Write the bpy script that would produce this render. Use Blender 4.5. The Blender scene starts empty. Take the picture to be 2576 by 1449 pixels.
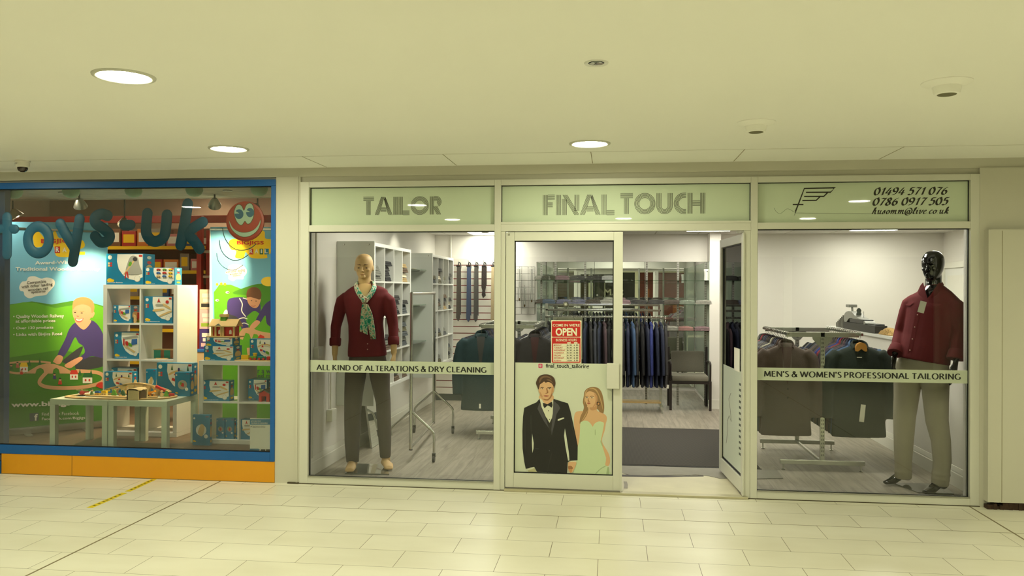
import bpy, bmesh, math, random
from mathutils import Vector, Matrix
from mathutils.bvhtree import BVHTree

SC = bpy.context.scene
COL = SC.collection
random.seed(7)
PI = math.pi

# ---------------------------------------------------------------- camera
FPX, YAW, PITCH, ROLL = 2071.457, .12131, .00258, .0041
CAM = Vector((0, -6.66368, 1.63))
FW = Vector((-math.sin(YAW) * math.cos(PITCH), math.cos(YAW) * math.cos(PITCH), math.sin(PITCH)))
_r0 = Vector((math.cos(YAW), math.sin(YAW), 0))
_u0 = _r0.cross(FW)
RT = _r0 * math.cos(ROLL) + _u0 * math.sin(ROLL)
UP = RT.cross(FW)
cd = bpy.data.cameras.new('camera')
cam = bpy.data.objects.new('camera', cd)
COL.objects.link(cam)
cd.sensor_fit = 'HORIZONTAL'
cd.sensor_width = 36.0
cd.lens = FPX / 2576 * 36.0
cd.clip_start = .05
cam.matrix_world = Matrix(((RT.x, UP.x, -FW.x, CAM.x), (RT.y, UP.y, -FW.y, CAM.y), (RT.z, UP.z, -FW.z, CAM.z), (0, 0, 0, 1)))
SC.camera = cam

# ---------------------------------------------------------------- world and exposure
wd = bpy.data.worlds.new('world')
SC.world = wd
wd.use_nodes = True
wd.node_tree.nodes['Background'].inputs[0].default_value = (.9, .85, .6, 1)
wd.node_tree.nodes['Background'].inputs[1].default_value = .05
SC.view_settings.view_transform = 'Standard'
SC.view_settings.look = 'None'
SC.view_settings.gamma = 1
SC.view_settings.use_curve_mapping = False
SC.view_settings.exposure = 0.0
SC.cycles.use_denoising = True
SC.cycles.max_bounces = 9
SC.cycles.diffuse_bounces = 4
SC.cycles.glossy_bounces = 5
SC.cycles.transparent_max_bounces = 16
SC.cycles.transmission_bounces = 6
SC.cycles.sample_clamp_indirect = 6
SC.cycles.caustics_reflective = False
SC.cycles.caustics_refractive = False
MALL_L, MALL_C = 172.0, (1.0, .985, .69)         # mall downlights: radiance and colour
SHOP_L, SHOP_C = 22.5, (1.0, .965, .82)          # tailor ceiling panels
SPOT_W, SPOT_C = 150.0, (1.0, .74, .42)          # toy shop spotlights

# ---------------------------------------------------------------- geometry helpers
def ray(px, py):
    return FW + RT * ((px - 1288) / FPX) - UP * ((py - 724.5) / FPX)

def W(px, py, y):                               # photo point -> world, on the upright plane at depth y
    d = ray(px, py)
    return CAM + d * ((y - CAM.y) / d.y)

def G(px, py, z=0.0):                           # photo point -> world, on the level z
    d = ray(px, py)
    return CAM + d * ((z - CAM.z) / d.z)

class MB:
    def __init__(s):
        s.v = []; s.f = []; s.m = []; s.c = 0
    def add(s, vs, fs, m=None):
        o = len(s.v); s.v += [tuple(v) for v in vs]
        for f in fs:
            s.f.append([i + o for i in f]); s.m.append(s.c if m is None else m)
        return s
    def box(s, x0, x1, y0, y1, z0, z1, m=None, M=None):
        vs = [Vector((x, y, z)) for x in (x0, x1) for y in (y0, y1) for z in (z0, z1)]
        if M is not None: vs = [M @ v for v in vs]
        return s.add(vs, [(0, 1, 3, 2), (4, 6, 7, 5), (0, 4, 5, 1), (2, 3, 7, 6), (0, 2, 6, 4), (1, 5, 7, 3)], m)
    def bbox(s, x0, x1, y0, y1, z0, z1, b=.004, m=None, M=None):   # box with chamfered edges
        bm = bmesh.new()
        bmesh.ops.create_cube(bm, size=1)
        for v in bm.verts:
            v.co = Vector((x0 + (v.co.x + .5) * (x1 - x0), y0 + (v.co.y + .5) * (y1 - y0), z0 + (v.co.z + .5) * (z1 - z0)))
        bmesh.ops.bevel(bm, geom=list(bm.edges), offset=b, segments=2, affect='EDGES', profile=.6)
        bm.verts.index_update()
        vs = [(M @ v.co) if M is not None else v.co.copy() for v in bm.verts]
        fs = [[v.index for v in f.verts] for f in bm.faces]
        bm.free()
        return s.add(vs, fs, m)
    def tube(s, pts, r, n=10, m=None, cap=True, sy=None, up=None):
        pts = [Vector(p) for p in pts]
        rs = r if isinstance(r, (list, tuple)) else [r] * len(pts)
        T = []
        for i in range(len(pts)):
            a = pts[max(i - 1, 0)]; b = pts[min(i + 1, len(pts) - 1)]
            t = (b - a); T.append(t.normalized() if t.length > 1e-9 else Vector((0, 0, 1)))
        N = Vector(up) if up else (Vector((0, 0, 1)) if abs(T[0].z) < .9 else Vector((1, 0, 0)))
        vs = []
        for p, t, rr in zip(pts, T, rs):
            N = (N - t * N.dot(t))
            N = N.normalized() if N.length > 1e-6 else t.orthogonal().normalized()
            B = t.cross(N)
            ra, rb = (rr if isinstance(rr, (list, tuple)) else (rr, rr))
            for k in range(n):
                a = 2 * PI * k / n
                vs.append(p + N * (ra * math.cos(a)) + B * (rb * math.sin(a)))
        fs = []
        for i in range(len(pts) - 1):
            for k in range(n):
                fs.append((i * n + k, i * n + (k + 1) % n, (i + 1) * n + (k + 1) % n, (i + 1) * n + k))
        if cap:
            fs.append(tuple(reversed(range(n)))); fs.append(tuple((len(pts) - 1) * n + k for k in range(n)))
        return s.add(vs, fs, m)
    def lathe(s, prof, c=(0, 0, 0), n=20, m=None, ax='z', M=None):
        c = Vector(c); vs = []; fs = []
        for r, h in prof:
            for k in range(n):
                a = 2 * PI * k / n
                q = (r * math.cos(a), r * math.sin(a), h)
                if ax == 'y': q = (q[0], q[2], q[1])
                if ax == 'x': q = (q[2], q[0], q[1])
                q = Vector(q)
                vs.append(c + (M @ q if M is not None else q))
        for i in range(len(prof) - 1):
            for k in range(n):
                fs.append((i * n + k, i * n + (k + 1) % n, (i + 1) * n + (k + 1) % n, (i + 1) * n + k))
        fs.append(tuple(reversed(range(n)))); fs.append(tuple((len(prof) - 1) * n + k for k in range(n)))
        return s.add(vs, fs, m)
    def ell(s, c, r, n=14, k=9, m=None, M=None):
        c = Vector(c); vs = []; fs = []
        for i in range(1, k):
            t = PI * i / k
            for j in range(n):
                a = 2 * PI * j / n
                q = Vector((r[0] * math.sin(t) * math.cos(a), r[1] * math.sin(t) * math.sin(a), r[2] * math.cos(t)))
                vs.append(c + (M @ q if M is not None else q))
        for q in (Vector((0, 0, r[2])), Vector((0, 0, -r[2]))):
            vs.append(c + (M @ q if M is not None else q))
        for i in range(k - 2):
            for j in range(n):
                fs.append((i * n + j, (i + 1) * n + j, (i + 1) * n + (j + 1) % n, i * n + (j + 1) % n))
        t0 = (k - 1) * n
        for j in range(n):
            fs.append((t0, j, (j + 1) % n)); fs.append((t0 + 1, (k - 2) * n + (j + 1) % n, (k - 2) * n + j))
        return s.add(vs, fs, m)
    def prism(s, pts, axis, a, b, m=None, M=None):                # 2D outline pushed along one axis
        n = len(pts); vs = []
        for h in (a, b):
            for p in pts:
                q = {'x': (h, p[0], p[1]), 'y': (p[0], h, p[1]), 'z': (p[0], p[1], h)}[axis]
                q = Vector(q); vs.append(M @ q if M is not None else q)
        fs = [tuple(range(n)), tuple(reversed(range(n, 2 * n)))]
        for i in range(n):
            j = (i + 1) % n
            fs.append((i, i + n, j + n, j))
        return s.add(vs, fs, m)
    def poly(s, pts, m=None):
        return s.add(pts, [tuple(range(len(pts)))], m)
    def build(s, name, mats, parent=None, smooth=False, fix=True):
        me = bpy.data.meshes.new(name)
        me.from_pydata(s.v, [], s.f)
        mats = mats if isinstance(mats, (list, tuple)) else [mats]
        for q in mats: me.materials.append(q)
        if len(mats) > 1: me.polygons.foreach_set('material_index', s.m)
        if fix:
            bm = bmesh.new(); bm.from_mesh(me)
            bmesh.ops.recalc_face_normals(bm, faces=bm.faces)
            big = [f for f in bm.faces if len(f.verts) > 4]
            if big: bmesh.ops.triangulate(bm, faces=big)
            bm.to_mesh(me); bm.free()
        if smooth:
            me.polygons.foreach_set('use_smooth', [True] * len(me.polygons))
            try: me.set_sharp_from_angle(angle=math.radians(smooth if smooth > 1 else 40))
            except Exception: pass
        me.update()
        o = bpy.data.objects.new(name, me)
        COL.objects.link(o)
        if parent is not None: o.parent = parent
        return o

def tag(o, label=None, cat=None, group=None, kind=None):
    if label: o['label'] = label
    if cat: o['category'] = cat
    if group: o['group'] = group
    if kind: o['kind'] = kind
    return o

def thing(name, label, cat, loc=(0, 0, 0), group=None, rz=0.0):
    o = bpy.data.objects.new(name, None)
    COL.objects.link(o); o.location = loc; o.rotation_euler = (0, 0, rz)
    o.empty_display_size = .05
    return tag(o, label, cat, group)

def local(o, root):                              # child built in world space -> same place under its root
    o.parent = root
    M = Matrix.Translation(root.location) @ Matrix.Rotation(root.rotation_euler.z, 4, 'Z')
    o.data.transform(M.inverted())
    return o

def dup(root, loc=None, rz=None, label=None, group=None, mats=None):
    r = root.copy(); COL.objects.link(r)
    if loc is not None: r.location = loc
    if rz is not None: r.rotation_euler = (0, 0, rz)
    if label: r['label'] = label
    if group: r['group'] = group
    kids = list(root.children)
    if not kids: recolor(r, mats)
    for ch in kids:
        c = ch.copy(); COL.objects.link(c); c.parent = r
        recolor(c, mats)
        for g in ch.children:
            d = g.copy(); COL.objects.link(d); d.parent = c
            recolor(d, mats)
    return r

def recolor(o, mats):
    if not mats or o.type != 'MESH': return
    base = o.name.split('.')[0]
    if base in mats:
        for k, s in enumerate(o.material_slots):
            q = mats[base]
            q = q[k % len(q)] if isinstance(q, (list, tuple)) else q
            s.link = 'OBJECT'; s.material = q

def fuse(mb, name, mats, parent, vox=.012, it=6, fac=.5):          # one continuous skin over overlapping volumes
    o = mb.build(name, mats, None)
    m = o.modifiers.new('r', 'REMESH'); m.mode = 'VOXEL'; m.voxel_size = vox; m.adaptivity = 0
    if it:
        m2 = o.modifiers.new('s', 'SMOOTH'); m2.iterations = it; m2.factor = fac
    dg = bpy.context.evaluated_depsgraph_get()
    me = bpy.data.meshes.new_from_object(o.evaluated_get(dg))
    o.modifiers.clear()
    old = o.data; o.data = me; bpy.data.meshes.remove(old)
    me.name = name
    me.polygons.foreach_set('use_smooth', [True] * len(me.polygons))
    if parent is not None: o.parent = parent
    return o

def spl(pts, k=6, closed=False):                 # Catmull-Rom through points
    pts = [Vector(p) for p in pts]; n = len(pts); out = []
    rng = range(n) if closed else range(n - 1)
    for i in rng:
        p1, p2 = pts[i], pts[(i + 1) % n]
        p0 = pts[(i - 1) % n] if (closed or i > 0) else p1
        p3 = pts[(i + 2) % n] if (closed or i + 2 < n) else p2
        for j in range(k):
            t = j / k
            out.append(.5 * ((2 * p1) + (p2 - p0) * t + (2 * p0 - 5 * p1 + 4 * p2 - p3) * t * t + (3 * p1 - p0 - 3 * p2 + p3) * t ** 3))
    if not closed: out.append(pts[-1])
    return out

# ---------------------------------------------------------------- materials
def s2l(c):
    return tuple((x / 255 / 12.92) if x / 255 <= .04045 else ((x / 255 + .055) / 1.055) ** 2.4 for x in c)

MATS = {}
def mat(name, rgb, rough=.6, metal=0.0, var=.05, scale=12.0, bump=0.0, bscale=60.0, coat=0.0, spec=.5, sheen=0.0):
    if name in MATS: return MATS[name]
    m = bpy.data.materials.new(name); m.use_nodes = True
    nt = m.node_tree; b = nt.nodes['Principled BSDF']
    col = s2l(rgb)
    b.inputs['Roughness'].default_value = rough
    b.inputs['Metallic'].default_value = metal
    b.inputs['Specular IOR Level'].default_value = spec
    if coat: b.inputs['Coat Weight'].default_value = coat; b.inputs['Coat Roughness'].default_value = .02
    if sheen: b.inputs['Sheen Weight'].default_value = sheen
    b.inputs['Base Color'].default_value = (*col, 1)
    if var or bump:
        tc = nt.nodes.new('ShaderNodeTexCoord')
    if var:
        nz = nt.nodes.new('ShaderNodeTexNoise'); nz.inputs['Scale'].default_value = scale; nz.inputs['Detail'].default_value = 3
        nt.links.new(tc.outputs['Object'], nz.inputs['Vector'])
        mx = nt.nodes.new('ShaderNodeMix'); mx.data_type = 'RGBA'
        mx.inputs['A'].default_value = (*[max(0, x * (1 - var)) for x in col], 1)
        mx.inputs['B'].default_value = (*[min(1, x * (1 + var)) for x in col], 1)
        nt.links.new(nz.outputs['Fac'], mx.inputs['Factor'])
        nt.links.new(mx.outputs['Result'], b.inputs['Base Color'])
    if bump:
        n2 = nt.nodes.new('ShaderNodeTexNoise'); n2.inputs['Scale'].default_value = bscale; n2.inputs['Detail'].default_value = 4
        nt.links.new(tc.outputs['Object'], n2.inputs['Vector'])
        bp = nt.nodes.new('ShaderNodeBump'); bp.inputs['Strength'].default_value = bump; bp.inputs['Distance'].default_value = .01
        nt.links.new(n2.outputs['Fac'], bp.inputs['Height'])
        nt.links.new(bp.outputs['Normal'], b.inputs['Normal'])
    MATS[name] = m
    return m

def emat(name, rgb, strength):
    m = bpy.data.materials.new(name); m.use_nodes = True
    nt = m.node_tree; nt.nodes.clear()
    e = nt.nodes.new('ShaderNodeEmission'); e.inputs[0].default_value = (*rgb, 1); e.inputs[1].default_value = strength
    o = nt.nodes.new('ShaderNodeOutputMaterial'); nt.links.new(e.outputs[0], o.inputs[0])
    return m

def glass(name, tint=(1, 1, 1), ior=1.5, haze=0.0):
    m = bpy.data.materials.new(name); m.use_nodes = True
    nt = m.node_tree; nt.nodes.clear()
    t = nt.nodes.new('ShaderNodeBsdfTransparent'); t.inputs[0].default_value = (*tint, 1)
    g = nt.nodes.new('ShaderNodeBsdfGlossy'); g.inputs['Roughness'].default_value = haze
    fr = nt.nodes.new('ShaderNodeFresnel'); fr.inputs['IOR'].default_value = ior
    mx = nt.nodes.new('ShaderNodeMixShader')
    nt.links.new(fr.outputs[0], mx.inputs[0]); nt.links.new(t.outputs[0], mx.inputs[1]); nt.links.new(g.outputs[0], mx.inputs[2])
    o = nt.nodes.new('ShaderNodeOutputMaterial'); nt.links.new(mx.outputs[0], o.inputs[0])
    return m

def hue(name, rgb, **k): return mat(name, rgb, **k)

M_WALL = mat('mall_plaster', (196, 194, 178), .75, var=.02, scale=2, bump=.02)
M_CEIL = mat('mall_ceiling', (246, 246, 238), .8, var=.02, scale=1.2)
M_FRAME = mat('cream_frame', (205, 205, 192), .45, var=.02, scale=3)
M_GASK = mat('black_gasket', (18, 17, 14), .6)
M_SHOPW = mat('shop_wall', (232, 228, 220), .7, var=.015, scale=2)
M_SHOPC = mat('shop_ceiling_tile', (205, 204, 198), .9, var=.03, scale=20)
M_WHITE = mat('white_laminate', (228, 228, 222), .35, var=.01)
M_SKIRT = mat('skirting_white', (228, 226, 214), .4, var=.02)
M_GLASS = glass('window_glass', (.97, .985, .97))
M_GLASSG = glass('green_edge_glass', (.80, .90, .83))
M_CHROME = mat('chrome', (205, 205, 200), .16, 1.0, var=0)
M_STEEL = mat('brushed_steel', (180, 180, 172), .32, 1.0, var=.04, scale=40)
M_BLACK = mat('black_plastic', (20, 20, 20), .4)
M_DARK = mat('dark_grey', (52, 52, 50), .6)
M_INK = mat('sign_ink', (42, 38, 26), .6, var=0)
M_WOOD = mat('plain_wood', (214, 182, 122), .55, var=.12, scale=14)
M_LINE = mat('hairline_gap', (70, 62, 40), .8)

# ---------------------------------------------------------------- writing
_TXT = {}
def text_mesh(s, bold=0.0):
    key = (s, bold)
    if key in _TXT: return _TXT[key]
    cu = bpy.data.curves.new('t', 'FONT'); cu.body = s; cu.resolution_u = 3; cu.offset = bold; cu.fill_mode = 'FRONT'
    o = bpy.data.objects.new('t', cu); COL.objects.link(o)
    dg = bpy.context.evaluated_depsgraph_get()
    me = bpy.data.meshes.new_from_object(o.evaluated_get(dg))
    vs = [v.co.copy() for v in me.vertices]; fs = [list(p.vertices) for p in me.polygons]
    bpy.data.objects.remove(o); bpy.data.curves.remove(cu); bpy.data.meshes.remove(me)
    xs = [v.x for v in vs] or [0]; ys = [v.y for v in vs] or [0]
    _TXT[key] = (vs, fs, min(xs), max(xs), min(ys), max(ys))
    return _TXT[key]

def put_text(mb, s, f, x0, y0, x1, y1, bold=0.0, m=None):
    """write s into the box x0..x1, y0(bottom)..y1(top); f maps (x, y) to world"""
    vs, fs, a, b, c, d = text_mesh(s, bold)
    kx = (x1 - x0) / (b - a); ky = (y1 - y0) / max(d - c, 1e-6)
    mb.add([f(x0 + (v.x - a) * kx, y0 + (v.y - c) * ky) for v in vs], fs, m)

def pen(mb, strokes, f, a, b, phi, m=None):
    """strokes drawn with an elliptical nib (half axes a, b, turned by phi)"""
    cp, sp = math.cos(phi), math.sin(phi)
    for q_, st in enumerate(strokes):
        z_ = q_ * .00007
        L = []; R = []
        n = len(st)
        for i, p in enumerate(st):
            q0 = st[max(i - 1, 0)]; q1 = st[min(i + 1, n - 1)]
            tx, ty = q1[0] - q0[0], q1[1] - q0[1]
            l = math.hypot(tx, ty) or 1; nx, ny = -ty / l, tx / l
            u, v = nx * cp + ny * sp, -nx * sp + ny * cp
            k = math.sqrt(a * a * u * u + b * b * v * v) or 1e-6
            ox, oy = a * a * u / k, b * b * v / k
            dx, dy = ox * cp - oy * sp, ox * sp + oy * cp
            L.append(f(p[0] + dx, p[1] + dy, z_)); R.append(f(p[0] - dx, p[1] - dy, z_))
        mb.add(L + R, [(i, i + 1, n + i + 1, n + i) for i in range(n - 1)], m)

def arc(cx, cy, rx, ry, a0, a1, n=14):
    return [(cx + rx * math.cos(math.radians(a0 + (a1 - a0) * i / n)), cy + ry * math.sin(math.radians(a0 + (a1 - a0) * i / n))) for i in range(n + 1)]

def sp2(*p, k=5):
    return [(v.x, v.y) for v in spl([(a, b, 0) for a, b in p], k)]

# flat printed pictures: layers of outlines on a plane, each a hair in front of the last
def art(mb, layers, f, step=.0004, base=0, smooth=True):
    for i, (m, pts, *o) in enumerate(layers):
        sm = o[0] if o else smooth
        q = [(v.x, v.y) for v in spl([(x, y, 0) for x, y in pts], 5, True)] if sm and len(pts) > 2 else pts
        mb.poly([f(x, y, (base + i + 1) * step) for x, y in q], m)
# ---------------------------------------------------------------- setting
def struct(name, mb, mats, parent=None, smooth=False):
    o = mb.build(name, mats, parent, smooth)
    if parent is None: o['kind'] = 'structure'
    return o

def tile_floor():
    m = bpy.data.materials.new('mall_floor_tile'); m.use_nodes = True
    nt = m.node_tree; b = nt.nodes['Principled BSDF']; L = nt.links.new
    tc = nt.nodes.new('ShaderNodeTexCoord'); mp = nt.nodes.new('ShaderNodeMapping')
    mp.inputs['Location'].default_value = (2.17205 + .5978 * 40, .10552 + .3064 * 100, 0)
    br = nt.nodes.new('ShaderNodeTexBrick')
    br.inputs['Scale'].default_value = 1; br.inputs['Brick Width'].default_value = .5978; br.inputs['Row Height'].default_value = .3064
    br.inputs['Mortar Size'].default_value = .0017; br.inputs['Mortar Smooth'].default_value = 0; br.inputs['Bias'].default_value = -.2
    br.offset = .5; br.offset_frequency = 2
    br.inputs['Color1'].default_value = (*s2l((224, 221, 204)), 1); br.inputs['Color2'].default_value = (*s2l((218, 215, 197)), 1)
    br.inputs['Mortar'].default_value = (*s2l((96, 84, 58)), 1)
    nz = nt.nodes.new('ShaderNodeTexNoise'); nz.inputs['Scale'].default_value = 1.4; nz.inputs['Detail'].default_value = 5
    mp2 = nt.nodes.new('ShaderNodeMapping'); mp2.inputs['Scale'].default_value = (1, 2.2, 1)
    mx = nt.nodes.new('ShaderNodeMix'); mx.data_type = 'RGBA'; mx.blend_type = 'MULTIPLY'; mx.inputs['Factor'].default_value = 1
    cr = nt.nodes.new('ShaderNodeValToRGB'); cr.color_ramp.elements[0].color = (.90, .89, .86, 1); cr.color_ramp.elements[1].color = (1, 1, 1, 1)
    cr.color_ramp.elements[0].position = .3; cr.color_ramp.elements[1].position = .65
    L(tc.outputs['Object'], mp.inputs[0]); L(mp.outputs[0], br.inputs[0]); L(tc.outputs['Object'], mp2.inputs[0]); L(mp2.outputs[0], nz.inputs['Vector'])
    L(nz.outputs['Fac'], cr.inputs[0]); L(br.outputs['Color'], mx.inputs['A']); L(cr.outputs[0], mx.inputs['B']); L(mx.outputs['Result'], b.inputs['Base Color'])
    b.inputs['Roughness'].default_value = .34
    return m

def plank_floor(name, c1, c2, line, w=1.25, h=.19, rough=.45):
    m = bpy.data.materials.new(name); m.use_nodes = True
    nt = m.node_tree; b = nt.nodes['Principled BSDF']; L = nt.links.new
    tc = nt.nodes.new('ShaderNodeTexCoord'); mp = nt.nodes.new('ShaderNodeMapping'); mp.inputs['Rotation'].default_value = (0, 0, PI / 2)
    br = nt.nodes.new('ShaderNodeTexBrick'); br.inputs['Scale'].default_value = 1
    br.inputs['Brick Width'].default_value = w; br.inputs['Row Height'].default_value = h; br.inputs['Mortar Size'].default_value = .0012
    br.inputs['Color1'].default_value = (*s2l(c1), 1); br.inputs['Color2'].default_value = (*s2l(c2), 1); br.inputs['Mortar'].default_value = (*s2l(line), 1)
    br.offset = .37
    mp2 = nt.nodes.new('ShaderNodeMapping'); mp2.inputs['Scale'].default_value = (14, 1.3, 1)
    nz = nt.nodes.new('ShaderNodeTexNoise'); nz.inputs['Scale'].default_value = 1.6; nz.inputs['Detail'].default_value = 8; nz.inputs['Distortion'].default_value = .6
    cr = nt.nodes.new('ShaderNodeValToRGB'); cr.color_ramp.elements[0].color = (.72, .70, .67, 1); cr.color_ramp.elements[1].color = (1.08, 1.07, 1.05, 1)
    cr.color_ramp.elements[0].position = .33; cr.color_ramp.elements[1].position = .62
    mx = nt.nodes.new('ShaderNodeMix'); mx.data_type = 'RGBA'; mx.blend_type = 'MULTIPLY'; mx.inputs['Factor'].default_value = 1
    L(tc.outputs['Object'], mp.inputs[0]); L(mp.outputs[0], br.inputs[0]); L(tc.outputs['Object'], mp2.inputs[0]); L(mp2.outputs[0], nz.inputs['Vector'])
    L(nz.outputs['Fac'], cr.inputs[0]); L(br.outputs['Color'], mx.inputs['A']); L(cr.outputs[0], mx.inputs['B']); L(mx.outputs['Result'], b.inputs['Base Color'])
    b.inputs['Roughness'].default_value = rough
    return m

def grid_ceiling():
    m = bpy.data.materials.new('ceiling_tile_grid'); m.use_nodes = True
    nt = m.node_tree; b = nt.nodes['Principled BSDF']; L = nt.links.new
    tc = nt.nodes.new('ShaderNodeTexCoord'); br = nt.nodes.new('ShaderNodeTexBrick'); br.offset = 0
    br.inputs['Scale'].default_value = 1; br.inputs['Brick Width'].default_value = .6; br.inputs['Row Height'].default_value = .6; br.inputs['Mortar Size'].default_value = .009
    br.inputs['Color1'].default_value = (*s2l((212, 210, 204)), 1); br.inputs['Color2'].default_value = (*s2l((206, 204, 198)), 1); br.inputs['Mortar'].default_value = (*s2l((170, 165, 152)), 1)
    L(tc.outputs['Object'], br.inputs[0]); L(br.outputs['Color'], b.inputs['Base Color']); b.inputs['Roughness'].default_value = .9
    return m

CZ = 2.65                                         # mall ceiling
SZ = 2.44                                         # tailor ceiling
struct('floor', MB().box(-9, 8, -10, .03, -.06, 0), tile_floor())
struct('ceiling', MB().box(-9, 8, -10, .12, CZ, CZ + .08), M_CEIL)
# plaster above and around the shopfronts
mb = MB()
mb.box(-9, 8, -.010, .14, 2.575, CZ)               # fascia strip over both shops
mb.box(-9, -2.60, .02, .14, 2.556, 2.575)
mb.box(-2.815, -2.602, -.02, .3, 0, 2.575)         # pier between the shops
mb.box(-2.602, 2.775, .006, .14, 2.53, 2.58)        # recess over the tailor's frame
mb.box(2.77, 8, -.025, .14, 0, 2.575)
struct('wall_front', mb, M_WALL)
mb = MB().box(2.80, 8, -.10, -.02, .055, 2.10)
mb.box(2.896, 2.899, -.1008, -.1, .06, 2.09, 1)
struct('trim_1', mb, [M_WALL, mat('board_gap', (122, 112, 70), .8)])
struct('trim_2', MB().box(-2.63, -2.616, -.028, -.015, 0, 2.575).box(-2.70, -2.602, -.035, -.02, 0, .012, 1), [M_WALL, M_LINE])
struct('wall_right', MB().box(8, 8.1, -10, .1, 0, CZ), M_WALL)
struct('wall_left', MB().box(-9.1, -9, -10, .1, 0, CZ), M_WALL)
# opposite side of the mall (seen only in the mirrors and the glass)
M_OPP = mat('dark_shop_window', (46, 46, 44), .15, var=.1)
mb = MB().box(-9, 8, -10.1, -10, 0, CZ)
struct('wall_rear', mb, M_WALL)
# hairline gaps between the ceiling boards
mb = MB()
for px, py in ((825, 420), (1150, 418), (1491, 413), (1844, 406), (2208, 405)):
    x = W(px, py, 0).x
    mb.box(x - .0022, x + .0022, -.58, -.03, CZ - .0012, CZ)
mb.box(-9, 8, -.585, -.582, CZ - .0006, CZ)
struct('trim_3', mb, mat('board_gap', (122, 112, 70), .8))
# metal expansion strips and a wider joint in the tiled floor
mb = MB()
mb.box(-3.296, -3.284, -10, -.01, 0, .0012); mb.box(2.694, 2.706, -10, -.01, 0, .0012); mb.box(-9, 8, -.721, -.7165, 0, .0008)
struct('trim_4', mb, mat('expansion_strip', (120, 108, 76), .5))
# torn dark base under the right-hand cladding
random.seed(3)
mb = MB()
for i in range(46):
    x = 2.80 + i * .022
    h = .022 + .03 * random.random() + (.02 if i > 5 else 0)
    mb.box(x, x + .023, -.098 + .01 * random.random(), -.03, 0, min(h, .054))
struct('trim_5', mb, mat('broken_base', (58, 40, 26), .95, var=.4, scale=60, bump=.6))

# ---- tailor: room
struct('floor_tailor', MB().box(-2.66, 4.6, .03, 7.1, -.05, 0.0), plank_floor('grey_oak_planks', (164, 157, 143), (150, 143, 129), (92, 86, 76)))
struct('ceiling_tailor', MB().box(-2.66, 4.6, .10, 7.1, SZ, SZ + .06), grid_ceiling())
struct('wall_tailor_left', MB().box(-2.72, -2.61, .3, 5.4, 0, SZ), M_SHOPW)
mb = MB()
mb.box(-2.72, -1.1, 5.3, 5.4, 0, SZ)
mb.box(-1.16, -1.1, 5.4, 7.1, 0, SZ)
mb.box(-1.1, 1.34, 5.3, 5.36, 2.045, SZ)
mb.box(-1.16, 1.49, 7.04, 7.1, 0, SZ)
mb.box(1.34, 1.49, 5.0, 7.1, 0, SZ)
mb.box(1.49, 4.6, 5.3, 5.4, 0, SZ)
mb.box(-1.1, 1.34, 5.36, 7.05, 2.40, 2.44)
struct('wall_back', mb, M_SHOPW)
struct('wall_tailor_right', MB().box(4.52, 4.62, .1, 5.35, 0, SZ), M_SHOPW)
struct('wall_half', MB().box(2.87, 2.97, .16, 4.75, 0, 1.135).bbox(2.84, 3.0, .14, 4.8, 1.135, 1.17, .006, 1), [M_SHOPW, M_WHITE])
struct('wall_inner_front', MB().box(-2.72, 4.6, .1, .14, 2.16, SZ + .2).box(2.72, 4.6, .1, .14, 0, SZ), M_SHOPW)
def skirt(mb, q, p, h=.165, t=.018, m=0):          # stepped skirting profile along one wall
    (x0, y0), (x1, y1) = p, q
    d = Vector((x1 - x0, y1 - y0, 0)); n = Vector((d.y, -d.x, 0)).normalized()
    prof = [(0, 0), (t, 0), (t, h * .68), (t * .75, h * .72), (t * .75, h * .78), (t * .5, h * .9), (t * .25, h), (0, h)]
    vs = []
    for (x, y) in ((x0, y0), (x1, y1)):
        for a, z in prof: vs.append(Vector((x, y, z)) + n * a)
    k = len(prof)
    mb.add(vs, [(i, (i + 1) % k, (i + 1) % k + k, i + k) for i in range(k)] + [tuple(range(k)), tuple(range(k, 2 * k))], m)
mb = MB(); skirt(mb, (-2.61, 5.3), (-2.61, .16))
struct('baseboard_left', mb, M_SKIRT)
mb = MB(); skirt(mb, (2.87, .16), (2.87, 4.75)); struct('baseboard_right', mb, M_SKIRT)
mb = MB(); mb.box(-2.58, -1.1, 5.28, 5.3, 0, .10); struct('baseboard_back', mb, mat('dark_skirting', (62, 70, 68), .4))
mb = MB(); mb.box(1.325, 1.505, 4.985, 5.0, 0, .12); mb.box(1.49, 2.87, 5.285, 5.3, 0, .15); struct('baseboard_pillar', mb, M_SKIRT)
# mirrored alcove
M_MIRROR = bpy.data.materials.new('mirror'); M_MIRROR.use_nodes = True
_b = M_MIRROR.node_tree.nodes['Principled BSDF']; _b.inputs['Base Color'].default_value = (.84, .89, .82, 1); _b.inputs['Metallic'].default_value = 1; _b.inputs['Roughness'].default_value = .01
M_PALE = mat('pale_green_glass', (206, 220, 202), .12, var=.01, coat=.4)

# ---- shop fronts: frames, panes, sign panels
def frame_bars(mb, bars, y0=-.022, y1=.055, m=0):
    for x0, x1, z0, z1 in bars: mb.bbox(x0, x1, y0, y1, z0, z1, .003, m)

def pane(name, root, x0, x1, z0, z1, y=.016, t=.006, m=None, g=.009):
    o = MB().box(x0, x1, y, y + t, z0, z1).build(name, m or M_GLASS, root)
    k = MB()
    for a in ((x0, x0 + g, z0, z1), (x1 - g, x1, z0, z1), (x0, x1, z0, z0 + g), (x0, x1, z1 - g, z1)):
        k.box(a[0], a[1], y - .006, y + t + .004, a[2], a[3])
    k.build('gasket', M_GASK, root)
    return o

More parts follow.
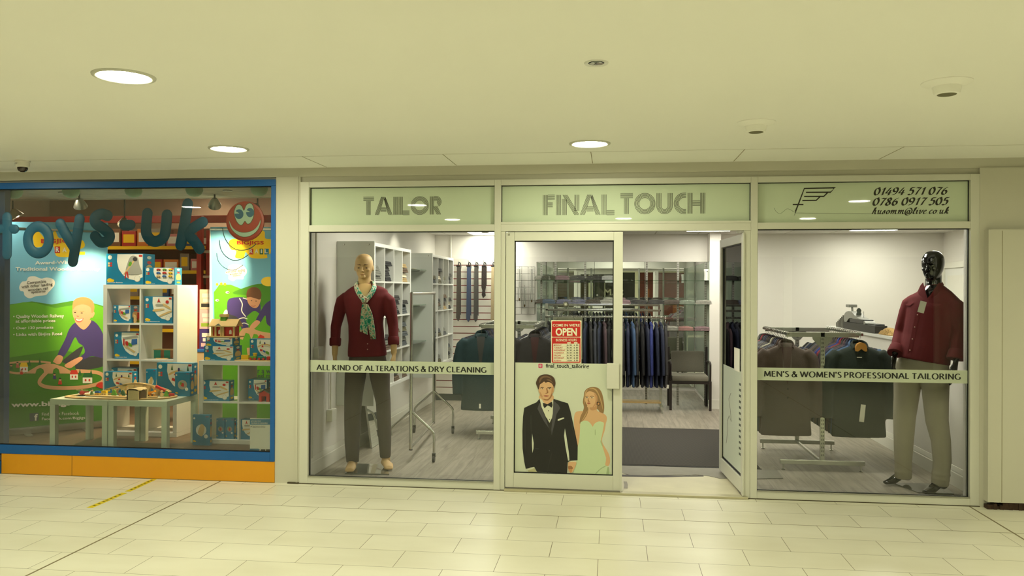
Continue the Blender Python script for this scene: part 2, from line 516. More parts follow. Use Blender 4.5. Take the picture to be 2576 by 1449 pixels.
w2 = struct('window_2', MB().bbox(-2.602, -2.527, -.022, .055, 0, 2.53, .003).bbox(-.956, -.903, -.024, .055, 0, 2.53, .003)
            .bbox(-2.527, -.956, -.022, .055, 2.484, 2.53, .003).bbox(-2.527, -.956, -.022, .055, 2.112, 2.166, .003)
            .bbox(-2.527, -.956, -.022, .055, 0, .062, .003), M_FRAME)
pane('glass_pane', w2, -2.53, -.953, .058, 2.114)
MB().box(-2.527, -.956, -.028, -.012, .062, .070).build('glazing_bead', M_STEEL, w2)
w3 = struct('window_3', MB().bbox(1.078, 1.130, -.024, .055, 0, 2.53, .003).bbox(2.705, 2.772, -.022, .055, 0, 2.53, .003)
            .bbox(1.13, 2.705, -.022, .055, 2.484, 2.53, .003).bbox(1.13, 2.705, -.022, .055, 2.116, 2.168, .003)
            .bbox(1.13, 2.705, -.022, .055, 0, .062, .003), M_FRAME)
pane('glass_pane', w3, 1.127, 2.708, .058, 2.118)
MB().box(1.13, 2.705, -.028, -.012, .062, .070).build('glazing_bead', M_STEEL, w3)
w4 = struct('window_4', MB().bbox(-.903, 1.078, -.022, .055, 2.484, 2.53, .003).bbox(-.903, 1.078, -.022, .055, 2.108, 2.166, .003)
            .bbox(-.903, 1.078, -.026, -.01, 2.166, 2.184, .003).bbox(-.903, -.866, -.016, .06, 0, 2.11, .003).bbox(1.024, 1.078, -.016, .06, 0, 2.11, .003), M_FRAME)
M_SIGN = mat('frosted_sign_glass', (196, 209, 184), .6, var=.03, scale=1.5, coat=1.0, spec=0)

# ---- leaf doors
def leaf(name, x0, x1, z0, z1, sl, sr, rt, rb, M=None):
    b = MB()
    b.bbox(x0, x0 + sl, 0, .05, z0, z1, .004, None, M); b.bbox(x1 - sr, x1, 0, .05, z0, z1, .004, None, M)
    b.bbox(x0 + sl, x1 - sr, 0, .05, z1 - rt, z1, .003, None, M); b.bbox(x0 + sl, x1 - sr, 0, .05, z0, z0 + rb, .003, None, M)
    r = struct(name, b, M_FRAME)
    g = MB().box(x0 + sl - .004, x1 - sr + .004, .022, .028, z0 + rb - .004, z1 - rt + .004, None, M).build('glass_pane', M_GLASS, r)
    k = MB()
    gx0, gx1, gz0, gz1 = x0 + sl, x1 - sr, z0 + rb, z1 - rt
    for a in ((gx0, gx0 + .008, gz0, gz1), (gx1 - .008, gx1, gz0, gz1), (gx0, gx1, gz0, gz0 + .008), (gx0, gx1, gz1 - .008, gz1)):
        k.box(a[0], a[1], .014, .036, a[2], a[3], None, M)
    k.build('gasket', M_GASK, r)
    return r
d1 = leaf('door_1', -.862, .072, .028, 2.102, .07, .062, .07, .115, Matrix.Translation((0, -.012, 0)))
MB().bbox(-.042, .056, -.042, -.012, .845, 1.047, .004).build('push_plate', M_FRAME, d1)
MB().box(-.845, -.83, -.016, -.012, 2.075, 2.09).build('hinge_cap', M_STEEL, d1)
MB().box(.066, .082, -.018, -.012, .03, 2.1).build('meeting_stile', M_FRAME, d1)
HM = Matrix.Translation((1.022, -.01, 0)) @ Matrix.Rotation(math.radians(-86), 4, 'Z') @ Matrix.Translation((-1.022, 0, 0))
d2 = leaf('door_2', .092, 1.02, .028, 2.085, .07, .07, .07, .115, HM)
MB().bbox(1.018, 1.03, -.03, .05, .02, 2.09, .004).build('hinge_stile', M_FRAME, d2)
hb = MB()
for i in range(5): hb.box(.968 + i * .011, .976 + i * .011, -.02, -.012, 2.085, 2.1)
hb.build('hinge', M_STEEL, d2)
FD = lambda x, y, d=0: HM @ Vector((x, .022 - .0012 - d, y))
bk = lambda x, y, d=0: HM @ Vector((x, .0205 - d, y))
fm = MB(); fm.add([bk(.162, .16), bk(.95, .16), bk(.95, .98), bk(.162, .98)], [(0, 1, 2, 3)], 0)
for i in range(13):
    y = .3 + i * .047
    fm.add([bk(.80, y, .0005), bk(.93 - .03 * (i % 3), y, .0005), bk(.93 - .03 * (i % 3), y + .02, .0005), bk(.80, y + .02, .0005)], [(0, 1, 2, 3)], 1)
sq = [(.30, .30), (.36, .42), (.34, .5), (.42, .56), (.5, .52), (.46, .62), (.40, .7), (.48, .76)]
for (a, b_), (c, e) in zip(sq, sq[1:]):
    fm.add([bk(a, b_, .0005), bk(c, e, .0005), bk(c + .012, e, .0005), bk(a + .012, b_, .0005)], [(0, 1, 2, 3)], 1)
fm.build('frosted_film', [mat('frosted_film', (206, 214, 200), .35, var=.02), mat('film_print', (70, 74, 66), .6)], d2)
nb = MB(); nb.box(.62, .82, .018, .020, .97, 1.16, 0, HM)
nb.build('taped_notice', mat('paper_white', (232, 230, 220), .8, var=.01), d2)
# threshold and ledges
struct('trim_6', MB().bbox(-.866, 1.06, -.05, .03, 0, .018, .003).box(-.866, 1.06, .03, .06, 0, .010), mat('threshold_metal', (186, 180, 150), .35, .4, var=.05))
struct('trim_7', MB().box(-2.61, 2.775, -.0265, -.012, -.001, .006), M_LINE)
struct('trim_8', MB().box(-.90, 1.02, .06, .74, 0, .003), mat('pale_entrance_lino', (206, 200, 172), .5, var=.12, scale=5))
# ---------------------------------------------------------------- lamps of the mall and the shop
M_DOWN = emat('downlight_glow', MALL_C, MALL_L)
M_PANEL = emat('panel_glow', SHOP_C, SHOP_L)
def downlight(x, y, label):
    t = thing('downlight', label, 'ceiling light', (x, y, CZ), 'round mall downlights')
    MB().lathe([(.112, .002), (.116, -.004), (.128, -.010), (.142, -.006), (.144, 0), (.112, 0)], n=40).build('trim_ring', M_FRAME, t, 60)
    MB().lathe([(.112, -.001), (.112, -.003), (.0, -.0035)], n=32).build('diffuser', M_DOWN, t)
    return t
dl = downlight(-2.33, -2.97, 'round lit downlight, the largest and nearest, at the left of the ceiling')
dup(dl, (-2.77, -.98, CZ), None, 'round lit downlight above the toy shop window')
dup(dl, (-.16, -.93, CZ), None, 'round lit downlight above the tailor entrance')
for x, y in ((2.75, -2.95), (-5.3, -.95), (5.2, -.95), (-5.2, -3.0), (5.4, -3.0), (-4.9, -5.3), (-2.3, -5.0), (.15, -5.0), (2.7, -5.2), (5.2, -5.2), (-2.3, -7.4), (.2, -7.4), (2.7, -7.4)):
    dup(dl, (x, y, CZ), None, 'round lit downlight of the mall, outside the photo')
def panel_light(x, y, label):
    t = thing('ceiling_panel_light', label, 'ceiling light', (x, y, SZ), 'square ceiling panels in the tailor shop')
    b = MB()
    for a in ((-.3, -.285), (.285, .3)):
        b.box(a[0], a[1], -.3, .3, -.006, 0); b.box(-.285, .285, a[0], a[1], -.006, 0)
    b.build('frame', M_WHITE, t)
    MB().box(-.285, .285, -.285, .285, -.004, 0).build('diffuser', M_PANEL, t)
    return t
pl = panel_light(-1.73, 4.95, 'square lit ceiling panel above the ties on the slatted wall')
dup(pl, (1.28, 4.4, SZ), None, 'square lit ceiling panel seen through the open doorway')
dup(pl, (3.40, 4.45, SZ), None, 'square lit ceiling panel above the half wall on the right')
for x, y in ((-1.5, 2.2), (1.0, 2.0), (3.5, 2.0), (-1.5, .95), (2.0, .95), (-.1, 3.35)):  # the last panel is an unseen extra, added to light the shirts and long rail
    dup(pl, (x, y, SZ), None, 'square lit ceiling panel hidden above the shop windows')
t = dup(pl, (.12, 6.1, 2.398), None, 'square ceiling panel added unseen to brighten the mirrored alcove')  # extra panel kept out of view, added to brighten the alcove
def lamp(name, kind, loc, energy, color, aim=None, size=None, blend=.5, parent=None, r=.03):
    l = bpy.data.lights.new(name, kind); l.energy = energy; l.color = color
    if kind == 'SPOT': l.spot_size = size; l.spot_blend = blend
    l.shadow_soft_size = r
    o = bpy.data.objects.new(name, l); COL.objects.link(o); o.location = loc
    if aim is not None: o.rotation_euler = (Vector(aim) - Vector(loc)).to_track_quat('-Z', 'Y').to_euler()
    return o
# small ceiling cans that wash the tailor's walls
for x, y, ax, ay, az, lab in ((-2.15, 2.95, -2.61, 3.05, 1.9, 'small ceiling spotlight washing the wall over the glass shelves'), (-1.75, 4.6, -1.70, 5.3, 1.9, 'small ceiling spotlight washing the slatted wall')):
    t = thing('ceiling_spotlight', lab, 'spotlight', (x, y, SZ), 'small cans in the tailor ceiling')
    MB().lathe([(.045, 0), (.05, -.005), (.05, -.02), (.04, -.02), (.03, -.008)], n=20).build('can', M_WHITE, t, 50)
    local(lamp('bulb', 'SPOT', (x, y, SZ - .03), 24, (1, .95, .8), (ax, ay, az), math.radians(70), .8), t) if False else None
    o = lamp('bulb', 'SPOT', (0, 0, -.03), 16, (1, .95, .8), (ax - x, ay - y, az - SZ), math.radians(75), .9); o.parent = t

def sprinkler(loc, label, s=1.0):
    t = thing('sprinkler_head', label, 'sprinkler', loc, 'ceiling sprinklers')
    MB().lathe([(.115 * s, 0), (.115 * s, -.004), (.09 * s, -.016), (.066 * s, -.022), (.06 * s, -.05), (.056 * s, -.058), (.046 * s, -.06)], n=36).build('cover_cup', M_CEIL, t, 50)
    MB().lathe([(.046 * s, -.059), (.040 * s, -.062), (.0, -.0625)], n=24).build('head', mat('sprinkler_head_metal', (120, 116, 84), .5, .5), t)
    return t
sp = sprinkler(G(1902, 308, CZ) , 'white domed sprinkler head on the ceiling, the smaller one nearer the shop')
dup(sp, G(2382, 207, CZ), None, 'white domed sprinkler head at the far right of the ceiling')
t = thing('recessed_spotlight', 'small unlit recessed spotlight with a chrome reflector in the ceiling', 'spotlight', G(1500, 158, CZ))
MB().lathe([(.036, .0), (.036, -.002), (.052, -.006), (.055, 0)], n=32).build('trim_ring', M_WHITE, t, 50)
rb = MB()
for i in range(6):
    a0, a1 = PI / 3 * i, PI / 3 * (i + 1)
    rb.add([(.034 * math.cos(a0), .034 * math.sin(a0), -.003), (.034 * math.cos(a1), .034 * math.sin(a1), -.003), (.008 * math.cos(a1), .008 * math.sin(a1), -.0005 - .001 * (i % 2)), (.008 * math.cos(a0), .008 * math.sin(a0), -.0005)], [(0, 1, 2, 3)])
rb.build('reflector', M_CHROME, t)
t = thing('security_camera', 'white dome security camera on the ceiling at the far left', 'security camera', G(57, 404, CZ))
MB().lathe([(.055, 0), (.056, -.012), (.050, -.016), (.050, -.040), (.046, -.052), (.042, -.055)], n=32).build('housing', mat('camera_white', (224, 222, 210), .4), t, 40)
MB().lathe([(.039, -.054), (.037, -.070), (.028, -.084), (.014, -.091), (0, -.0925)], n=24).build('dome', mat('smoked_dome', (46, 34, 24), .12, var=.05, coat=.5), t, 60)
MB().box(-.03, -.012, -.052, -.0495, -.030, -.027).build('slot', M_BLACK, t)

# ---------------------------------------------------------------- sign panels over the tailor
def ln(mb, pts, f, t, m=None):
    pen(mb, [pts], f, t, t, 0, m)

def bands(path_fn, bw, n=5): return [path_fn(bw * (i / (n - 1))) for i in range(n)]

def striped(ch, bw=.21):
    """five-line capitals in a unit-high box; returns (width, polylines)"""
    P = []; o = [bw * i / 4 for i in range(5)]
    V = lambda x, y0, y1: [P.append([(x + k, y0), (x + k, y1)]) for k in o]
    H = lambda y, x0, x1: [P.append([(x0, y - k), (x1, y - k)]) for k in o]
    if ch == 'T': H(1, 0, .62); V(.2, 0, 1 - bw - .02); return .62, P
    if ch == 'I': V(0, 0, 1); return bw, P
    if ch == 'L': V(0, 0, 1); H(bw, bw + .02, .62); return .62, P
    if ch == 'F': V(0, 0, 1); H(1, bw + .02, .58); H(.62, bw + .02, .48); return .58, P
    if ch == 'H': V(0, 0, 1); V(.62, 0, 1); H(.61, bw + .02, .60); return .62 + bw, P
    if ch == 'O':
        for k in o: P.append(arc(.5, .5, .5 - k, .5 - k, 0, 360, 40))
        return 1, P
    if ch == 'C':
        for k in o: P.append([(.58, 1 - k)] + arc(.5, .5, .5 - k, .5 - k, 90, 270, 24) + [(.58, k)])
        return .58, P
    if ch == 'U':
        for k in o: P.append([(k, 1)] + arc(.38, .38, .38 - k, .38 - k, 180, 360, 24) + [(.76 - k, 1)])
        return .76, P
    if ch == 'N':
        V(0, 0, .78 if False else .8); V(.62, .2, 1)
        for k in o: P.append([(k + .02, 1 - max(0, .0)), (.62 + k, 0)])
        return .62 + bw, P
    if ch == 'A':
        for k in o: P.append([(k, 0), (.36 + k * .8, 1 - .0 * k)])
        for k in o: P.append([(.99 - k, 0), (.58 - k * .28 + .0, 1 - k * .55)])
        H(.40, .32, .66)
        return .99, P
    if ch == 'R':
        V(0, 0, 1)
        for k in o: P.append([(bw + .02, 1 - k)] + arc(.35, .71, .29 - k, .29 - k, 90, -60, 16))
        for k in o: P.append([(.62 - k, 0), (.40 - k, .47 - k * .15)])
        return .64, P
    return .4, P

def striped_word(mb, s, f, x0, y0, x1, y1, t, gap=.085, m=None):
    out = []; x = 0
    for c in s:
        if c == ' ': x += .18; continue
        w, P = striped(c)
        if c == 'A' and out: x -= .02
        out.append((x, P)); x += w + gap
    k = (x1 - x0) / (x - gap); h = y1 - y0
    for xo, P in out:
        for pl_ in P: ln(mb, [(x0 + (a + xo) * k, y0 + b * h) for a, b in pl_], f, t, m)

SY = .020
def sign(label, x0, x1, z0, z1):
    t = thing('shop_sign', label, 'sign', ((x0 + x1) / 2, SY, (z0 + z1) / 2), 'frosted sign panels over the tailor shop')
    local(MB().box(x0, x1, SY, SY + .008, z0, z1).build('sign_panel', M_SIGN, None), t)
    k = MB()
    for a in ((x0, x0 + .008, z0, z1), (x1 - .008, x1, z0, z1), (x0, x1, z1 - .008, z1)):
        k.box(a[0], a[1], SY - .008, SY, a[2], a[3])
    local(k.build('gasket', M_GASK, None), t)
    return t
def on(y): return lambda a, b, d=0: Vector((a, y - d, b))
fs = on(SY - .0012)
def rect(px0, py0, px1, py1, y):
    a = W(px0, py1, y); b = W(px1, py0, y); return a.x, a.z, b.x, W(px0, py0, y).z
s1 = sign('frosted sign panel reading TAILOR in striped capitals', -2.53, -.953, 2.163, 2.487)
s2 = sign('wide frosted sign panel reading FINAL TOUCH over the doors', -.906, 1.081, 2.182, 2.487)
s3 = sign('frosted sign panel with a needle logo and two telephone numbers', 1.127, 2.708, 2.165, 2.487)
mb = MB(); x0, z0, x1, z1 = rect(914, 496, 1110, 541, SY); striped_word(mb, 'TAILOR', fs, x0, z0, x1, z1, .0017)
local(mb.build('lettering', M_INK, None), s1)
mb = MB(); x0, z0, x1, z1 = rect(1366.5, 490.8, 1546, 541.4, SY); striped_word(mb, 'FINAL', fs, x0, z0, x1, z1, .0017)
local(mb.build('lettering', M_INK, None), s2); mb = MB()
x0, z0, x1, z1 = rect(1560.5, 487, 1773.5, 538.7, SY); striped_word(mb, 'TOUCH', fs, x0, z0, x1, z1, .0017)
local(mb.build('lettering', M_INK, None), s2)
# needle-and-thread logo: outline taken in a 2576x873 enlargement of the panel
lg = lambda x, y: (W(1890 + x / 4.366, 440 + y / 4.366, SY).x, W(1890 + x / 4.366, 440 + y / 4.366, SY).z)
LG = lambda *p: [lg(a, b) for a, b in p]
mb = MB()
th = .0050
pen(mb, [LG((485, 402), (520, 312), (582, 149), (912, 142), (870, 190), (600, 192)), LG((840, 192), (796, 236), (580, 237)), LG((755, 238), (712, 280), (560, 282)), LG((455, 326), (572, 326))], fs, th, th, 0)
mb.poly([fs(*lg(a, b)) for a, b in ((487, 395), (496, 398), (467, 456))])
mb.poly([fs(*lg(a, b)) for a, b in ((880, 137), (932, 135), (905, 152))])
pen(mb, [[lg(v.x, v.y) for v in spl([(248, 362, 0), (275, 405, 0), (312, 426, 0), (350, 405, 0), (385, 376, 0), (420, 378, 0), (460, 402, 0), (492, 419, 0)], 6)], LG((492, 419), (1330, 427))], fs, .0011, .0008, 0)
local(mb.build('needle_logo', M_INK, None), s3)
# script figures and letters drawn with a broad nib
GL = {
 '0': (.56, [arc(.28, .36, .21, .35, 100, 460, 28), [(.26, .70), (.34, .76), (.42, .70)]]),
 '1': (.42, [sp2((.10, .56), (.22, .62), (.32, .74)), [(.32, .74), (.26, .36), (.24, .0)]]),
 '4': (.56, [[(.36, .73), (.20, .45), (.04, .20)], [(.04, .20), (.30, .21), (.52, .22)], [(.42, .50), (.36, .2), (.34, -.02)]]),
 '9': (.54, [arc(.27, .52, .19, .2, 0, 360, 24), sp2((.46, .56), (.44, .32), (.30, .08), (.10, .02))]),
 '5': (.52, [[(.18, .72), (.14, .42)], [(.18, .71), (.34, .70), (.50, .74)], sp2((.14, .42), (.32, .47), (.44, .32), (.36, .08), (.18, 0), (.06, .08))]),
 '7': (.50, [sp2((.08, .66), (.2, .71), (.36, .68), (.5, .74)), [(.5, .74), (.30, .38), (.20, .0)]]),
 '6': (.54, [sp2((.48, .74), (.24, .58), (.10, .32), (.12, .10), (.26, 0), (.42, .10), (.44, .30), (.30, .42), (.14, .30))]),
 '8': (.54, [sp2((.44, .62), (.30, .74), (.16, .64), (.22, .46), (.38, .30), (.42, .12), (.26, 0), (.10, .10), (.16, .30), (.40, .48), (.44, .62))]),
 'h': (.50, [sp2((.06, .06), (.2, .4), (.28, .72), (.2, .74), (.14, .4), (.10, 0)), sp2((.10, .14), (.24, .42), (.34, .42), (.32, .16), (.40, .0), (.50, .08))]),
 'u': (.50, [sp2((.04, .34), (.12, .44), (.12, .12), (.20, .0), (.34, .2)), sp2((.36, .44), (.33, .14), (.40, .0), (.50, .08))]),
 's': (.36, [sp2((.02, .06), (.2, .44), (.24, .24), (.24, .06), (.10, .0), (.04, .08))]),
 'o': (.42, [arc(.2, .21, .14, .21, 0, 360, 20), [(.32, .34), (.42, .32)]]),
 'm': (.72, [sp2((.03, .34), (.11, .44), (.10, .0)), sp2((.10, .14), (.24, .42), (.32, .38), (.30, .0)), sp2((.30, .14), (.44, .42), (.54, .40), (.52, .14), (.60, .0), (.72, .08))]),
 'l': (.30, [sp2((.04, .10), (.22, .5), (.24, .74), (.14, .66), (.10, .12), (.18, .0), (.30, .08))]),
 'i': (.28, [sp2((.02, .28), (.12, .44), (.10, .10), (.16, .0), (.28, .10)), [(.14, .60), (.17, .63)]]),
 'v': (.40, [sp2((.02, .34), (.10, .44), (.13, .0), (.28, .14), (.34, .42), (.42, .36))]),
 'e': (.38, [sp2((.06, .18), (.26, .30), (.22, .44), (.08, .30), (.10, .04), (.22, .0), (.38, .12))]),
 'c': (.36, [sp2((.28, .36), (.20, .44), (.08, .28), (.10, .04), (.22, .0), (.36, .12))]),
 'k': (.46, [sp2((.06, .06), (.22, .46), (.28, .74), (.18, .7), (.10, 0)), sp2((.12, .22), (.34, .44), (.32, .28), (.16, .24)), sp2((.16, .24), (.28, .14), (.36, .0), (.46, .08))]),
 '.': (.16, [[(.04, .02), (.08, .05)]]),
 '@': (.76, [arc(.36, .26, .34, .42, 30, 385, 40), arc(.34, .22, .13, .19, 0, 360, 20), sp2((.47, .40), (.46, .06), (.56, .02), (.68, .2))]),
}
def script(mb, s, f, x0, y0, x1, ht, nib, slant=.28, m=None):
    w = sum(GL[c][0] + .03 if c != ' ' else .28 for c in s)
    k = (x1 - x0) / w; x = 0
    for c in s:
        if c == ' ': x += .28; continue
        wd_, st = GL[c]
        pen(mb, [[(x0 + (x + a + slant * b) * k, y0 + b * ht) for a, b in l] for l in st], f, nib, nib * .22, math.radians(24), m)
        x += wd_ + .03
for s_, a, b, c, d, nb_ in (('01494 571 076', 2196, 2382, 491, 470, .0082), ('0786 0917 505', 2193, 2384, 517, 496, .0082), ('husomm@live.co.uk', 2192, 2386, 538.5, 521, .0054)):
    p = W(a, c, SY); q = W(b, d, SY); mb = MB(); script(mb, s_, fs, p.x, p.z, q.x, (q.z - p.z) / .76, nb_)
    local(mb.build('lettering', M_INK, None), s3)

# vinyl bands across the two windows
CAPS = {
 'A': (.72, [[(.02, 0), (.36, .72)], [(.36, .72), (.70, 0)], [(.15, .25), (.57, .25)]]),
 'L': (.48, [[(.08, .72), (.08, 0)], [(.06, .03), (.46, .03)]]),
 'K': (.62, [[(.08, .72), (.08, 0)], [(.50, .72), (.12, .36)], [(.16, .40), (.60, 0)]]),
 'I': (.2, [[(.1, .72), (.1, 0)]]),
 'N': (.72, [[(.09, 0), (.09, .72)], [(.09, .70), (.64, .02)], [(.64, 0), (.64, .72)]]),
 'D': (.72, [[(.08, .72), (.08, 0)], [(.06, .69), (.26, .69)] + arc(.28, .36, .36, .33, 88, -88, 18) + [(.06, .03)]]),
 'O': (.80, [arc(.40, .36, .34, .35, 90, 450, 32)]),
 'F': (.48, [[(.08, .72), (.08, 0)], [(.06, .69), (.46, .69)], [(.08, .37), (.40, .37)]]),
 'T': (.58, [[(.29, .72), (.29, 0)], [(.02, .69), (.56, .69)]]),
 'E': (.50, [[(.08, .72), (.08, 0)], [(.06, .69), (.47, .69)], [(.08, .38), (.43, .38)], [(.06, .03), (.48, .03)]]),
 'R': (.60, [[(.08, .72), (.08, 0)], [(.06, .69), (.22, .69)] + arc(.26, .53, .20, .16, 88, -88, 14) + [(.08, .37)], [(.26, .37), (.58, 0)]]),
 'S': (.48, [sp2((.42, .64), (.28, .71), (.12, .64), (.12, .48), (.28, .36), (.42, .24), (.40, .08), (.24, .01), (.06, .07))]),
 '&': (.74, [sp2((.68, .0), (.40, .34), (.22, .54), (.28, .70), (.42, .66), (.40, .50), (.18, .34), (.08, .18), (.18, .02), (.38, .02), (.56, .18), (.62, .36))]),
 'Y': (.60, [[(.02, .72), (.30, .34)], [(.58, .72), (.30, .34)], [(.30, .36), (.30, 0)]]),
 'C': (.66, [arc(.40, .36, .34, .35, 52, 308, 26)]),
 'G': (.74, [arc(.40, .36, .34, .35, 52, 318, 26), [(.64, .32), (.64, .06)]]),
 'M': (.86, [[(.08, 0), (.14, .72)], [(.14, .70), (.43, .06)], [(.43, .06), (.72, .70)], [(.72, .72), (.79, 0)]]),
 'W': (1.0, [[(.02, .72), (.27, 0)], [(.27, .02), (.50, .70)], [(.50, .70), (.74, .02)], [(.74, 0), (.98, .72)]]),
 'P': (.56, [[(.08, .72), (.08, 0)], [(.06, .69), (.22, .69)] + arc(.26, .52, .22, .17, 88, -88, 14) + [(.08, .35)]]),
 "'": (.14, [[(.07, .74), (.07, .52)]]),
}
def caps(s, f, x0, y0, x1, y1, nib, m=None):
    w = sum(CAPS[c][0] + .11 if c != ' ' else .24 for c in s) - .11
    k = (x1 - x0) / w; ky = (y1 - y0) / .74; x = 0; mb = MB(); out = [mb]
    for c in s:
        if c == ' ': x += .24; mb = MB(); out.append(mb); continue
        wd_, st = CAPS[c]
        pen(mb, [[(x0 + (x + a) * k, y0 + b * ky) for a, b in l] for l in st], f, nib * 1.25, nib * .62, 0, m)
        x += wd_ + .11
    return out
M_BAND = mat('vinyl_band', (182, 190, 168), .5, var=.02, scale=2, coat=.3)
M_TXT = mat('black_vinyl', (24, 24, 16), .6, var=0)
def band(label, pts, txt, p0, p1, c, d):
    y = .0135
    a, b = W(*pts[0], y), W(*pts[1], y)
    t = thing('window_band', label, 'window sign', ((a.x + b.x) / 2, y, (a.z + b.z) / 2), 'lettered vinyl bands on the windows')
    local(MB().box(min(a.x, b.x), max(a.x, b.x), y, y + .0022, b.z, a.z).build('vinyl_strip', M_BAND, None), t)
    q0, q1 = W(p0[0], p0[1], y), W(p1[0], p0[1], y)
    for mb in caps(txt, on(y - .0008), q0.x, q0.z, q1.x, W(p0[0], p1[1], y).z, .0044): local(mb.build('lettering', M_TXT, None), t)
band('pale vinyl band reading ALL KIND OF ALTERATIONS & DRY CLEANING', ((779, 905.5), (1242, 943)), 'ALL KIND OF ALTERATIONS & DRY CLEANING', (797, 930.8), (1224, 917), 0, 0)
band("pale vinyl band reading MEN'S & WOMEN'S PROFESSIONAL TAILORING", ((1904, 924.3), (2436, 965)), "MEN'S & WOMEN'S PROFESSIONAL TAILORING", (1922, 947), (2417, 932.6), 0, 0)
# ---------------------------------------------------------------- toy shop
TF = .20                                           # raised display floor
M_BLUE = mat('blue_frame_paint', (8, 86, 156), .45, var=.02)
M_YEL = mat('yellow_riser_paint', (216, 148, 8), .5, var=.03, scale=3)
M_TEAL = mat('teal_card', (0, 122, 166), .4, var=.03, coat=.25)
M_CARDW = mat('printed_white', (238, 236, 226), .4, var=.01, coat=.25)
M_RED = mat('toy_red', (196, 36, 30), .45, var=.03)
M_GRN = mat('toy_green', (92, 160, 40), .45, var=.03)
M_YT = mat('toy_yellow', (240, 196, 20), .45, var=.03)
M_BT = mat('toy_blue', (40, 100, 176), .45, var=.03)
M_GREYP = mat('print_grey', (160, 160, 152), .5)
M_BRN = mat('print_brown', (150, 96, 60), .5)
M_PUR = mat('craft_purple', (70, 52, 120), .45, var=.05)
M_PINK = mat('craft_pink', (232, 190, 190), .5, var=.05)
w1 = struct('window_1', MB().bbox(-5.9, -2.816, -.03, .05, 2.500, 2.555, .004).bbox(-2.856, -2.816, -.03, .05, .178, 2.5, .004).bbox(-5.9, -2.856, -.03, .05, .178, .252, .004), M_BLUE)
pane('glass_pane', w1, -5.9, -2.853, .25, 2.502, .006)
struct('trim_9', MB().bbox(-5.318, -2.816, -.026, .04, 0, .178, .002).box(-4.652, -4.649, -.0272, -.02, .0, .178, 1).box(-5.318, -2.816, -.0275, -.02, 0, .004, 1), [M_YEL, M_LINE])
struct('trim_10', MB().bbox(-6.1, -5.322, -.16, .04, 0, .105, .006), M_BLUE)
struct('floor_toy_shop', MB().box(-8.2, -2.76, .04, 4.6, TF - .05, TF), plank_floor('brown_display_floor', (96, 76, 56), (84, 66, 48), (50, 38, 28)))
mb = MB().box(-8.2, -2.76, .05, .95, 2.52, 2.57).box(-8.2, -2.76, .95, .99, 2.515, 2.95)
struct('ceiling_toy_soffit', mb, mat('stained_soffit', (190, 186, 170), .85, var=.28, scale=9))
struct('ceiling_toy_shop', MB().box(-8.2, -2.76, .95, 4.6, 2.92, 2.98), mat('toy_ceiling', (150, 138, 124), .9))
struct('wall_toy_back', MB().box(-8.2, -2.76, 4.5, 4.6, TF, 2.95), mat('toy_back_wall', (166, 142, 124), .8, var=.15, scale=3))
struct('wall_toy_right', MB().box(-2.80, -2.75, .05, 4.6, TF - .1, 2.95), mat('toy_side_wall', (196, 186, 168), .8))
struct('wall_toy_left', MB().box(-8.3, -8.2, .05, 4.6, TF - .1, 2.95), mat('toy_side_wall', (196, 186, 168), .8))
struct('trim_11', MB().bbox(-6.0, -5.36, .05, .12, TF, 2.52, .004), mat('dark_blue_post', (12, 48, 92), .5, var=.03))
struct('trim_12', MB().bbox(-8.2, -2.76, 3.2, 3.3, 2.47, 2.56, .004), mat('red_beam', (170, 30, 28), .5))

# bubble letters behind the glass (outlines taken from two enlargements of the window)
M_BUB = mat('blue_bubble_letter', (4, 98, 138), .5, var=.03, scale=4)
LY = .034
za = lambda x, y: (x / 3.6225, 440 + y / 3.6225)
zb = lambda x, y: (340 + x / 3.45, 440 + y / 3.45)
def bubble(z, strokes, name='bubble_letter'):
    mb = MB(); k = (LY - CAM.y) / FPX / (3.6225 if z is za else 3.45)
    for pts, r in strokes:
        q = [W(*z(a, b), LY) for a, b in pts]
        if len(q) > 2: q = spl(q, 5, pts[0] == pts[-1])
        R = r * k
        # rounded ends
        P = []; RR = []
        closed = pts[0] == pts[-1]
        if not closed:
            d0 = (q[0] - q[1]).normalized(); d1 = (q[-1] - q[-2]).normalized()
            for t in (1.0, .9, .7, .4, .15): P.append(q[0] + d0 * R * t); RR.append(max(R * math.sqrt(1 - t * t), .0004))
        P += q; RR += [R] * len(q)
        if not closed:
            for t in (.15, .4, .7, .9, 1.0): P.append(q[-1] + d1 * R * t); RR.append(max(R * math.sqrt(1 - t * t), .0004))
        o = MB(); o.tube(P, RR, 16)
        mb.add([(v[0], LY + (v[1] - LY) * .28, v[2]) for v in o.v], o.f)
    return mb
t = thing('window_lettering', 'blue bubble letters spelling toys-uk across the top of the toy shop window', 'shop sign', W(260, 600, LY))
for nm, z, st in (
    ('letter_t', za, [([(64, 386), (66, 560), (64, 726)], 52), ([(-16, 492), (64, 490), (136, 494)], 46)]),
    ('letter_o', za, [([(350 + 97 * math.cos(a * PI / 10), 592 + 122 * math.sin(a * PI / 10)) for a in range(20)] + [(447, 592)], 52)]),
    ('letter_y', za, [([(550, 446), (600, 540), (668, 650)], 54), ([(726, 402), (700, 580), (664, 790)], 54)]),
    ('letter_s', za, [([(980, 372), (925, 356), (868, 385), (872, 440), (945, 492), (1000, 548), (980, 602), (915, 612), (866, 560)], 54)]),
    ('hyphen', za, [([(1128, 456), (1160, 456), (1192, 456)], 50)]),
    ('letter_u', zb, [([(106, 334), (96, 430), (98, 510), (140, 568), (200, 572), (252, 530), (268, 440), (276, 348)], 52)]),
    ('letter_k', zb, [([(456, 252), (428, 430), (394, 608)], 52), ([(588, 410), (520, 450), (440, 505)], 50), ([(455, 520), (510, 570), (560, 642)], 50)])):
    local(bubble(z, st).build(nm, M_BUB, None, 60), t)
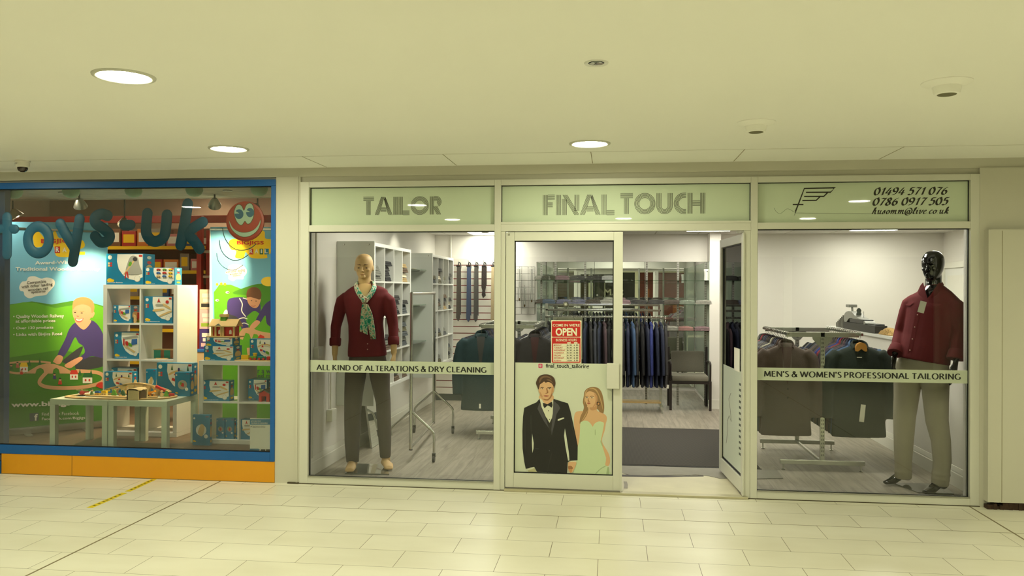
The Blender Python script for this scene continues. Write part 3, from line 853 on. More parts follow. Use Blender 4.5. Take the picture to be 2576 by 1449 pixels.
# smiling ball emblem with three bounce lines
t = thing('smiley_emblem', 'round red smiling ball emblem with bounce lines on the toy shop window', 'shop sign', W(617, 556, LY))
em = lambda a, b, d=0: W(*zb(a, b), LY) + Vector((0, -.012 - d, 0))
ring = lambda cx, cy, rx, ry, n=40: [(cx + rx * math.cos(2 * PI * i / n), cy + ry * math.sin(2 * PI * i / n)) for i in range(n)]
M_BALL = mat('ball_red', (158, 52, 32), .5, var=.05); M_EYEW = mat('emblem_pale', (164, 186, 160), .5, var=.01); M_PUP = mat('emblem_pupil', (42, 92, 116), .5); M_RIM = mat('emblem_dark', (84, 70, 40), .5)
mb = MB()
c0 = W(*zb(957, 402), LY); R0 = (W(*zb(1123, 402), LY) - c0).length
mb.lathe([(R0, 0), (R0 * .99, -.008), (R0 * .9, -.0115), (0, -.0118)], c0, 48, 0, 'y')
art(mb, [(3, [(818, 395), (850, 455), (900, 488), (960, 498), (1030, 478), (1075, 430), (1095, 380), (1096, 420), (1068, 485), (1010, 530), (945, 542), (880, 515), (835, 462)]),
         (1, [(822, 400), (852, 458), (900, 492), (960, 502), (1030, 482), (1075, 434), (1092, 392), (1090, 425), (1064, 482), (1008, 526), (945, 538), (884, 512), (838, 460)]),
         (3, [(880, 270), (910, 256), (935, 272), (950, 305), (968, 262), (998, 244), (1025, 258), (1040, 310), (1034, 370), (1008, 420), (980, 430), (958, 408), (935, 438), (905, 432), (876, 390), (862, 330)]),
         (1, [(884, 274), (910, 261), (931, 276), (950, 312), (972, 266), (998, 249), (1021, 262), (1035, 310), (1029, 368), (1004, 415), (980, 424), (958, 400), (933, 432), (907, 427), (881, 388), (867, 330)]),
         (2, ring(908, 342, 38, 42)), (2, ring(1003, 328, 34, 40)),
         (1, [(868, 310), (912, 336), (872, 338)], False), (1, [(962, 302), (1006, 322), (966, 326)], False)], em, .0003)
local(mb.build('ball', [M_BALL, M_EYEW, M_PUP, M_RIM], None), t)
for p, wdt in (([(757, 462), (775, 540), (820, 610), (880, 648), (950, 652), (1010, 630), (1050, 598)], .0036), ([(730, 565), (742, 640), (780, 700), (840, 738), (900, 738), (950, 715), (985, 692)], .0032), ([(707, 680), (718, 740), (755, 790), (810, 822), (870, 822), (910, 800), (935, 782)], .0025)):
    q = [W(*zb(a, b), LY - .006) for a, b in p]
    local(MB().tube(spl(q, 5), wdt, 8).build('bounce_line', mat('bounce_line_grey', (60, 84, 84), .5), None, 60), t)

# mint globe shades under the soffit
t = None
for px, nm in ((35, 'leftmost'), (179, 'second from the left'), (336, 'third from the left'), (489, 'fourth from the left'), (652, 'rightmost')):
    p = W(px, 470, .22)
    lab = 'mint green globe shade at the top of the toy window, %s' % nm
    if t is None:
        t = thing('globe_shade', lab, 'lamp shade', (p.x, .22, 2.52), 'mint globe shades')
        MB().lathe([(.072, 0), (.074, -.02), (.062, -.052), (.034, -.072), (0, -.078)], n=24).build('shade', mat('mint_shade', (156, 196, 160), .5, var=.03), t, 60)
        MB().lathe([(.02, .002), (.02, -.004), (0, -.004)], n=12).build('ceiling_cap', M_WHITE, t)
    else: dup(t, (p.x, .22, 2.52), None, lab)

# roll-up banners
def plane_f(A, B):
    A = Vector(A); B = Vector(B); u = (B - A); u.z = 0; u.normalize(); n = Vector((u.y, -u.x, 0))
    def f(px, py, d=0):
        r = ray(px, py); k = (A - CAM).dot(n) / r.dot(n)
        return CAM + r * k + n * d
    return f, u, n
def banner(label, A, B, z1, layers, texts, mats, pxy=None):
    A = Vector(A); B = Vector(B); f, u, n = plane_f(A, B)
    t = thing('pull_up_banner', label, 'banner', (A + B) / 2, 'pull-up banners')
    L = (B - A).length; M = Matrix.Translation(A) @ Matrix((u.to_4d(), (-n).to_4d(), Vector((0, 0, 1, 0)), (0, 0, 0, 1))).transposed()
    M = Matrix(((u.x, -n.x, 0, A.x), (u.y, -n.y, 0, A.y), (0, 0, 1, A.z), (0, 0, 0, 1)))
    h = z1 - A.z
    mb = MB().box(0, L, 0, .002, .06, h, 0, M)
    local(mb.build('sheet', M_CARDW, None), t)
    pr = MB(); art(pr, layers, f, .00006)
    for s, m, x0, y0, x1, y1, bo, sl in texts:
        ff = lambda a, b, f=f, x0=x0, y0=y0, sl=sl: f(a, y0 - (b - y0) + sl * (a - x0), .00006 * (len(layers) + 3))
        put_text(pr, s, ff, x0, y0, x1, y0 + (y0 - y1), bo, m)
    local(pr.build('print', mats, None), t)
    local(MB().bbox(-.01, L + .01, -.04, .05, .012, .075, .012, 0, M).build('base_cassette', M_STEEL, None, 40), t)
    local(MB().bbox(0, L, -.006, .012, h, h + .02, .003, 0, M).build('top_rail', M_STEEL, None), t)
    for q in (.18, L - .18):
        local(MB().bbox(q - .03, q + .03, -.16, -.02, 0, .012, .003, 0, M).build('foot', M_STEEL, None), t)
    return t
SKY = mat('print_sky', (112, 182, 214), .5, var=.02, scale=2); GRA = mat('print_grass', (92, 168, 24), .5, var=.05, scale=3); GRD = mat('print_grass_dark', (66, 132, 26), .5, var=.06, scale=4)
SKIN = mat('print_skin', (222, 160, 122), .5, var=.03); HAIRG = mat('print_hair_fair', (196, 138, 86), .5, var=.1, scale=50); NAVY = mat('print_navy', (62, 48, 116), .5, var=.08); JEAN = mat('print_jeans', (52, 52, 62), .5, var=.08)
TRK = mat('print_track', (214, 164, 122), .5, var=.04); PYEL = mat('print_yellow', (250, 206, 20), .5, var=.01); PRED = mat('print_red', (206, 44, 30), .5, var=.01); PBLK = mat('print_black', (40, 30, 30), .5, var=0); LIP = mat('print_lips', (190, 96, 84), .5); PTREE = mat('print_tree', (28, 96, 44), .5); PGRY = mat('print_dark_green_grey', (70, 84, 90), .5); SUN = mat('print_sun', (246, 206, 60), .5); HAIRB = mat('print_hair_brown', (112, 66, 40), .5, var=.1, scale=50)
BM = [SKY, GRA, GRD, SKIN, HAIRG, NAVY, JEAN, TRK, PYEL, PRED, M_CARDW, PBLK, LIP, PTREE, PGRY, SUN, HAIRB, M_TEAL]
Z1 = lambda *p: [za(a, b) for a, b in p]
z3 = lambda x, y: (x / 3.45, 800 + y / 3.45)
Z3 = lambda *p: [z3(a, b) for a, b in p]
off = lambda pts, w: None
def ribbon(pts, w):
    q = [(v.x, v.y) for v in spl([(a, b, 0) for a, b in pts], 5)]; L = []; R = []
    for i, p in enumerate(q):
        a = q[max(i - 1, 0)]; b = q[min(i + 1, len(q) - 1)]; dx, dy = b[0] - a[0], b[1] - a[1]; l = math.hypot(dx, dy) or 1
        L.append((p[0] - dy / l * w, p[1] + dx / l * w)); R.append((p[0] + dy / l * w, p[1] - dx / l * w))
    return L + R[::-1]
def house(px, py, w, h, roof):
    return [(10, [(px, py), (px + w, py), (px + w, py - h * .55), (px, py - h * .55)], False), (roof, [(px - 1, py - h * .55), (px + w * .15, py - h), (px + w * .85, py - h), (px + w + 1, py - h * .55)], False),
            (9, ring(px + w * .3, py - h * .3, w * .1, h * .13, 10), False), (9, ring(px + w * .7, py - h * .3, w * .1, h * .13, 10), False)]
def tree(px, py, s): return [(13, [(px - s * .45, py), (px, py - s * 1.9), (px + s * .45, py)], False)]
def peg(px, py, s, m): return [(m, [(px - s * .5, py), (px - s * .35, py - s), (px + s * .35, py - s), (px + s * .5, py)], False), (3, ring(px, py - s * 1.25, s * .34, s * .36, 10), False), (11, [(px - s * .34, py - s * 1.3), (px - s * .2, py - s * 1.65), (px + s * .2, py - s * 1.65), (px + s * .34, py - s * 1.3)], False)]
lay = [(0, [(22, 558), (272, 560), (263, 1061), (19, 1079)], False),
       (2, [(22, 790), (22, 766), (80, 758), (130, 766), (180, 757), (225, 760), (268, 772), (263, 1061), (19, 1079)], False),
       (1, [(22, 800), (22, 768), (60, 760), (90, 762), (140, 775), (180, 768), (235, 764), (268, 776), (265, 900), (150, 880), (21, 900)], False),
       (8, Z1((300, 540), (330, 500), (380, 545), (420, 590), (470, 560), (500, 500), (540, 575), (640, 560), (740, 590), (770, 620), (765, 660), (700, 690), (640, 745), (520, 742), (500, 690), (470, 640), (330, 660), (305, 610))),
       (9, Z1((498, 652), (548, 652), (548, 712), (498, 712)), False), (15, Z1((558, 655), (612, 655), (612, 714), (558, 714)), False), (8, Z1((705, 700), (775, 700), (775, 728), (705, 728)), False),
       (10, Z1((175, 1020), (200, 975), (240, 965), (262, 930), (320, 925), (375, 945), (430, 935), (490, 955), (498, 1000), (470, 1040), (440, 1070), (415, 1095), (330, 1105), (270, 1125), (225, 1100), (215, 1065), (185, 1055))),
       (6, Z3((720, 245), (560, 355), (552, 388), (640, 400), (720, 350), (905, 335), (905, 405), (850, 432), (740, 446), (650, 425))),
       (5, Z3((660, 40), (605, 90), (565, 185), (500, 322), (548, 338), (600, 265), (650, 168), (682, 215), (722, 246), (735, 300), (690, 345), (720, 362), (800, 330), (905, 338), (905, 190), (880, 110), (835, 45), (785, 22), (720, 75))),
       (3, Z3((655, 15), (780, 15), (780, 50), (730, 100), (680, 70))),
       (3, Z1((668, 1195), (700, 1170), (790, 1175), (838, 1205), (842, 1270), (820, 1312), (788, 1350), (740, 1364), (695, 1342), (668, 1292), (660, 1240))),
       (3, Z1((832, 1262), (852, 1246), (862, 1262), (848, 1295), (832, 1300))),
       (4, Z1((662, 1230), (664, 1165), (690, 1130), (740, 1114), (800, 1120), (845, 1152), (860, 1200), (852, 1246), (834, 1256), (822, 1205), (760, 1180), (700, 1192), (676, 1212))),
       (11, ring(*za(684, 1254), 2.6, 1.3, 8)), (11, ring(*za(745, 1258), 2.8, 1.3, 8)), (4, Z1((668, 1238), (700, 1236), (700, 1242), (668, 1244)), False), (4, Z1((728, 1240), (766, 1242), (766, 1248), (728, 1246)), False),
       (12, Z1((682, 1306), (720, 1316), (760, 1304), (744, 1336), (715, 1344), (692, 1332))), (10, Z1((690, 1310), (720, 1319), (754, 1309), (738, 1328), (704, 1328))),
       (12, Z1((698, 1282), (716, 1286), (722, 1280), (716, 1292), (702, 1290))),
       (3, Z3((500, 324), (545, 336), (532, 385), (505, 402), (470, 386), (462, 374))), (3, Z3((690, 338), (716, 356), (650, 410), (605, 436), (560, 416), (592, 386))),
       (7, ribbon(Z3((76, 390), (200, 380), (330, 378), (440, 388)), 2.4), False), (7, ribbon(Z3((76, 468), (150, 480), (220, 470)), 2.8), False),
       (7, Z3((215, 480), (330, 412), (400, 394), (470, 398), (560, 428), (650, 482), (518, 482), (510, 446), (488, 432), (464, 446), (456, 482), (384, 482), (376, 446), (350, 432), (318, 446), (306, 482)), False),
       (7, ribbon(Z3((425, 450), (352, 530), (350, 575), (430, 602), (600, 607), (760, 594), (880, 558), (900, 510), (860, 478), (780, 466), (660, 458)), 4.6), False)]
lay += house(50, 936, 20, 24, 8) + house(176, 955, 20, 24, 9) + house(208, 964, 24, 26, 13) + tree(74, 920, 9) + tree(100, 918, 9) + tree(201, 944, 9) + tree(229, 946, 9) + peg(28, 930, 9, 13) + peg(44, 925, 9, 12) + peg(137, 953, 9, 5) + peg(151, 967, 10, 9) + peg(54, 942, 8, 9) + [(9, Z3((832, 590), (860, 560), (900, 562), (902, 605), (880, 610)), True), (14, [(74, 1040), (97, 1038), (97, 1058), (75, 1060)], False)]
tx = [('BIGJIGS', 9, 103, 615, 186, 601, .02, -.01), ('R', 10, 140, 634, 149, 622, .03, 0), ('A', 10, 157, 634, 167, 623, .03, 0),
      ('Award-Winning', 10, 88, 668, 205, 657, .02, -.02), ('Traditional Wooden Railway', 10, 39, 684, 252, 672, .02, 0),
      ('Compatible', 11, 68, 717, 116, 708, .01, -.09), ('with other leading', 11, 54, 727, 132, 718, .01, -.09), ('wooden rail', 11, 70, 733, 120, 726, .01, -.09), ('systems', 11, 79, 740, 114, 733, .01, -.09),
      ('\u2022 Quality Wooden Railway', 10, 33, 803, 161, 792, .02, -.015), ('at affordable prices', 10, 39, 814, 139, 804, .02, -.015), ('\u2022 Over 130 products', 10, 33, 831, 134, 822, .02, -.02), ('\u2022 Links with Bigjigs Road', 10, 33, 848, 156, 838, .02, -.02),
      ('www.bigjigs', 10, 28, 1028, 178, 1012, .03, -.03), ('f', 10, 86, 1058, 95, 1041, .03, 0), ('Find us on Facebook', 10, 105, 1046, 199, 1038, 0, -.03), ('Facebook.com/Bigjigs', 10, 105, 1059, 214, 1050.5, .01, -.03)]
banner('tall pull-up banner with a smiling fair-haired boy and a wooden railway, at the left', (-5.80, .63, TF), (-5.19, 1.25, TF), 2.20, lay, tx, BM)
lay = [(0, [(529, 571), (700, 571), (700, 1120), (545, 1120)], False),
       (1, [(538, 735), (552, 716), (580, 716), (610, 728), (640, 718), (700, 712), (700, 1120), (545, 1120)], False), (2, [(585, 738), (620, 722), (655, 714), (700, 720), (700, 760), (640, 745)], True),
       (15, ring(*zb(1155, 925), 18, 12, 20), False), (2, [(640, 726), (700, 718), (700, 800), (640, 760)], False),
       (8, [zb(a, b) for a, b in ((812, 585), (850, 555), (950, 560), (1050, 490), (1120, 488), (1130, 550), (1190, 560), (1250, 600), (1250, 660), (1150, 690), (1140, 722), (1010, 720), (960, 670), (940, 720), (870, 718), (876, 660), (830, 645))]),
       (9, [zb(a, b) for a, b in ((990, 640), (1026, 640), (1026, 690), (990, 690))], False), (15, [zb(a, b) for a, b in ((1036, 640), (1072, 640), (1072, 690), (1036, 690))], False), (13, [zb(a, b) for a, b in ((1080, 640), (1112, 640), (1112, 690), (1080, 690))], False), (17, [zb(a, b) for a, b in ((1122, 640), (1160, 640), (1160, 690), (1122, 690))], False),
       (10, [zb(a, b) for a, b in ((782, 850), (805, 820), (812, 790), (860, 776), (930, 785), (966, 820), (965, 855), (945, 880), (935, 905), (880, 905), (850, 920), (810, 900), (812, 870))]),
       (6, [zb(a, b) for a, b in ((800, 1180), (850, 1170), (920, 1200), (930, 1290), (890, 1300), (800, 1270))]),
       (10, [zb(a, b) for a, b in ((775, 1180), (800, 1175), (800, 1240), (765, 1262), (758, 1240))]),
       (5, [zb(a, b) for a, b in ((800, 1110), (830, 1070), (930, 1062), (1000, 1080), (1080, 1110), (1085, 1200), (1040, 1180), (1000, 1200), (960, 1250), (985, 1330), (930, 1345), (890, 1240), (810, 1200))]),
       (10, ribbon([zb(a, b) for a, b in ((905, 1070), (930, 1120), (925, 1180), (960, 1230))], 1.3), False), (10, ribbon([zb(a, b) for a, b in ((935, 1068), (1000, 1090), (1030, 1130))], 1.2), False), (10, ribbon([zb(a, b) for a, b in ((900, 1250), (940, 1240), (975, 1250))], 1.2), False), (10, ribbon([zb(a, b) for a, b in ((910, 1300), (945, 1285), (985, 1300))], 1.2), False),
       (3, [zb(a, b) for a, b in ((970, 1050), (1000, 1040), (1085, 1060), (1080, 1120), (1050, 1155), (1010, 1145), (980, 1110))]),
       (16, [zb(a, b) for a, b in ((968, 1060), (975, 1000), (1020, 974), (1070, 985), (1096, 1030), (1085, 1080), (1040, 1070), (1000, 1060))]),
       (12, ribbon([zb(a, b) for a, b in ((1005, 1136), (1030, 1140), (1045, 1132))], 1.0), False), (11, ring(*zb(1010, 1092), 2, 1, 8), False), (11, ring(*zb(1050, 1095), 2, 1, 8), False),
       (5, [zb(a, b) for a, b in ((1195, 1080), (1130, 1120), (1080, 1200), (1050, 1260), (1085, 1280), (1130, 1220), (1150, 1300), (1250, 1320), (1250, 1080))]),
       (3, [zb(a, b) for a, b in ((930, 1335), (985, 1328), (1000, 1350), (960, 1362))]), (3, [zb(a, b) for a, b in ((1050, 1262), (1085, 1280), (1040, 1330), (1005, 1345), (1000, 1310))]),
       (7, ribbon([zb(a, b) for a, b in ((905, 1400), (940, 1350), (1000, 1340), (1080, 1370), (1200, 1390))], 4), False), (7, [zb(a, b) for a, b in ((900, 1420), (930, 1350), (1000, 1345), (1100, 1375), (1200, 1400), (1200, 1440), (1090, 1430), (1060, 1385), (1030, 1380), (1010, 1430), (990, 1380), (960, 1370), (935, 1430))], False),
       (9, [zb(a, b) for a, b in ((1060, 1420), (1085, 1385), (1120, 1400), (1125, 1440), (1060, 1440))], False), (7, ribbon([zb(a, b) for a, b in ((990, 1500), (1000, 1560), (1060, 1620))], 6), False)]
for a, b in ((802, 1020), (712, 1088)): lay += [(10, ring(*zb(a, b), 5, 3, 8), False), (11, ring(*zb(a + 6, b), 2.4, 1.6, 6), False)]
for a, b in ((712, 950), (748, 945), (780, 948)): lay += [(8, ring(*zb(a, b), 3.4, 3.8, 8), False)]
tx = [('BIGJIGS', 9, 596, 618, 664, 606, .03, 0), ('R', 10, 628, 637, 636, 627, .03, 0), ('A', 10, 641, 637, 650, 627, .03, 0), ('I', 10, 656, 637, 660, 627, .03, 0), ('L', 10, 666, 637, 674, 627, .03, 0),
      ('with other leading', 11, 568, 690, 616, 681, .01, -.12), ('wooden rail', 11, 578, 693, 608, 687, .01, -.12), ('systems', 11, 586, 698, 605, 692, .01, -.1), ('er a wide', 14, 640, 939, 700, 926, .01, 0), ('ited range', 14, 640, 953, 705, 940, .01, 0)]
banner('pull-up banner with two boys at play, at the right of the toy window', (-4.14, 1.42, TF), (-3.29, 1.42, TF), 2.235, lay, tx, BM)

# cube shelves
def cubes(name, label, x0, y0, z0, cols, rows, cell, depth, parent_rot=0, outer=.04, inner=.016, m=M_WHITE, group=None):
    """shelf open to -y; front-left-bottom corner at x0,y0,z0"""
    w = cols * cell + (cols - 1) * inner + 2 * outer; h = rows * cell + (rows - 1) * inner + 2 * outer
    t = thing(name, label, 'shelf unit', (x0, y0, z0), group)
    MB().bbox(0, w, 0, depth, h - outer, h, .002).build('top', m, t)
    MB().bbox(0, w, 0, depth, 0, outer, .002).build('bottom', m, t)
    for x in (0, w - outer): MB().bbox(x, x + outer, 0, depth, outer, h - outer, .002).build('side', m, t)
    for i in range(1, cols):
        x = outer + i * cell + (i - 1) * inner
        MB().box(x, x + inner, .004, depth - .004, outer, h - outer).build('divider', m, t)
    for j in range(1, rows):
        z = outer + j * cell + (j - 1) * inner
        for i in range(cols):
            x = outer + i * (cell + inner)
            MB().box(x, x + cell, .004, depth - .004, z, z + inner).build('shelf', m, t)
    return t
tall = cubes('cube_shelf', 'tall white cube shelf of two columns in the toy window', -4.925, .82, TF, 2, 4, .335, .39)
low = cubes('cube_shelf', 'low white cube shelf of four compartments at the right of the toy window', -3.80, .56, TF, 2, 2, .335, .39)

# boxed toys
def toybox(label, x, y, z, w, h, d, v=0, rz=0, txt='', seed=0, group='boxed wooden railway toys'):
    t = thing('toy_box', label, 'toy box', (x, y, z), group, rz)
    mb = MB().bbox(0, w, 0, d, 0, h, .0015)
    mb.build('carton', M_TEAL, t)
    f = lambda a, b, q=0: Vector((a * w, -.0003 - q, b * h))
    p = MB()
    if v == 0:      # white picture area with a curved left edge
        L = [(0, [(.98, .98), (.30, .98), (.29, .75), (.34, .5), (.46, .3), (.62, .18), (.78, .14), (.98, .24)], False)]
    elif v == 1:    # window cut-out
        L = [(0, ring(.5, .5, .30, .22 * w / h * 1.4, 28), False)]
    else:
        L = [(4, ring(.5, .48, .31, .20 * w / h * 1.5, 28), False)]
    L += [(0, ring(.10, .88, .055, .055 * w / h, 12), False), (3, ring(.10, .14, .075, .05 * w / h, 12), False), (3, ring(.17, .13, .05, .035 * w / h, 12), False)]
    rs = random.Random(seed + 11)
    if v == 0:
        for i in range(4): L.append((1 if i % 2 else 5, [(.05 + .06 * (i % 2), .58 + .08 * (i // 2)), (.10 + .06 * (i % 2), .58 + .08 * (i // 2)), (.10 + .06 * (i % 2), .64 + .08 * (i // 2)), (.05 + .06 * (i % 2), .64 + .08 * (i // 2))], False))
        L.append((0, ring(.84, .20, .085, .085 * w / h, 18), False)); L.append((4, ring(.84, .20, .078, .078 * w / h, 18), False)); L.append((0, ring(.84, .20, .072, .072 * w / h, 18), False))
    else:
        L.append((0, ring(.78, .30, .11, .11 * w / h, 16), False))
    L.append((1, [(.88, .90), (.97, .90), (.97, .96), (.88, .96)], False)) if v == 0 else L.append((1, [(.76, .93), (.94, .93), (.94, .95), (.76, .95)], False))
    kinds = seed % 5
    if v == 0:
        if kinds == 0:   # tall mountain with a railway down the slope
            L += [(4, [(.55, .35), (.58, .70), (.68, .92), (.84, .88), (.90, .62), (.95, .36)], True), (5, [(.46, .32), (.52, .36), (.80, .80), (.76, .84)], False), (6, [(.60, .62), (.66, .60), (.70, .70), (.64, .74)], True), (1, [(.50, .20), (.53, .20), (.56, .42), (.53, .42)], False), (1, [(.58, .22), (.61, .22), (.59, .42), (.56, .42)], False), (7, ring(.78, .82, .06, .07, 12), False)]
        elif kinds == 1: # little vehicles
            for i in range(9):
                a = .40 + .2 * (i % 3); b = .88 - .19 * (i // 3)
                L += [((1, 6, 3, 2, 1, 3, 5, 2, 3)[i], [(a, b - .04), (a + .13, b - .04), (a + .13, b + .01), (a + .09, b + .05), (a + .02, b + .05), (a, b + .01)], True), (7, ring(a + .03, b - .05, .02, .03, 8), False), (7, ring(a + .10, b - .05, .02, .03, 8), False)]
        elif kinds == 2: # track pieces
            L += [(5, [(.34, .44), (.68, .50), (.68, .55), (.34, .52)], True), (5, [(.66, .68), (.90, .54), (.92, .60), (.70, .74)], True), (5, [(.56, .26), (.94, .42), (.94, .48), (.58, .32)], True), (1, [(.46, .76), (.52, .95), (.58, .76), (.54, .80), (.50, .80)], False), (1, ring(.82, .80, .06, .06, 10), False), (4, [(.42, .66), (.66, .66), (.64, .72), (.44, .72)], True)]
        elif kinds == 3: # engine shed
            L += [(4, [(.32, .80), (.90, .88), (.97, .82), (.40, .74)], False), (1, [(.36, .52), (.42, .50), (.42, .74), (.36, .76)], False), (2, [(.68, .52), (.92, .56), (.92, .76), (.70, .74)], False), (6, [(.56, .52), (.70, .46), (.70, .56), (.58, .62)], True), (1, [(.46, .54), (.56, .50), (.56, .64), (.46, .66)], True), (5, [(.40, .48), (.80, .24), (.86, .28), (.44, .52)], False)]
        else:            # people, trees and a line of wagons
            L += [(5, [(.36, .62), (.60, .72), (.92, .66), (.92, .71), (.60, .78), (.36, .68)], True), (8, [(.40, .78), (.43, .95), (.46, .78)], False), (8, [(.84, .76), (.87, .95), (.90, .76)], False), (9, ring(.62, .80, .03, .06, 10), False), (1, [(.48, .62), (.58, .62), (.53, .72)], False), (1, [(.42, .46), (.52, .42), (.54, .50), (.44, .54)], False), (2, [(.54, .42), (.64, .36), (.66, .44), (.56, .49)], False), (6, [(.66, .35), (.78, .28), (.80, .38), (.68, .44)], True)]
    elif v == 1:
        L += [(5, [(.32, .40), (.50, .30), (.62, .36), (.70, .62), (.52, .70), (.40, .58)], True)]
    else:
        L += [(1, [(.40, .44), (.58, .40), (.60, .52), (.42, .56)], True), (6, [(.34, .50), (.44, .48), (.44, .58), (.36, .58)], True)]
    art(p, L, f, .00025)
    if txt: put_text(p, txt, lambda a, b: f(a, b, .004), .04, .045, min(.62, .04 + .026 * len(txt)), .085, .01, 0)
    p.build('printed_front', [M_CARDW, M_RED, M_BT, M_YT, M_GREYP, M_WOOD, M_GRN, M_DARK, PTREE, NAVY], t)
    s = MB(); g = lambda a, b, q=0: Vector((w + .0003 + q, a * d, b * h))
    art(s, [(0, ring(.5, .88, .2, .05 * d / h + .02, 12), False), (1, ring(.5, .72, .2, .05, 12), False), (2, [(.2, .3), (.8, .3), (.8, .55), (.5, .65), (.2, .55)], True), (3, ring(.5, .14, .25, .05, 12), False)], g, .0003)
    s.build('printed_side', [M_CARDW, M_RED, M_WOOD, M_YT], t)
    return t
def bx(label, p0, p1, y, d, z=None, **k):   # box whose front face fills a photo rectangle at depth y
    a = W(p0[0], p1[1], y); b = W(p1[0], p0[1], y)
    zz = a.z if z is None else z
    return toybox(label, a.x, y, zz, b.x - a.x, b.z - zz, d, **k)
TT = 1.668 + 0.0
TZ = TF + 4 * .335 + 3 * .016 + .08
bx('large white and teal toy box with a mountain picture on top of the tall shelf', (267, 638), (361, 719), .84, .20, TZ, v=0, seed=0, txt='Mountain Railway')
bx('smaller toy box with pictures of nine vehicles on top of the tall shelf', (364, 673), (440, 719), .83, .13, TZ, v=0, seed=1, txt='Vehicle Pack')
rowz = [TF + .04 + i * .351 for i in range(4)]
bx('small toy box with a tunnel picture in the upper left cube of the tall shelf', (285, 768), (329, 815), .87, .16, rowz[3] + .0, v=0, seed=8, txt='Tunnel')
bx('toy box of wooden bridge and track pieces in the upper right cube', (363, 746), (434, 817), .85, .12, rowz[3], v=0, seed=2, txt='Bridge Expansion Set')
bx('toy box with an engine shed picture in the second cube down on the left', (287, 836), (351, 905), .86, .20, rowz[2], v=0, seed=3, txt='Triple Engine Shed')
bx('toy box half hidden behind another in the third cube down on the left', (275, 926), (345, 990), .90, .14, rowz[1], v=0, seed=5)
# ---------------------------------------------------------------- toy shop: tables, toys, stock
M_TBL = mat('pale_lacquer', (214, 226, 204), .35, var=.01)
def side_table(x, label):
    t = thing('side_table', label, 'table', (x, .08, TF), 'square white side tables')
    MB().bbox(0, .545, 0, .55, .40, .45, .003).build('tabletop', M_TBL, t)
    for a in (0, .495):
        for b in (0, .50): MB().bbox(a, a + .05, b, b + .05, 0, .40, .002).build('leg', M_TBL, t)
    return t
tb = side_table(-4.94, 'white square side table on the left, under the toy railway')
dup(tb, (-4.385, .08, TF), None, 'white square side table on the right, under the toy railway')
TB = TF + .451
def at(px, py, z):                                  # a spot on the table, kept in front of the viaduct
    p = G(px, py, z)
    return p if p.y < .35 else Vector((W(px, py, .35).x, .35, z))
M_TRACK = mat('beech_track', (222, 190, 132), .5, var=.08, scale=18)
t = thing('toy_railway_track', 'oval of grooved wooden railway track on the two white tables', 'toy track', (-4.3, .33, TB))
path = [(-4.86, .20), (-4.80, .34), (-4.60, .44), (-4.30, .49), (-4.05, .46), (-3.92, .36), (-3.95, .22), (-4.15, .14), (-4.40, .125), (-4.70, .13)]
def track(path, closed=True, w=.02, z0=0.0, zs=None):
    q = spl([(a, b, 0) for a, b in path], 6, closed); mb = MB(); n = len(q)
    for off_, ww, hh in ((0, w, .009), (-w * .62, w * .38, .012), (w * .62, w * .38, .012)):
        vs = []; fs_ = []
        for i, p in enumerate(q):
            a = q[i - 1] if (closed or i > 0) else p; b = q[(i + 1) % n] if (closed or i < n - 1) else p
            d = (b - a).normalized(); m_ = Vector((-d.y, d.x, 0)); c = p + m_ * off_
            z = zs(i / n) if zs else TB
            for s_, zz in ((-1, 0), (1, 0), (1, hh), (-1, hh)): vs.append((c.x + m_.x * ww * s_, c.y + m_.y * ww * s_, z + zz))
        for i in range(n if closed else n - 1):
            j = (i + 1) % n
            for k in range(4): fs_.append((i * 4 + k, i * 4 + (k + 1) % 4, j * 4 + (k + 1) % 4, j * 4 + k))
        if not closed: fs_ += [(0, 1, 2, 3), tuple((n - 1) * 4 + k for k in range(4))]
        mb.add(vs, fs_)
    return mb
local(track(path).build('track_loop', M_TRACK, None), t)
local(track([(-4.74, .31), (-4.55, .27), (-4.3, .25), (-4.06, .31)], False).build('track_siding', M_TRACK, None), t)
# arched viaduct
t = thing('toy_viaduct', 'long arched wooden viaduct behind the tunnel on the toy table', 'toy bridge', (-4.38, .40, TB))
def zs(u): return TB + .015 + .085 * math.sin(PI * min(1, max(0, u))) ** .8
local(track([(-4.66, .42), (-4.5, .44), (-4.35, .45), (-4.2, .44), (-3.99, .40)], False, .021, 0, zs).build('deck', M_TRACK, None), t)
for x, h in ((-4.55, .058), (-4.47, .082), (-4.39, .097), (-4.31, .097), (-4.23, .086), (-4.14, .062)):
    mb = MB(); mb.prism([(-.014, 0), (.014, 0), (.014, h * .5), (.034, h), (-.034, h), (-.014, h * .5)], 'y', -.02, .02, None, Matrix.Translation((x, .445, TB + .0)))
    local(mb.build('pier', M_TRACK, None), t)
# tunnel block
p0 = W(327, 1007, .15); p1 = W(356, 978, .15); 
t = thing('toy_tunnel', 'chunky beige tunnel block at the front of the toy table', 'toy tunnel', (p0.x, .10, TB))
wv = p1.x - p0.x
mb = MB()
ol = [(0, 0), (0, .085), (.02, .097)] + [(wv * .5 + .001, .099)] + [(wv - .02, .097), (wv, .085), (wv, 0)]
mb.prism(ol, 'y', .0, .012); mb.prism(ol, 'y', .14, .152)
mb.box(0, .012, .0, .152, 0, .085); mb.prism([(0, .08), (.02, .086), (wv * .5, .088), (wv - .02, .086), (wv, .08), (wv, .085), (wv - .02, .097), (wv * .5, .099), (.02, .097), (0, .085)], 'y', .0, .152)
mb.build('body', mat('tunnel_beige', (224, 200, 146), .85, var=.12, scale=60, bump=.2), t)
MB().prism([(wv * .999, 0)] + [(wv * .999 + .0, 0)] + arc(0, 0, .001, .001, 0, 1, 1), 'y', .0, .001).build('sill', M_TRACK, t) if False else None
ar = MB(); q = arc(.076, .045, .046, .042, 0, 180, 14)
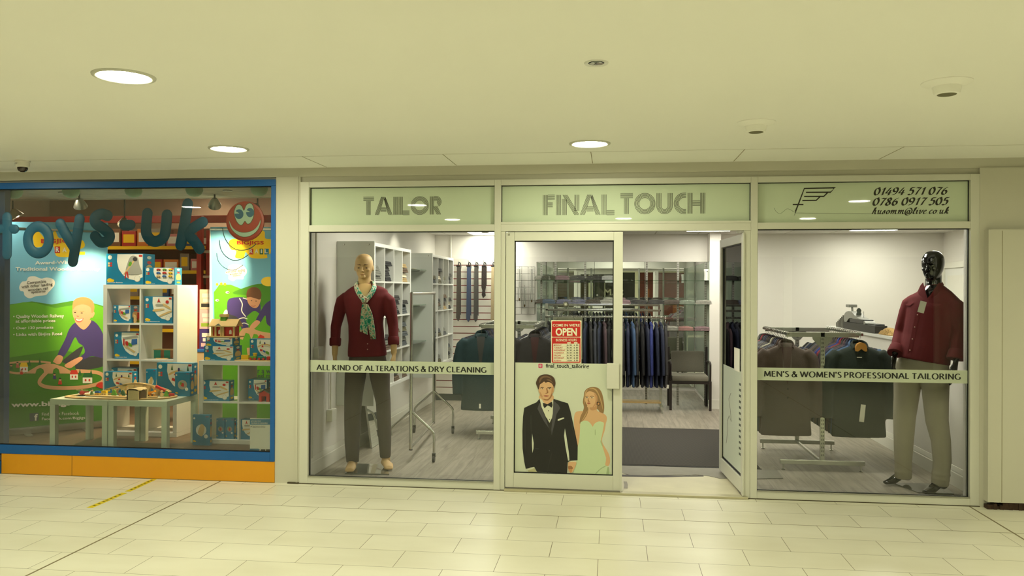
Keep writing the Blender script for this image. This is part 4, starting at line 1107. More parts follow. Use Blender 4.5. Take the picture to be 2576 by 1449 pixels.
ar.poly([Vector((wv + .0008, a, b)) for a, b in [(.122, .0)] + q + [(.03, 0)]]); ar.build('arch_mouth', mat('tunnel_mouth', (84, 66, 40), .9, var=.1), t)
# small toys on the table
def toyhouse(label, px, py, s, wall, roof, z=TB):
    p = at(px, py, z)
    t = thing('toy_house', label, 'toy house', p, 'small toys on the railway tables')
    MB().bbox(-s * .5, s * .5, -s * .3, s * .3, 0, s * .62, .002).build('walls', wall, t)
    MB().prism([(-s * .54, s * .60), (-s * .42, s * 1.02), (s * .42, s * 1.02), (s * .54, s * .60)], 'y', -s * .34, s * .34).build('roof', roof, t)
    mb = MB()
    for k in (-.22, .22): mb.poly([Vector((s * k + s * .1 * math.cos(2 * PI * i / 10), -s * .3 - .0008, s * .34 + s * .12 * math.sin(2 * PI * i / 10))) for i in range(10)])
    mb.build('window_print', M_RED, t)
    return t
toyhouse('yellow toy house with red printed windows on the toy table', 263, 995, .046, mat('toy_cream', (242, 220, 130), .5), M_YT)
toyhouse('toy house with blue roof beside the yellow house on the toy table', 246, 996, .044, M_YT, M_BT)
def toytree(label, px, py, s, m=None):
    p = at(px, py, TB); t = thing('toy_tree', label, 'toy tree', p, 'small toys on the railway tables')
    MB().prism([(-s * .42, s * .1), (-s * .5, s * .35), (-s * .3, s * .62), (-s * .32, s * .8), (0, s * 1.15), (s * .32, s * .8), (s * .3, s * .62), (s * .5, s * .35), (s * .42, s * .1)], 'y', -s * .12, s * .12).build('crown', m or M_GRN, t)
    MB().bbox(-s * .3, s * .3, -s * .2, s * .2, 0, s * .12, .001).build('foot', M_WOOD, t)
toytree('light green toy tree left of the viaduct on the toy table', 287, 991, .052)
toytree('dark green toy tree under the viaduct on the toy table', 309, 989, .05, mat('toy_dark_green', (40, 96, 60), .5))
toytree('light green toy bush at the right end of the toy table', 419, 990, .05)
def pegdoll(label, px, py, s, m, m2=None):
    p = at(px, py, TB); t = thing('peg_figure', label, 'toy figure', p, 'small toys on the railway tables')
    MB().lathe([(s * .24, 0), (s * .26, s * .1), (s * .2, s * .55), (s * .14, s * .62)], n=14).build('body', m, t, 60)
    MB().ell((0, 0, s * .8), (s * .19, s * .19, s * .2), 12, 8).build('head', mat('peg_wood', (226, 180, 130), .5), t, 80)
    MB().lathe([(s * .17, s * .86), (s * .15, s * .98), (s * .06, s * 1.04)], n=12).build('hair', m2 or M_DARK, t, 60)
pegdoll('green peg figure beside the toy helicopter', 231, 996, .062, mat('toy_olive', (84, 120, 60), .5))
pegdoll('plain wooden peg figure near the yellow toy truck', 407, 990, .058, M_WOOD, M_WOOD)
pegdoll('purple peg figure with a white hat under the viaduct', 324, 990, .055, mat('toy_mauve', (130, 84, 104), .5), M_CARDW)
# helicopter
t = thing('toy_helicopter', 'red wooden toy helicopter at the left of the toy table', 'toy helicopter', at(206, 996, TB), 'small toys on the railway tables')
MB().ell((0, 0, .030), (.030, .016, .018), 14, 8).tube([(.02, 0, .034), (.07, 0, .038)], [.008, .004], 8).build('fuselage', M_RED, t, 60)
MB().box(-.055, .055, -.005, .005, .052, .055).lathe([(.004, .045), (.004, .06)], n=8).build('rotor', M_WOOD, t)
MB().box(-.024, .024, -.014, -.010, 0, .010).box(-.024, .024, .010, .014, 0, .010).build('skid', M_BLACK, t)
MB().ell((-.016, 0, .034), (.017, .0165, .014), 12, 8).build('canopy', mat('canopy_grey', (90, 96, 100), .3), t, 60)
def wheels(t, xs, y, r, m=None):
    for x in xs:
        for s in (-1, 1):
            MB().lathe([(r, -.004), (r, .004)], (x, s * y, r), 12, None, 'y').build('wheel', m or M_BLACK, t)
t = thing('toy_truck', 'yellow toy tipper truck on the railway table', 'toy truck', at(381, 992, TB), 'small toys on the railway tables')
MB().bbox(-.032, .032, -.016, .016, .010, .020, .002).bbox(-.032, -.010, -.015, .015, .02, .044, .003).build('cab', mat('toy_orange', (244, 164, 16), .45), t)
MB().box(-.012, .05, -.016, .016, .03, .046, None, Matrix.Rotation(math.radians(-18), 4, 'Y')).build('tipper', mat('toy_orange', (244, 164, 16), .45), t)
wheels(t, (-.02, .018), .016, .010)
t = thing('toy_train', 'red toy train running down the ramp of the viaduct', 'toy train', Vector((W(403, 975, .395).x, .395, TB + .052)), 'small toys on the railway tables')
MX = Matrix.Rotation(math.radians(24), 4, 'Y')
MB().bbox(-.052, .05, -.014, .014, .008, .030, .004, None, MX).build('body', M_RED, t)
MB().lathe([(.012, -.004), (.012, .004)], (-.058, -.01, .026), 14, None, 'y').build('nose', M_WOOD, t)
t = thing('toy_wagon', 'small red toy wagon beside the green bush on the toy table', 'toy train', at(432, 987, TB), 'small toys on the railway tables')
MB().bbox(-.022, .022, -.013, .013, .008, .034, .003).build('body', M_RED, t); wheels(t, (-.012, .012), .013, .008)
t = thing('toy_track_piece', 'short red and wood track piece lying in front of the tunnel', 'toy track', at(297, 999, TB), 'small toys on the railway tables')
MB().bbox(-.03, .05, -.012, .012, 0, .010, .002).build('plank', M_RED, t); MB().bbox(.01, .03, -.008, .008, .01, .022, .002).build('stop', M_WOOD, t)
# boxes standing on and around the tables
bx('toy box with a line of wagons, on the left table behind the railway', (262, 936), (334, 985), .52, .08, TB, v=0, seed=4)
bx('narrow toy box with an oval window showing a track, behind the right table', (367, 929), (392, 990), .70, .05, TB - .02, v=1, seed=1) 
bx('wide toy box with a farm railway picture on the right table', (394, 914), (485, 990), .50, .09, TB, v=0, seed=9)
bx('upright teal toy box with a round picture at the right end of the railway', (440, 937), (478, 992), .42, .08, TB, v=2, seed=3)
# other goods in the tall shelf
t = thing('toy_arch', 'small wooden tunnel arch in front of the box in the upper left cube', 'toy tunnel', W(332, 815, .90))
t.location.z = rowz[3]
MB().prism([(-.03, 0)] + arc(0, .052, .03, .03, 180, 0, 12) + [(.03, 0), (.017, 0)] + arc(0, .05, .017, .017, 0, 180, 10) + [(-.017, 0)], 'y', 0, .03).build('arch', M_TRACK, t)
p = W(345, 815, .93)
t = thing('toy_shed', 'red wooden toy shed with green cut-out grass in the upper left cube', 'toy house', (p.x + .005, .98, rowz[3]))
MB().bbox(-.045, .03, 0, .08, 0, .10, .002).build('wall', M_RED, t)
mb = MB()
for i in range(4): mb.poly([Vector((-.042 + i * .018, -.001, 0)), Vector((-.026 + i * .018, -.001, 0)), Vector((-.034 + i * .018, -.001, .04 + .01 * (i % 2)))])
mb.build('grass_print', M_GRN, t)
p = W(412, 905, .95)
t = thing('toy_bridge_ends', 'green and brown wooden toy bridge in the second cube down on the right', 'toy bridge', (p.x, .96, rowz[2]))
mg = mat('toy_teal', (30, 140, 120), .5)
for x0, x1, m in ((-.11, -.04, mg), (-.04, -.005, M_BRN), (-.005, .06, mg), (.06, .085, M_BRN)): MB().bbox(x0, x1, 0, .07, .004, .085, .002).build('block', m, t)
MB().bbox(-.115, .09, -.01, .08, .085, .093, .002).build('deck', M_WOOD, t); MB().bbox(-.06, .06, -.06, -.03, 0, .01, .002).build('ramp', M_TRACK, t)
# low shelf: on top
LZ = TF + .766 + .0
p = W(512, 905, .60)
LZ = TF + 2 * .335 + .016 + .08
bx('lower of two stacked toy boxes on top of the low shelf', (513, 871), (588, 905), .58, .17, LZ, v=0, seed=7, txt='Wooden Bridge')
a = W(516, 871, .60)
zlow = W(513, 871, .58).z
toybox('upper of two stacked toy boxes on top of the low shelf, under the toy station', W(517, 871, .60).x, .60, zlow + .001, .265, .078, .15, 0, 0, '', 3)
bx('toy box with train and figures at the right end of the low shelf top', (628, 853), (690, 904), .66, .09, LZ, v=0, seed=14)
# wooden station on the boxes
zs_ = zlow + .081
p = W(565, 853, .66)
t = thing('toy_station', 'wooden toy railway station with red walls on the stacked toy boxes', 'toy house', (p.x, .62, zs_))
MB().bbox(-.15, .15, -.02, .13, 0, .012, .002).build('base', M_WOOD, t)
MB().box(-.115, .11, .03, .11, .012, .105).build('wall', M_RED, t)
for x in (-.11, -.075, -.02, .0, .105): MB().bbox(x - .008, x + .008, .005, .02, .012, .105, .001).build('post', M_WOOD, t)
MB().prism([(-.005, .098), (.065, .160), (.135, .098), (.135, .108), (.065, .17), (-.005, .108)], 'x', -.135, .135).build('roof', M_WOOD, t)
MB().prism([(-.085, .1), (-.045, .128), (-.002, .1)], 'y', -.004, .03).build('gable', mat('toy_bluegrey', (120, 132, 120), .6), t)
MB().bbox(-.045, .01, .045, .085, .15, .19, .001).build('tower', M_GRN, t); MB().prism([(-.055, .19), (-.05, .215), (.015, .215), (.02, .19)], 'y', .04, .09).build('tower_roof', M_WOOD, t)
mb = MB()
for x in (-.045, .062): mb.poly([Vector((x + a_, .0292, b_)) for a_, b_ in [(-.012, .03)] + [(.012, .03)] + arc(0, .055, .012, .016, 0, 180, 8)])
mb.build('window_print', M_CARDW, t)
# toy train on the low shelf
p = W(642, 905, .60)
t = thing('toy_track_piece', 'curved wooden track under the toy train on the low shelf', 'toy track', (p.x, .60, LZ))
MB().prism([(-.20, -.0), (-.15, .022), (.2, .03), (.2, -.03), (-.1, -.03)], 'z', 0, .010).build('plank', M_TRACK, t)
for px, m, lab in ((637, M_GRN, 'green toy engine with yellow cab on the low shelf'), (659, mat('toy_teal', (30, 140, 120), .5), 'teal toy wagon behind the green engine'), (681, M_RED, 'dark red toy wagon at the right edge of the low shelf')):
    p = W(px, 904, .60)
    t = thing('toy_train', lab, 'toy train', (p.x, .60, LZ + .0105), 'toy train on the low shelf')
    MB().bbox(-.034, .034, -.015, .015, .010, .034, .003).build('body', m, t)
    if px == 637: MB().bbox(.004, .03, -.014, .014, .034, .058, .003).bbox(-.0, .034, -.017, .017, .058, .063, .002).build('cab', M_YT, t)
    wheels(t, (-.02, .02), .016, .011, M_RED)
p = W(620, 904, .68)
t = thing('toy_block', 'yellow toy block behind the train on the low shelf', 'toy block', (p.x, .64, LZ)); MB().bbox(-.035, .035, 0, .03, .0, .05, .002).build('block', M_YT, t)
# low shelf: compartments
lr = [TF + .04, TF + .04 + .351]
bx('toy box with straight track pieces in the upper left compartment of the low shelf', (506, 958), (577, 1009), .58, .10, lr[1], v=0, seed=2, txt='Curved and Straight Expansion')
bx('toy box with engine shed picture in the upper right compartment of the low shelf', (624, 955), (672, 1002), .68, .16, lr[1], v=0, seed=13, txt='Engine Shed')
p = W(664, 1007, .60)
t = thing('toy_shed', 'red wooden engine shed with grey roof in front of the box in the low shelf', 'toy house', (p.x, .60, lr[1]))
MB().prism([(-.05, 0), (-.05, .075), (0, .1), (.05, .075), (.05, 0), (.022, 0), (.022, .05), (-.022, .05), (-.022, 0)], 'y', 0, .10).build('wall', M_RED, t)
MB().prism([(-.06, .074), (0, .105), (.06, .074), (.06, .084), (0, .116), (-.06, .084)], 'y', -.01, .11).build('roof', mat('toy_roof_grey', (104, 100, 92), .6), t)
bx('slim toy box with round picture, left of two in the lower left compartment', (544, 1053), (565, 1105), .60, .06, lr[0], v=2, seed=1)
bx('slim toy box with round picture, right of two in the lower left compartment', (567, 1053), (588, 1105), .60, .06, lr[0], v=2, seed=2)
bx('toy box behind the notice in the lower right compartment of the low shelf', (594, 1056), (645, 1106), .60, .10, lr[0], v=0, seed=2)
t = bx('teal toy box with oval window leaning on the floor by the low shelf', (484, 1044), (528, 1120), .46, .04, TF, v=1, seed=5)

# stock behind: red gondola shelves and craft boxes
M_RSH = mat('red_shop_shelf', (170, 36, 28), .45, var=.03)
t = thing('display_rack', 'red shop rack with yellow shelf edges behind the tall cube shelf', 'shelf rack', (-5.9, 2.9, TF))
MB().box(-.75, 1.0, .38, .42, 0, 2.2).build('back_panel', mat('rack_back', (150, 112, 90), .7, var=.1), t)
for x in (-.75, .955): MB().bbox(x, x + .05, 0, .42, 0, 2.15, .003).build('upright', M_RSH, t)
for z in (.5, .9, 1.3, 1.62, 1.92):
    MB().box(-.70, .955, 0, .38, z, z + .02).build('shelf', M_RSH, t)
    MB().box(-.70, .955, -.012, 0, z - .005, z + .035).build('price_edge', M_YT, t)
rs = random.Random(5)
CB = [mat('stock_%s' % n, c, .45, var=.15, scale=25) for n, c in (('red', (176, 44, 36)), ('orange', (206, 120, 40)), ('grey', (150, 140, 130)), ('pink', (206, 130, 130)), ('blue', (60, 84, 140)), ('brown', (120, 80, 56)))]
for zi, z in enumerate((1.32, 1.64, 1.94)):
    x = -5.9 - .62
    i = 0
    while x < -5.05:
        w = .14 + .12 * rs.random(); h = .14 + .1 * rs.random()
        t = thing('stock_box', '%s packaged toy, number %s along the %s shelf of the red rack' % (('red', 'orange', 'grey', 'pink', 'blue', 'brown')[(i + zi * 2) % 6], ('one', 'two', 'three', 'four', 'five', 'six', 'seven', 'eight')[i], ('third', 'fourth', 'top')[zi]), 'packaged toy', (x, 2.96, TF + z), 'packaged toys on the red rack')
        MB().bbox(0, w - .02, 0, .2, .001, h, .003).build('carton', CB[(i + zi * 2) % 6], t)
        MB().box(.02, w - .04, -.001, 0, h * .3, h * .8).build('label', M_CARDW if i % 2 else M_YT, t)
        x += w; i += 1
t = thing('display_rack', 'pale shop rack with red post behind the tall cube shelf, right side', 'shelf rack', (-4.85, 2.6, TF))
MB().bbox(-.06, 0, 0, .06, 0, 2.3, .004).build('post', M_RSH, t)
MB().box(0, .75, .38, .4, 0, 2.0).build('back_panel', mat('rack_back_dark', (104, 86, 78), .7, var=.1), t)
for z in (.9, 1.24, 1.56, 1.86): MB().bbox(0, .62, .04, .38, z, z + .03, .004).build('shelf', mat('rack_shelf_pale', (206, 180, 160), .5), t)
for x, z, w, h, m, lab in ((-4.66, 1.27, .12, .15, CB[3], 'pink packaged toy on the middle shelf of the pale rack'), (-4.42, 1.89, .3, .12, M_DARK, 'dark packaged toy on the top shelf of the pale rack'), (-4.72, 1.59, .2, .11, CB[2], 'grey packaged toy on the upper shelf of the pale rack'), (-4.6, .93, .12, .2, CB[4], 'blue packaged toy on the lower shelf of the pale rack')):
    t = thing('stock_box', lab, 'packaged toy', (x, 2.7, TF + z)); MB().bbox(0, w, 0, .18, .001, h, .003).build('carton', m, t); MB().box(w * .2, w * .8, -.001, 0, h * .3, h * .7).build('label', M_CARDW, t)
z = 1.05 - .02
M_LIME = mat('craft_lime', (150, 180, 60), .5, var=.05)
p0 = W(499, 878, 1.75)
z = p0.z
stand = thing('display_stand', 'blue-topped display stand under the stacked craft kits', 'stand', (p0.x + .22, 1.72, TF))
MB().bbox(-.23, .20, 0, .35, 0, z - TF - .03, .004).build('body', mat('stand_beige', (196, 170, 130), .6), stand); MB().bbox(-.24, .20, -.01, .36, z - TF - .03, z - TF, .004).build('top', M_BT, stand)
for i, (h, m, m2, lab) in enumerate(((.215, M_PUR, M_PINK, 'purple craft kit box at the bottom of the stack behind the second banner'), (.21, M_PINK, M_LIME, 'white and lime craft kit box, middle of the stack behind the second banner'), (.215, mat('craft_cream', (236, 206, 180), .5, var=.04), M_DARK, 'cream craft kit box at the top of the stack behind the second banner'))):
    t = thing('craft_kit', lab, 'craft kit', (p0.x + .005, 1.76, z + .0005), 'stacked craft kits')
    MB().bbox(0, .40, 0, .2, .0, h, .003).build('carton', m, t)
    k = MB(); k.box(.02, .20, -.001, 0, h * .12, h * .3, 0); k.box(.03, .16, -.001, 0, h * .6, h * .8, 1); k.box(.04, .12, -.001, 0, h * .38, h * .55, 1)
    k.build('printed_front', [m2, M_CARDW], t); z += h + .0008

# notice inside the glass (its square code is left blank)
t = thing('notice', 'white paper notice with a blue heading in the bottom right corner of the toy window', 'notice', W(656, 1096, .022))
mb = MB(); NF = lambda a, b, d=0: W(628.5 + a * (684 - 628.5), 1139 - b * (1139 - 1053), .022 - .0008 - d)
a = W(628.5, 1139, .022); b = W(684, 1053, .022)
local(MB().box(a.x, b.x, .022, .0235, a.z, b.z).build('sheet', M_CARDW, None), t)
HB = mat('notice_blue', (44, 120, 160), .5, var=.01)
art(mb, [(0, [(0, .82), (1, .82), (1, .985), (0, .985)], False), (0, [(0, .05), (.38, .05), (.46, .085), (.38, .12), (0, .12)], False), (1, [(.50, .05), (.70, .05), (.70, .10), (.50, .10)], False), (1, [(.73, .05), (.96, .05), (.96, .10), (.73, .10)], False), (2, ring(.06, .77, .03, .025, 8), False)], NF, .0003)
for s, m, x0, y0, x1, y1 in (("LET'S HELP STOP", 3, .05, .905, .50, .945), ('THE SPREAD OF CORONAVIRUS', 3, .05, .845, .80, .885), ('Scan here to check in', 1, .12, .765, .70, .795), ('when you arrive', 1, .12, .725, .70, .75)):
    put_text(mb, s, lambda p, q: NF(p, q, .0025), x0, y0, x1, y1, .012, m)
local(mb.build('print', [HB, M_INK, M_GREYP, M_CARDW], None), t)

# yellow tape on the mall floor
M_TAPE = mat('yellow_floor_tape', (214, 190, 10), .5, var=.05, scale=20); M_TAPD = mat('tape_print', (96, 84, 24), .7, var=.3, scale=50)
for p, q, lab in (((225, 1277.5), (313, 1240), 'longer strip of yellow printed floor tape, nearer the camera'), ((321, 1236.5), (389, 1205), 'strip of yellow printed floor tape running up to the toy shop')):
    A = G(*p); B = G(*q); d = (B - A).normalized(); n = Vector((-d.y, d.x, 0)) * .024
    t = thing('floor_tape', lab, 'tape', (A + B) / 2, 'strips of yellow floor tape')
    up = Vector((0, 0, .0011))
    mb = MB().add([A - n, A + n, B + n, B - n, A - n + up, A + n + up, B + n + up, B - n + up], [(0, 1, 2, 3), (4, 5, 6, 7), (0, 1, 5, 4), (1, 2, 6, 5), (2, 3, 7, 6), (3, 0, 4, 7)])
    local(mb.build('strip', M_TAPE, None), t)
    k = MB(); L = (B - A).length; i = .05
    while i < L - .06:
        a = A + d * i; b = A + d * (i + .028); k.poly([a - n * .35 + up * 1.3, a + n * .45 + up * 1.3, b + n * .45 + up * 1.3, b - n * .35 + up * 1.3]); i += .04 + .02 * ((i * 37) % 1)
    local(k.build('printing', M_TAPD, None), t)

# toy shop lamps
M_BULB = emat('toy_bulb', SPOT_C, 40)
def spot(label, loc, aim, e, vis=True, size=62, blend=.7):
    t = thing('clip_spotlight', label, 'spotlight', loc, 'spotlights of the toy shop')
    D = (Vector(aim) - Vector(loc)).normalized(); Q = D.to_track_quat('-Z', 'Y').to_matrix().to_4x4()
    MB().lathe([(.012, .09), (.03, .08), (.055, .02), (.062, -.0), (.058, .0), (.03, .06)], n=20, M=Q.to_3x3()).build('shade', M_STEEL, t, 50)
    MB().ell(tuple(D * -.025), (.026, .026, .026), 12, 8).build('bulb', M_BULB, t, 80)
    top = (2.521 if loc[1] < .95 else 2.921) - loc[2]
    MB().tube([tuple(D * -.085), tuple(D * -.085 + Vector((0, 0, .03))), (D.x * -.085, D.y * -.085, top)], .008, 8).build('arm', M_DARK, t)
    o = lamp('beam', 'SPOT', tuple(D * .01), e, SPOT_C, tuple(D), math.radians(size), blend, r=.02); o.parent = t
    return t
spot('silver clip spotlight hanging at the left of the toy window', (-6.05, 1.10, 2.36), (-5.3, 1.6, 1.0), SPOT_W)
spot('bright spotlight between the letters s and u', (-5.15, 1.5, 2.30), (-5.0, .95, 1.3), SPOT_W * .8)
spot('bright spotlight under the letter k', (-4.60, 1.8, 2.23), (-4.3, 1.0, .8), SPOT_W)
spot('spotlight under the soffit lighting the first banner', (-4.98, .55, 2.40), (-5.20, 1.12, 1.62), SPOT_W * 1.6, size=50)
spot('spotlight under the soffit lighting the second banner', (-3.75, .75, 2.42), (-4.05, 1.36, 1.85), SPOT_W * 1.3, size=52)
spot('spotlight further back lighting the side of the tall shelf', (-3.55, 1.15, 2.40), (-4.15, 1.0, 1.35), SPOT_W * 1.2, size=60)
for x, y, ax, ay, lab in ((-5.75, .42, -5.95, .95, 'left'), (-5.05, .40, -5.0, .80, 'second'), (-4.35, .40, -4.3, .80, 'third'), (-3.45, .40, -3.45, .80, 'right')):  # added fill lights, brightening the banner and the lower shelf fronts
    t = thing('soffit_fill_light', 'small added fill light in the toy window soffit, %s of four' % lab, 'spotlight', (x, y, 2.52), 'added fill lights in the toy window soffit')
    MB().lathe([(.038, 0), (.044, -.004), (.044, -.010), (.034, -.010), (.030, -.004)], n=20).build('rim', M_WHITE, t, 50)
    o = lamp('beam', 'SPOT', (0, 0, -.012), 46, (1, .86, .62), (ax - x, ay - y, -1.7), math.radians(120), 1.0, r=.03); o.parent = t
for x, y in ((-6.4, 2.2), (-4.6, 3.4), (-5.6, 3.9)):
    t = thing('toy_ceiling_light', 'warm ceiling lamp at the back of the toy shop, %s' % ('left' if x < -6 else 'right' if x > -5 else 'middle'), 'ceiling light', (x, y, 2.92), 'warm lamps at the back of the toy shop')
    MB().lathe([(.10, 0), (.10, -.02), (.085, -.03), (0, -.032)], n=24).build('diffuser', emat('toy_lamp_glow', (1, .80, .52), 110), t)
    MB().lathe([(.115, 0), (.115, -.012), (.10, -.014), (.10, 0)], n=24).build('rim', M_WHITE, t)
# ---------------------------------------------------------------- tailor: furniture and stock
M_PINEF = mat('rail_steel', (196, 198, 188), .25, .9, var=.03)
# wall cube shelves along the left wall, open towards +x, with a pale end panel facing the street
def wallcubes(label, y0, y1):
    x0, x1, z0, z1 = -2.608, -2.245, .635, 2.078
    t = thing('wall_cube_shelf', label, 'shelf unit', (x0, y0, z0), 'wall-hung cube shelves on the left wall')
    L = y1 - y0; H = z1 - z0; D = x1 - x0; o = .034; n = .016
    MB().bbox(0, D, 0, L, H - o, H, .002).build('top', M_WHITE, t); MB().bbox(0, D, 0, L, 0, o, .002).build('bottom', M_WHITE, t)
    for y in (0, L - o): MB().bbox(0, D, y, y + o, o, H - o, .002).build('side', M_WHITE, t)
    cw = (L - 2 * o - 3 * n) / 4; ch = (H - 2 * o - 3 * n) / 4
    for i in range(1, 4):
        y = o + i * cw + (i - 1) * n; MB().box(.004, D - .003, y, y + n, o, H - o).build('divider', M_WHITE, t)
    for j in range(1, 4):
        z = o + j * ch + (j - 1) * n
        for i in range(4):
            y = o + i * (cw + n); MB().box(.004, D - .003, y, y + cw, z, z + n).build('shelf', M_WHITE, t)
    MB().box(0, .004, o, L - o, o, H - o).build('back', M_WHITE, t)
    MB().bbox(-.0, D + .004, -.022, -.004, -.11, H + .012, .002).build('end_panel', mat('mirror_white_panel', (204, 208, 200), .15, var=.01, coat=.6), t)
    k = MB()
    for a in (.07, D - .05): k.lathe([(.009, 0), (.007, -.006), (0, -.007)], (a, -.022, H - .02), 12, None, 'y')
    k.build('screw_cap', M_CHROME, t)
    return t, y0, cw, ch, o, n, z0, x1
U1 = wallcubes('nearer white cube shelf on the left wall behind the pale mannequin', .945, 2.375)
U2 = wallcubes('farther white cube shelf on the left wall beside the ties', 3.485, 4.865)
GARM = [mat('knit_' + n, c, .9, var=.12, scale=60, bump=.25, bscale=140) for n, c in (('charcoal', (52, 50, 48)), ('black', (34, 33, 34)), ('grey', (116, 116, 106)), ('tan', (164, 140, 96)), ('olive', (90, 86, 62)), ('slate', (78, 82, 84)), ('cream', (206, 196, 170)), ('brown', (92, 74, 58)))]
GN = ['charcoal', 'black', 'grey', 'tan', 'olive', 'slate', 'cream', 'brown']
def garment():
    t = thing('folded_jumper', 'x', 'jumper', (0, 0, 0), 'folded jumpers in the cube shelves')
    mb = MB()
    for k, (dx, dz) in enumerate(((0, .012), (-.006, .034))):
        ol = [(-.115, dz), (-.10, dz + .012), (.10, dz + .014), (.125 + dx, dz + .008), (.132 + dx, dz - .002), (.122 + dx, dz - .011), (.0, dz - .012), (-.10, dz - .010)]
        mb.prism([(p.x, p.y) for p in spl([(a, b, 0) for a, b in ol], 3, True)], 'y', -.115 + .008 * k, .115 - .006 * k)
    mb.build('knit', GARM[0], t, 50)
    return t
G0 = None
ORD = ['first', 'second', 'third', 'fourth', 'fifth', 'sixth', 'seventh', 'eighth', 'ninth', 'tenth', 'eleventh', 'twelfth', 'thirteenth', 'fourteenth', 'fifteenth', 'sixteenth', 'seventeenth', 'eighteenth', 'nineteenth', 'twentieth', 'twenty-first', 'twenty-second', 'twenty-third', 'twenty-fourth', 'twenty-fifth', 'twenty-sixth']
def stack(U, unit, col, row, cols):
    global G0
    _, y0, cw, ch, o, n, z0, x1 = U
    yc = y0 + o + col * (cw + n) + cw / 2; z = z0 + o + (3 - row) * (ch + n) + .001
    for k, c in enumerate(cols):
        lab = '%s jumper, %s from bottom, column %s, row %s, %s cube shelf' % (GN[c], ORD[k], ('one', 'two', 'three', 'four')[col], ('one', 'two', 'three', 'four')[row], unit)
        loc = (x1 - .155 + .012 * math.sin(k * 2.3 + col), yc + .01 * math.cos(k * 1.7), z + k * .052)
        if G0 is None:
            G0 = garment(); G0['label'] = lab; G0.location = loc
            recolor(G0.children[0], {'knit': GARM[c]})
        else: dup(G0, loc, .05 * math.sin(k + col), lab, None, {'knit': GARM[c]})
for c, r, s_ in ((0, 0, (2, 2, 2)), (1, 0, (1, 1, 0, 1)), (3, 0, (3, 6, 7, 3)), (2, 1, (1, 0, 1, 0)), (3, 1, (5, 5, 0)), (1, 1, (0, 5)), (2, 2, (7, 4, 2, 7)), (3, 2, (5, 2, 5, 4, 5)), (1, 2, (7, 2, 0)), (2, 3, (7, 0, 3)), (3, 3, (7, 4, 7))): stack(U1, 'nearer', c, r, s_)
for c, r, s_ in ((0, 0, (5, 4)), (1, 0, (4, 6, 7, 0)), (2, 0, (2, 4)), (3, 0, (0, 1, 0)), (1, 1, (2, 7, 0)), (2, 1, (3, 7, 1, 7)), (3, 1, (1, 6, 0, 2)), (0, 2, (2, 5, 2)), (1, 2, (4, 5)), (2, 2, (5, 2)), (1, 3, (4, 2)), (3, 3, (2, 5, 2, 5))): stack(U2, 'farther', c, r, s_)
# glass shelves between the two units
t0 = None
for z, nm in ((1.87, 'top'), (1.44, 'middle'), (.99, 'lowest')):
    if t0 is None:
        t0 = thing('glass_wall_shelf', 'glass shelf on the left wall between the cube shelves, the %s one' % nm, 'shelf', (-2.61, 2.45, z), 'glass shelves on the left wall')
        MB().bbox(0, .30, 0, .98, 0, .010, .001).build('glass_shelf', M_GLASSG, t0)
        for y in (.15, .80): MB().prism([(0, -.002), (.26, -.002), (.26, -.012), (.03, -.05), (0, -.07)], 'y', y, y + .02).build('bracket', M_STEEL, t0)
    else: dup(t0, (-2.61, 2.45, z), None, 'glass shelf on the left wall between the cube shelves, the %s one' % nm)
# mirrors leaning under the nearer shelf
t = thing('leaning_mirror', 'tall sheet mirror leaning on the left wall below the nearer cube shelf', 'mirror', (-2.45, 1.9, 0))
LM = Matrix.Translation((0, 0, 0)) @ Matrix.Rotation(math.radians(-8), 4, 'Y')
MB().box(0, .008, -.35, .42, .004, .60, 0, LM).build('glass', M_MIRROR, t)
k = MB().box(-.004, .012, -.36, -.35, 0, .606, 0, LM).box(-.004, .012, .42, .43, 0, .606, 0, LM).box(-.004, .012, -.36, .43, 0, .006, 0, LM).box(-.004, .012, -.36, .43, .60, .608, 0, LM); k.build('edge', M_STEEL, t)
# cable trunking and boxes on the left wall
t = thing('cable_trunking', 'white cable trunking running down the left wall to a socket box', 'trunking', (-2.61, .37, 1.12))
MB().bbox(0, .018, -.02, .012, 0, 1.31, .002).build('trunk', M_SKIRT, t); MB().bbox(0, .022, -.03, .022, .55, .575, .002).build('clip', M_SKIRT, t)
t = thing('socket_box', 'white socket box at the foot of the cable trunking', 'socket', (-2.61, .38, 1.02)); MB().bbox(0, .045, -.06, .07, 0, .10, .004).build('box', M_SKIRT, t); MB().bbox(.045, .048, -.03, .04, .02, .08, .001).build('plate', M_WHITE, t)
t = thing('junction_box', 'white junction box low on the left wall under the end panel', 'socket', (-2.61, .72, .39)); MB().bbox(0, .055, -.06, .07, .02, .13, .006).build('box', M_SKIRT, t); MB().bbox(.01, .025, -.0, .015, .13, .5, .002).build('conduit', M_SKIRT, t)

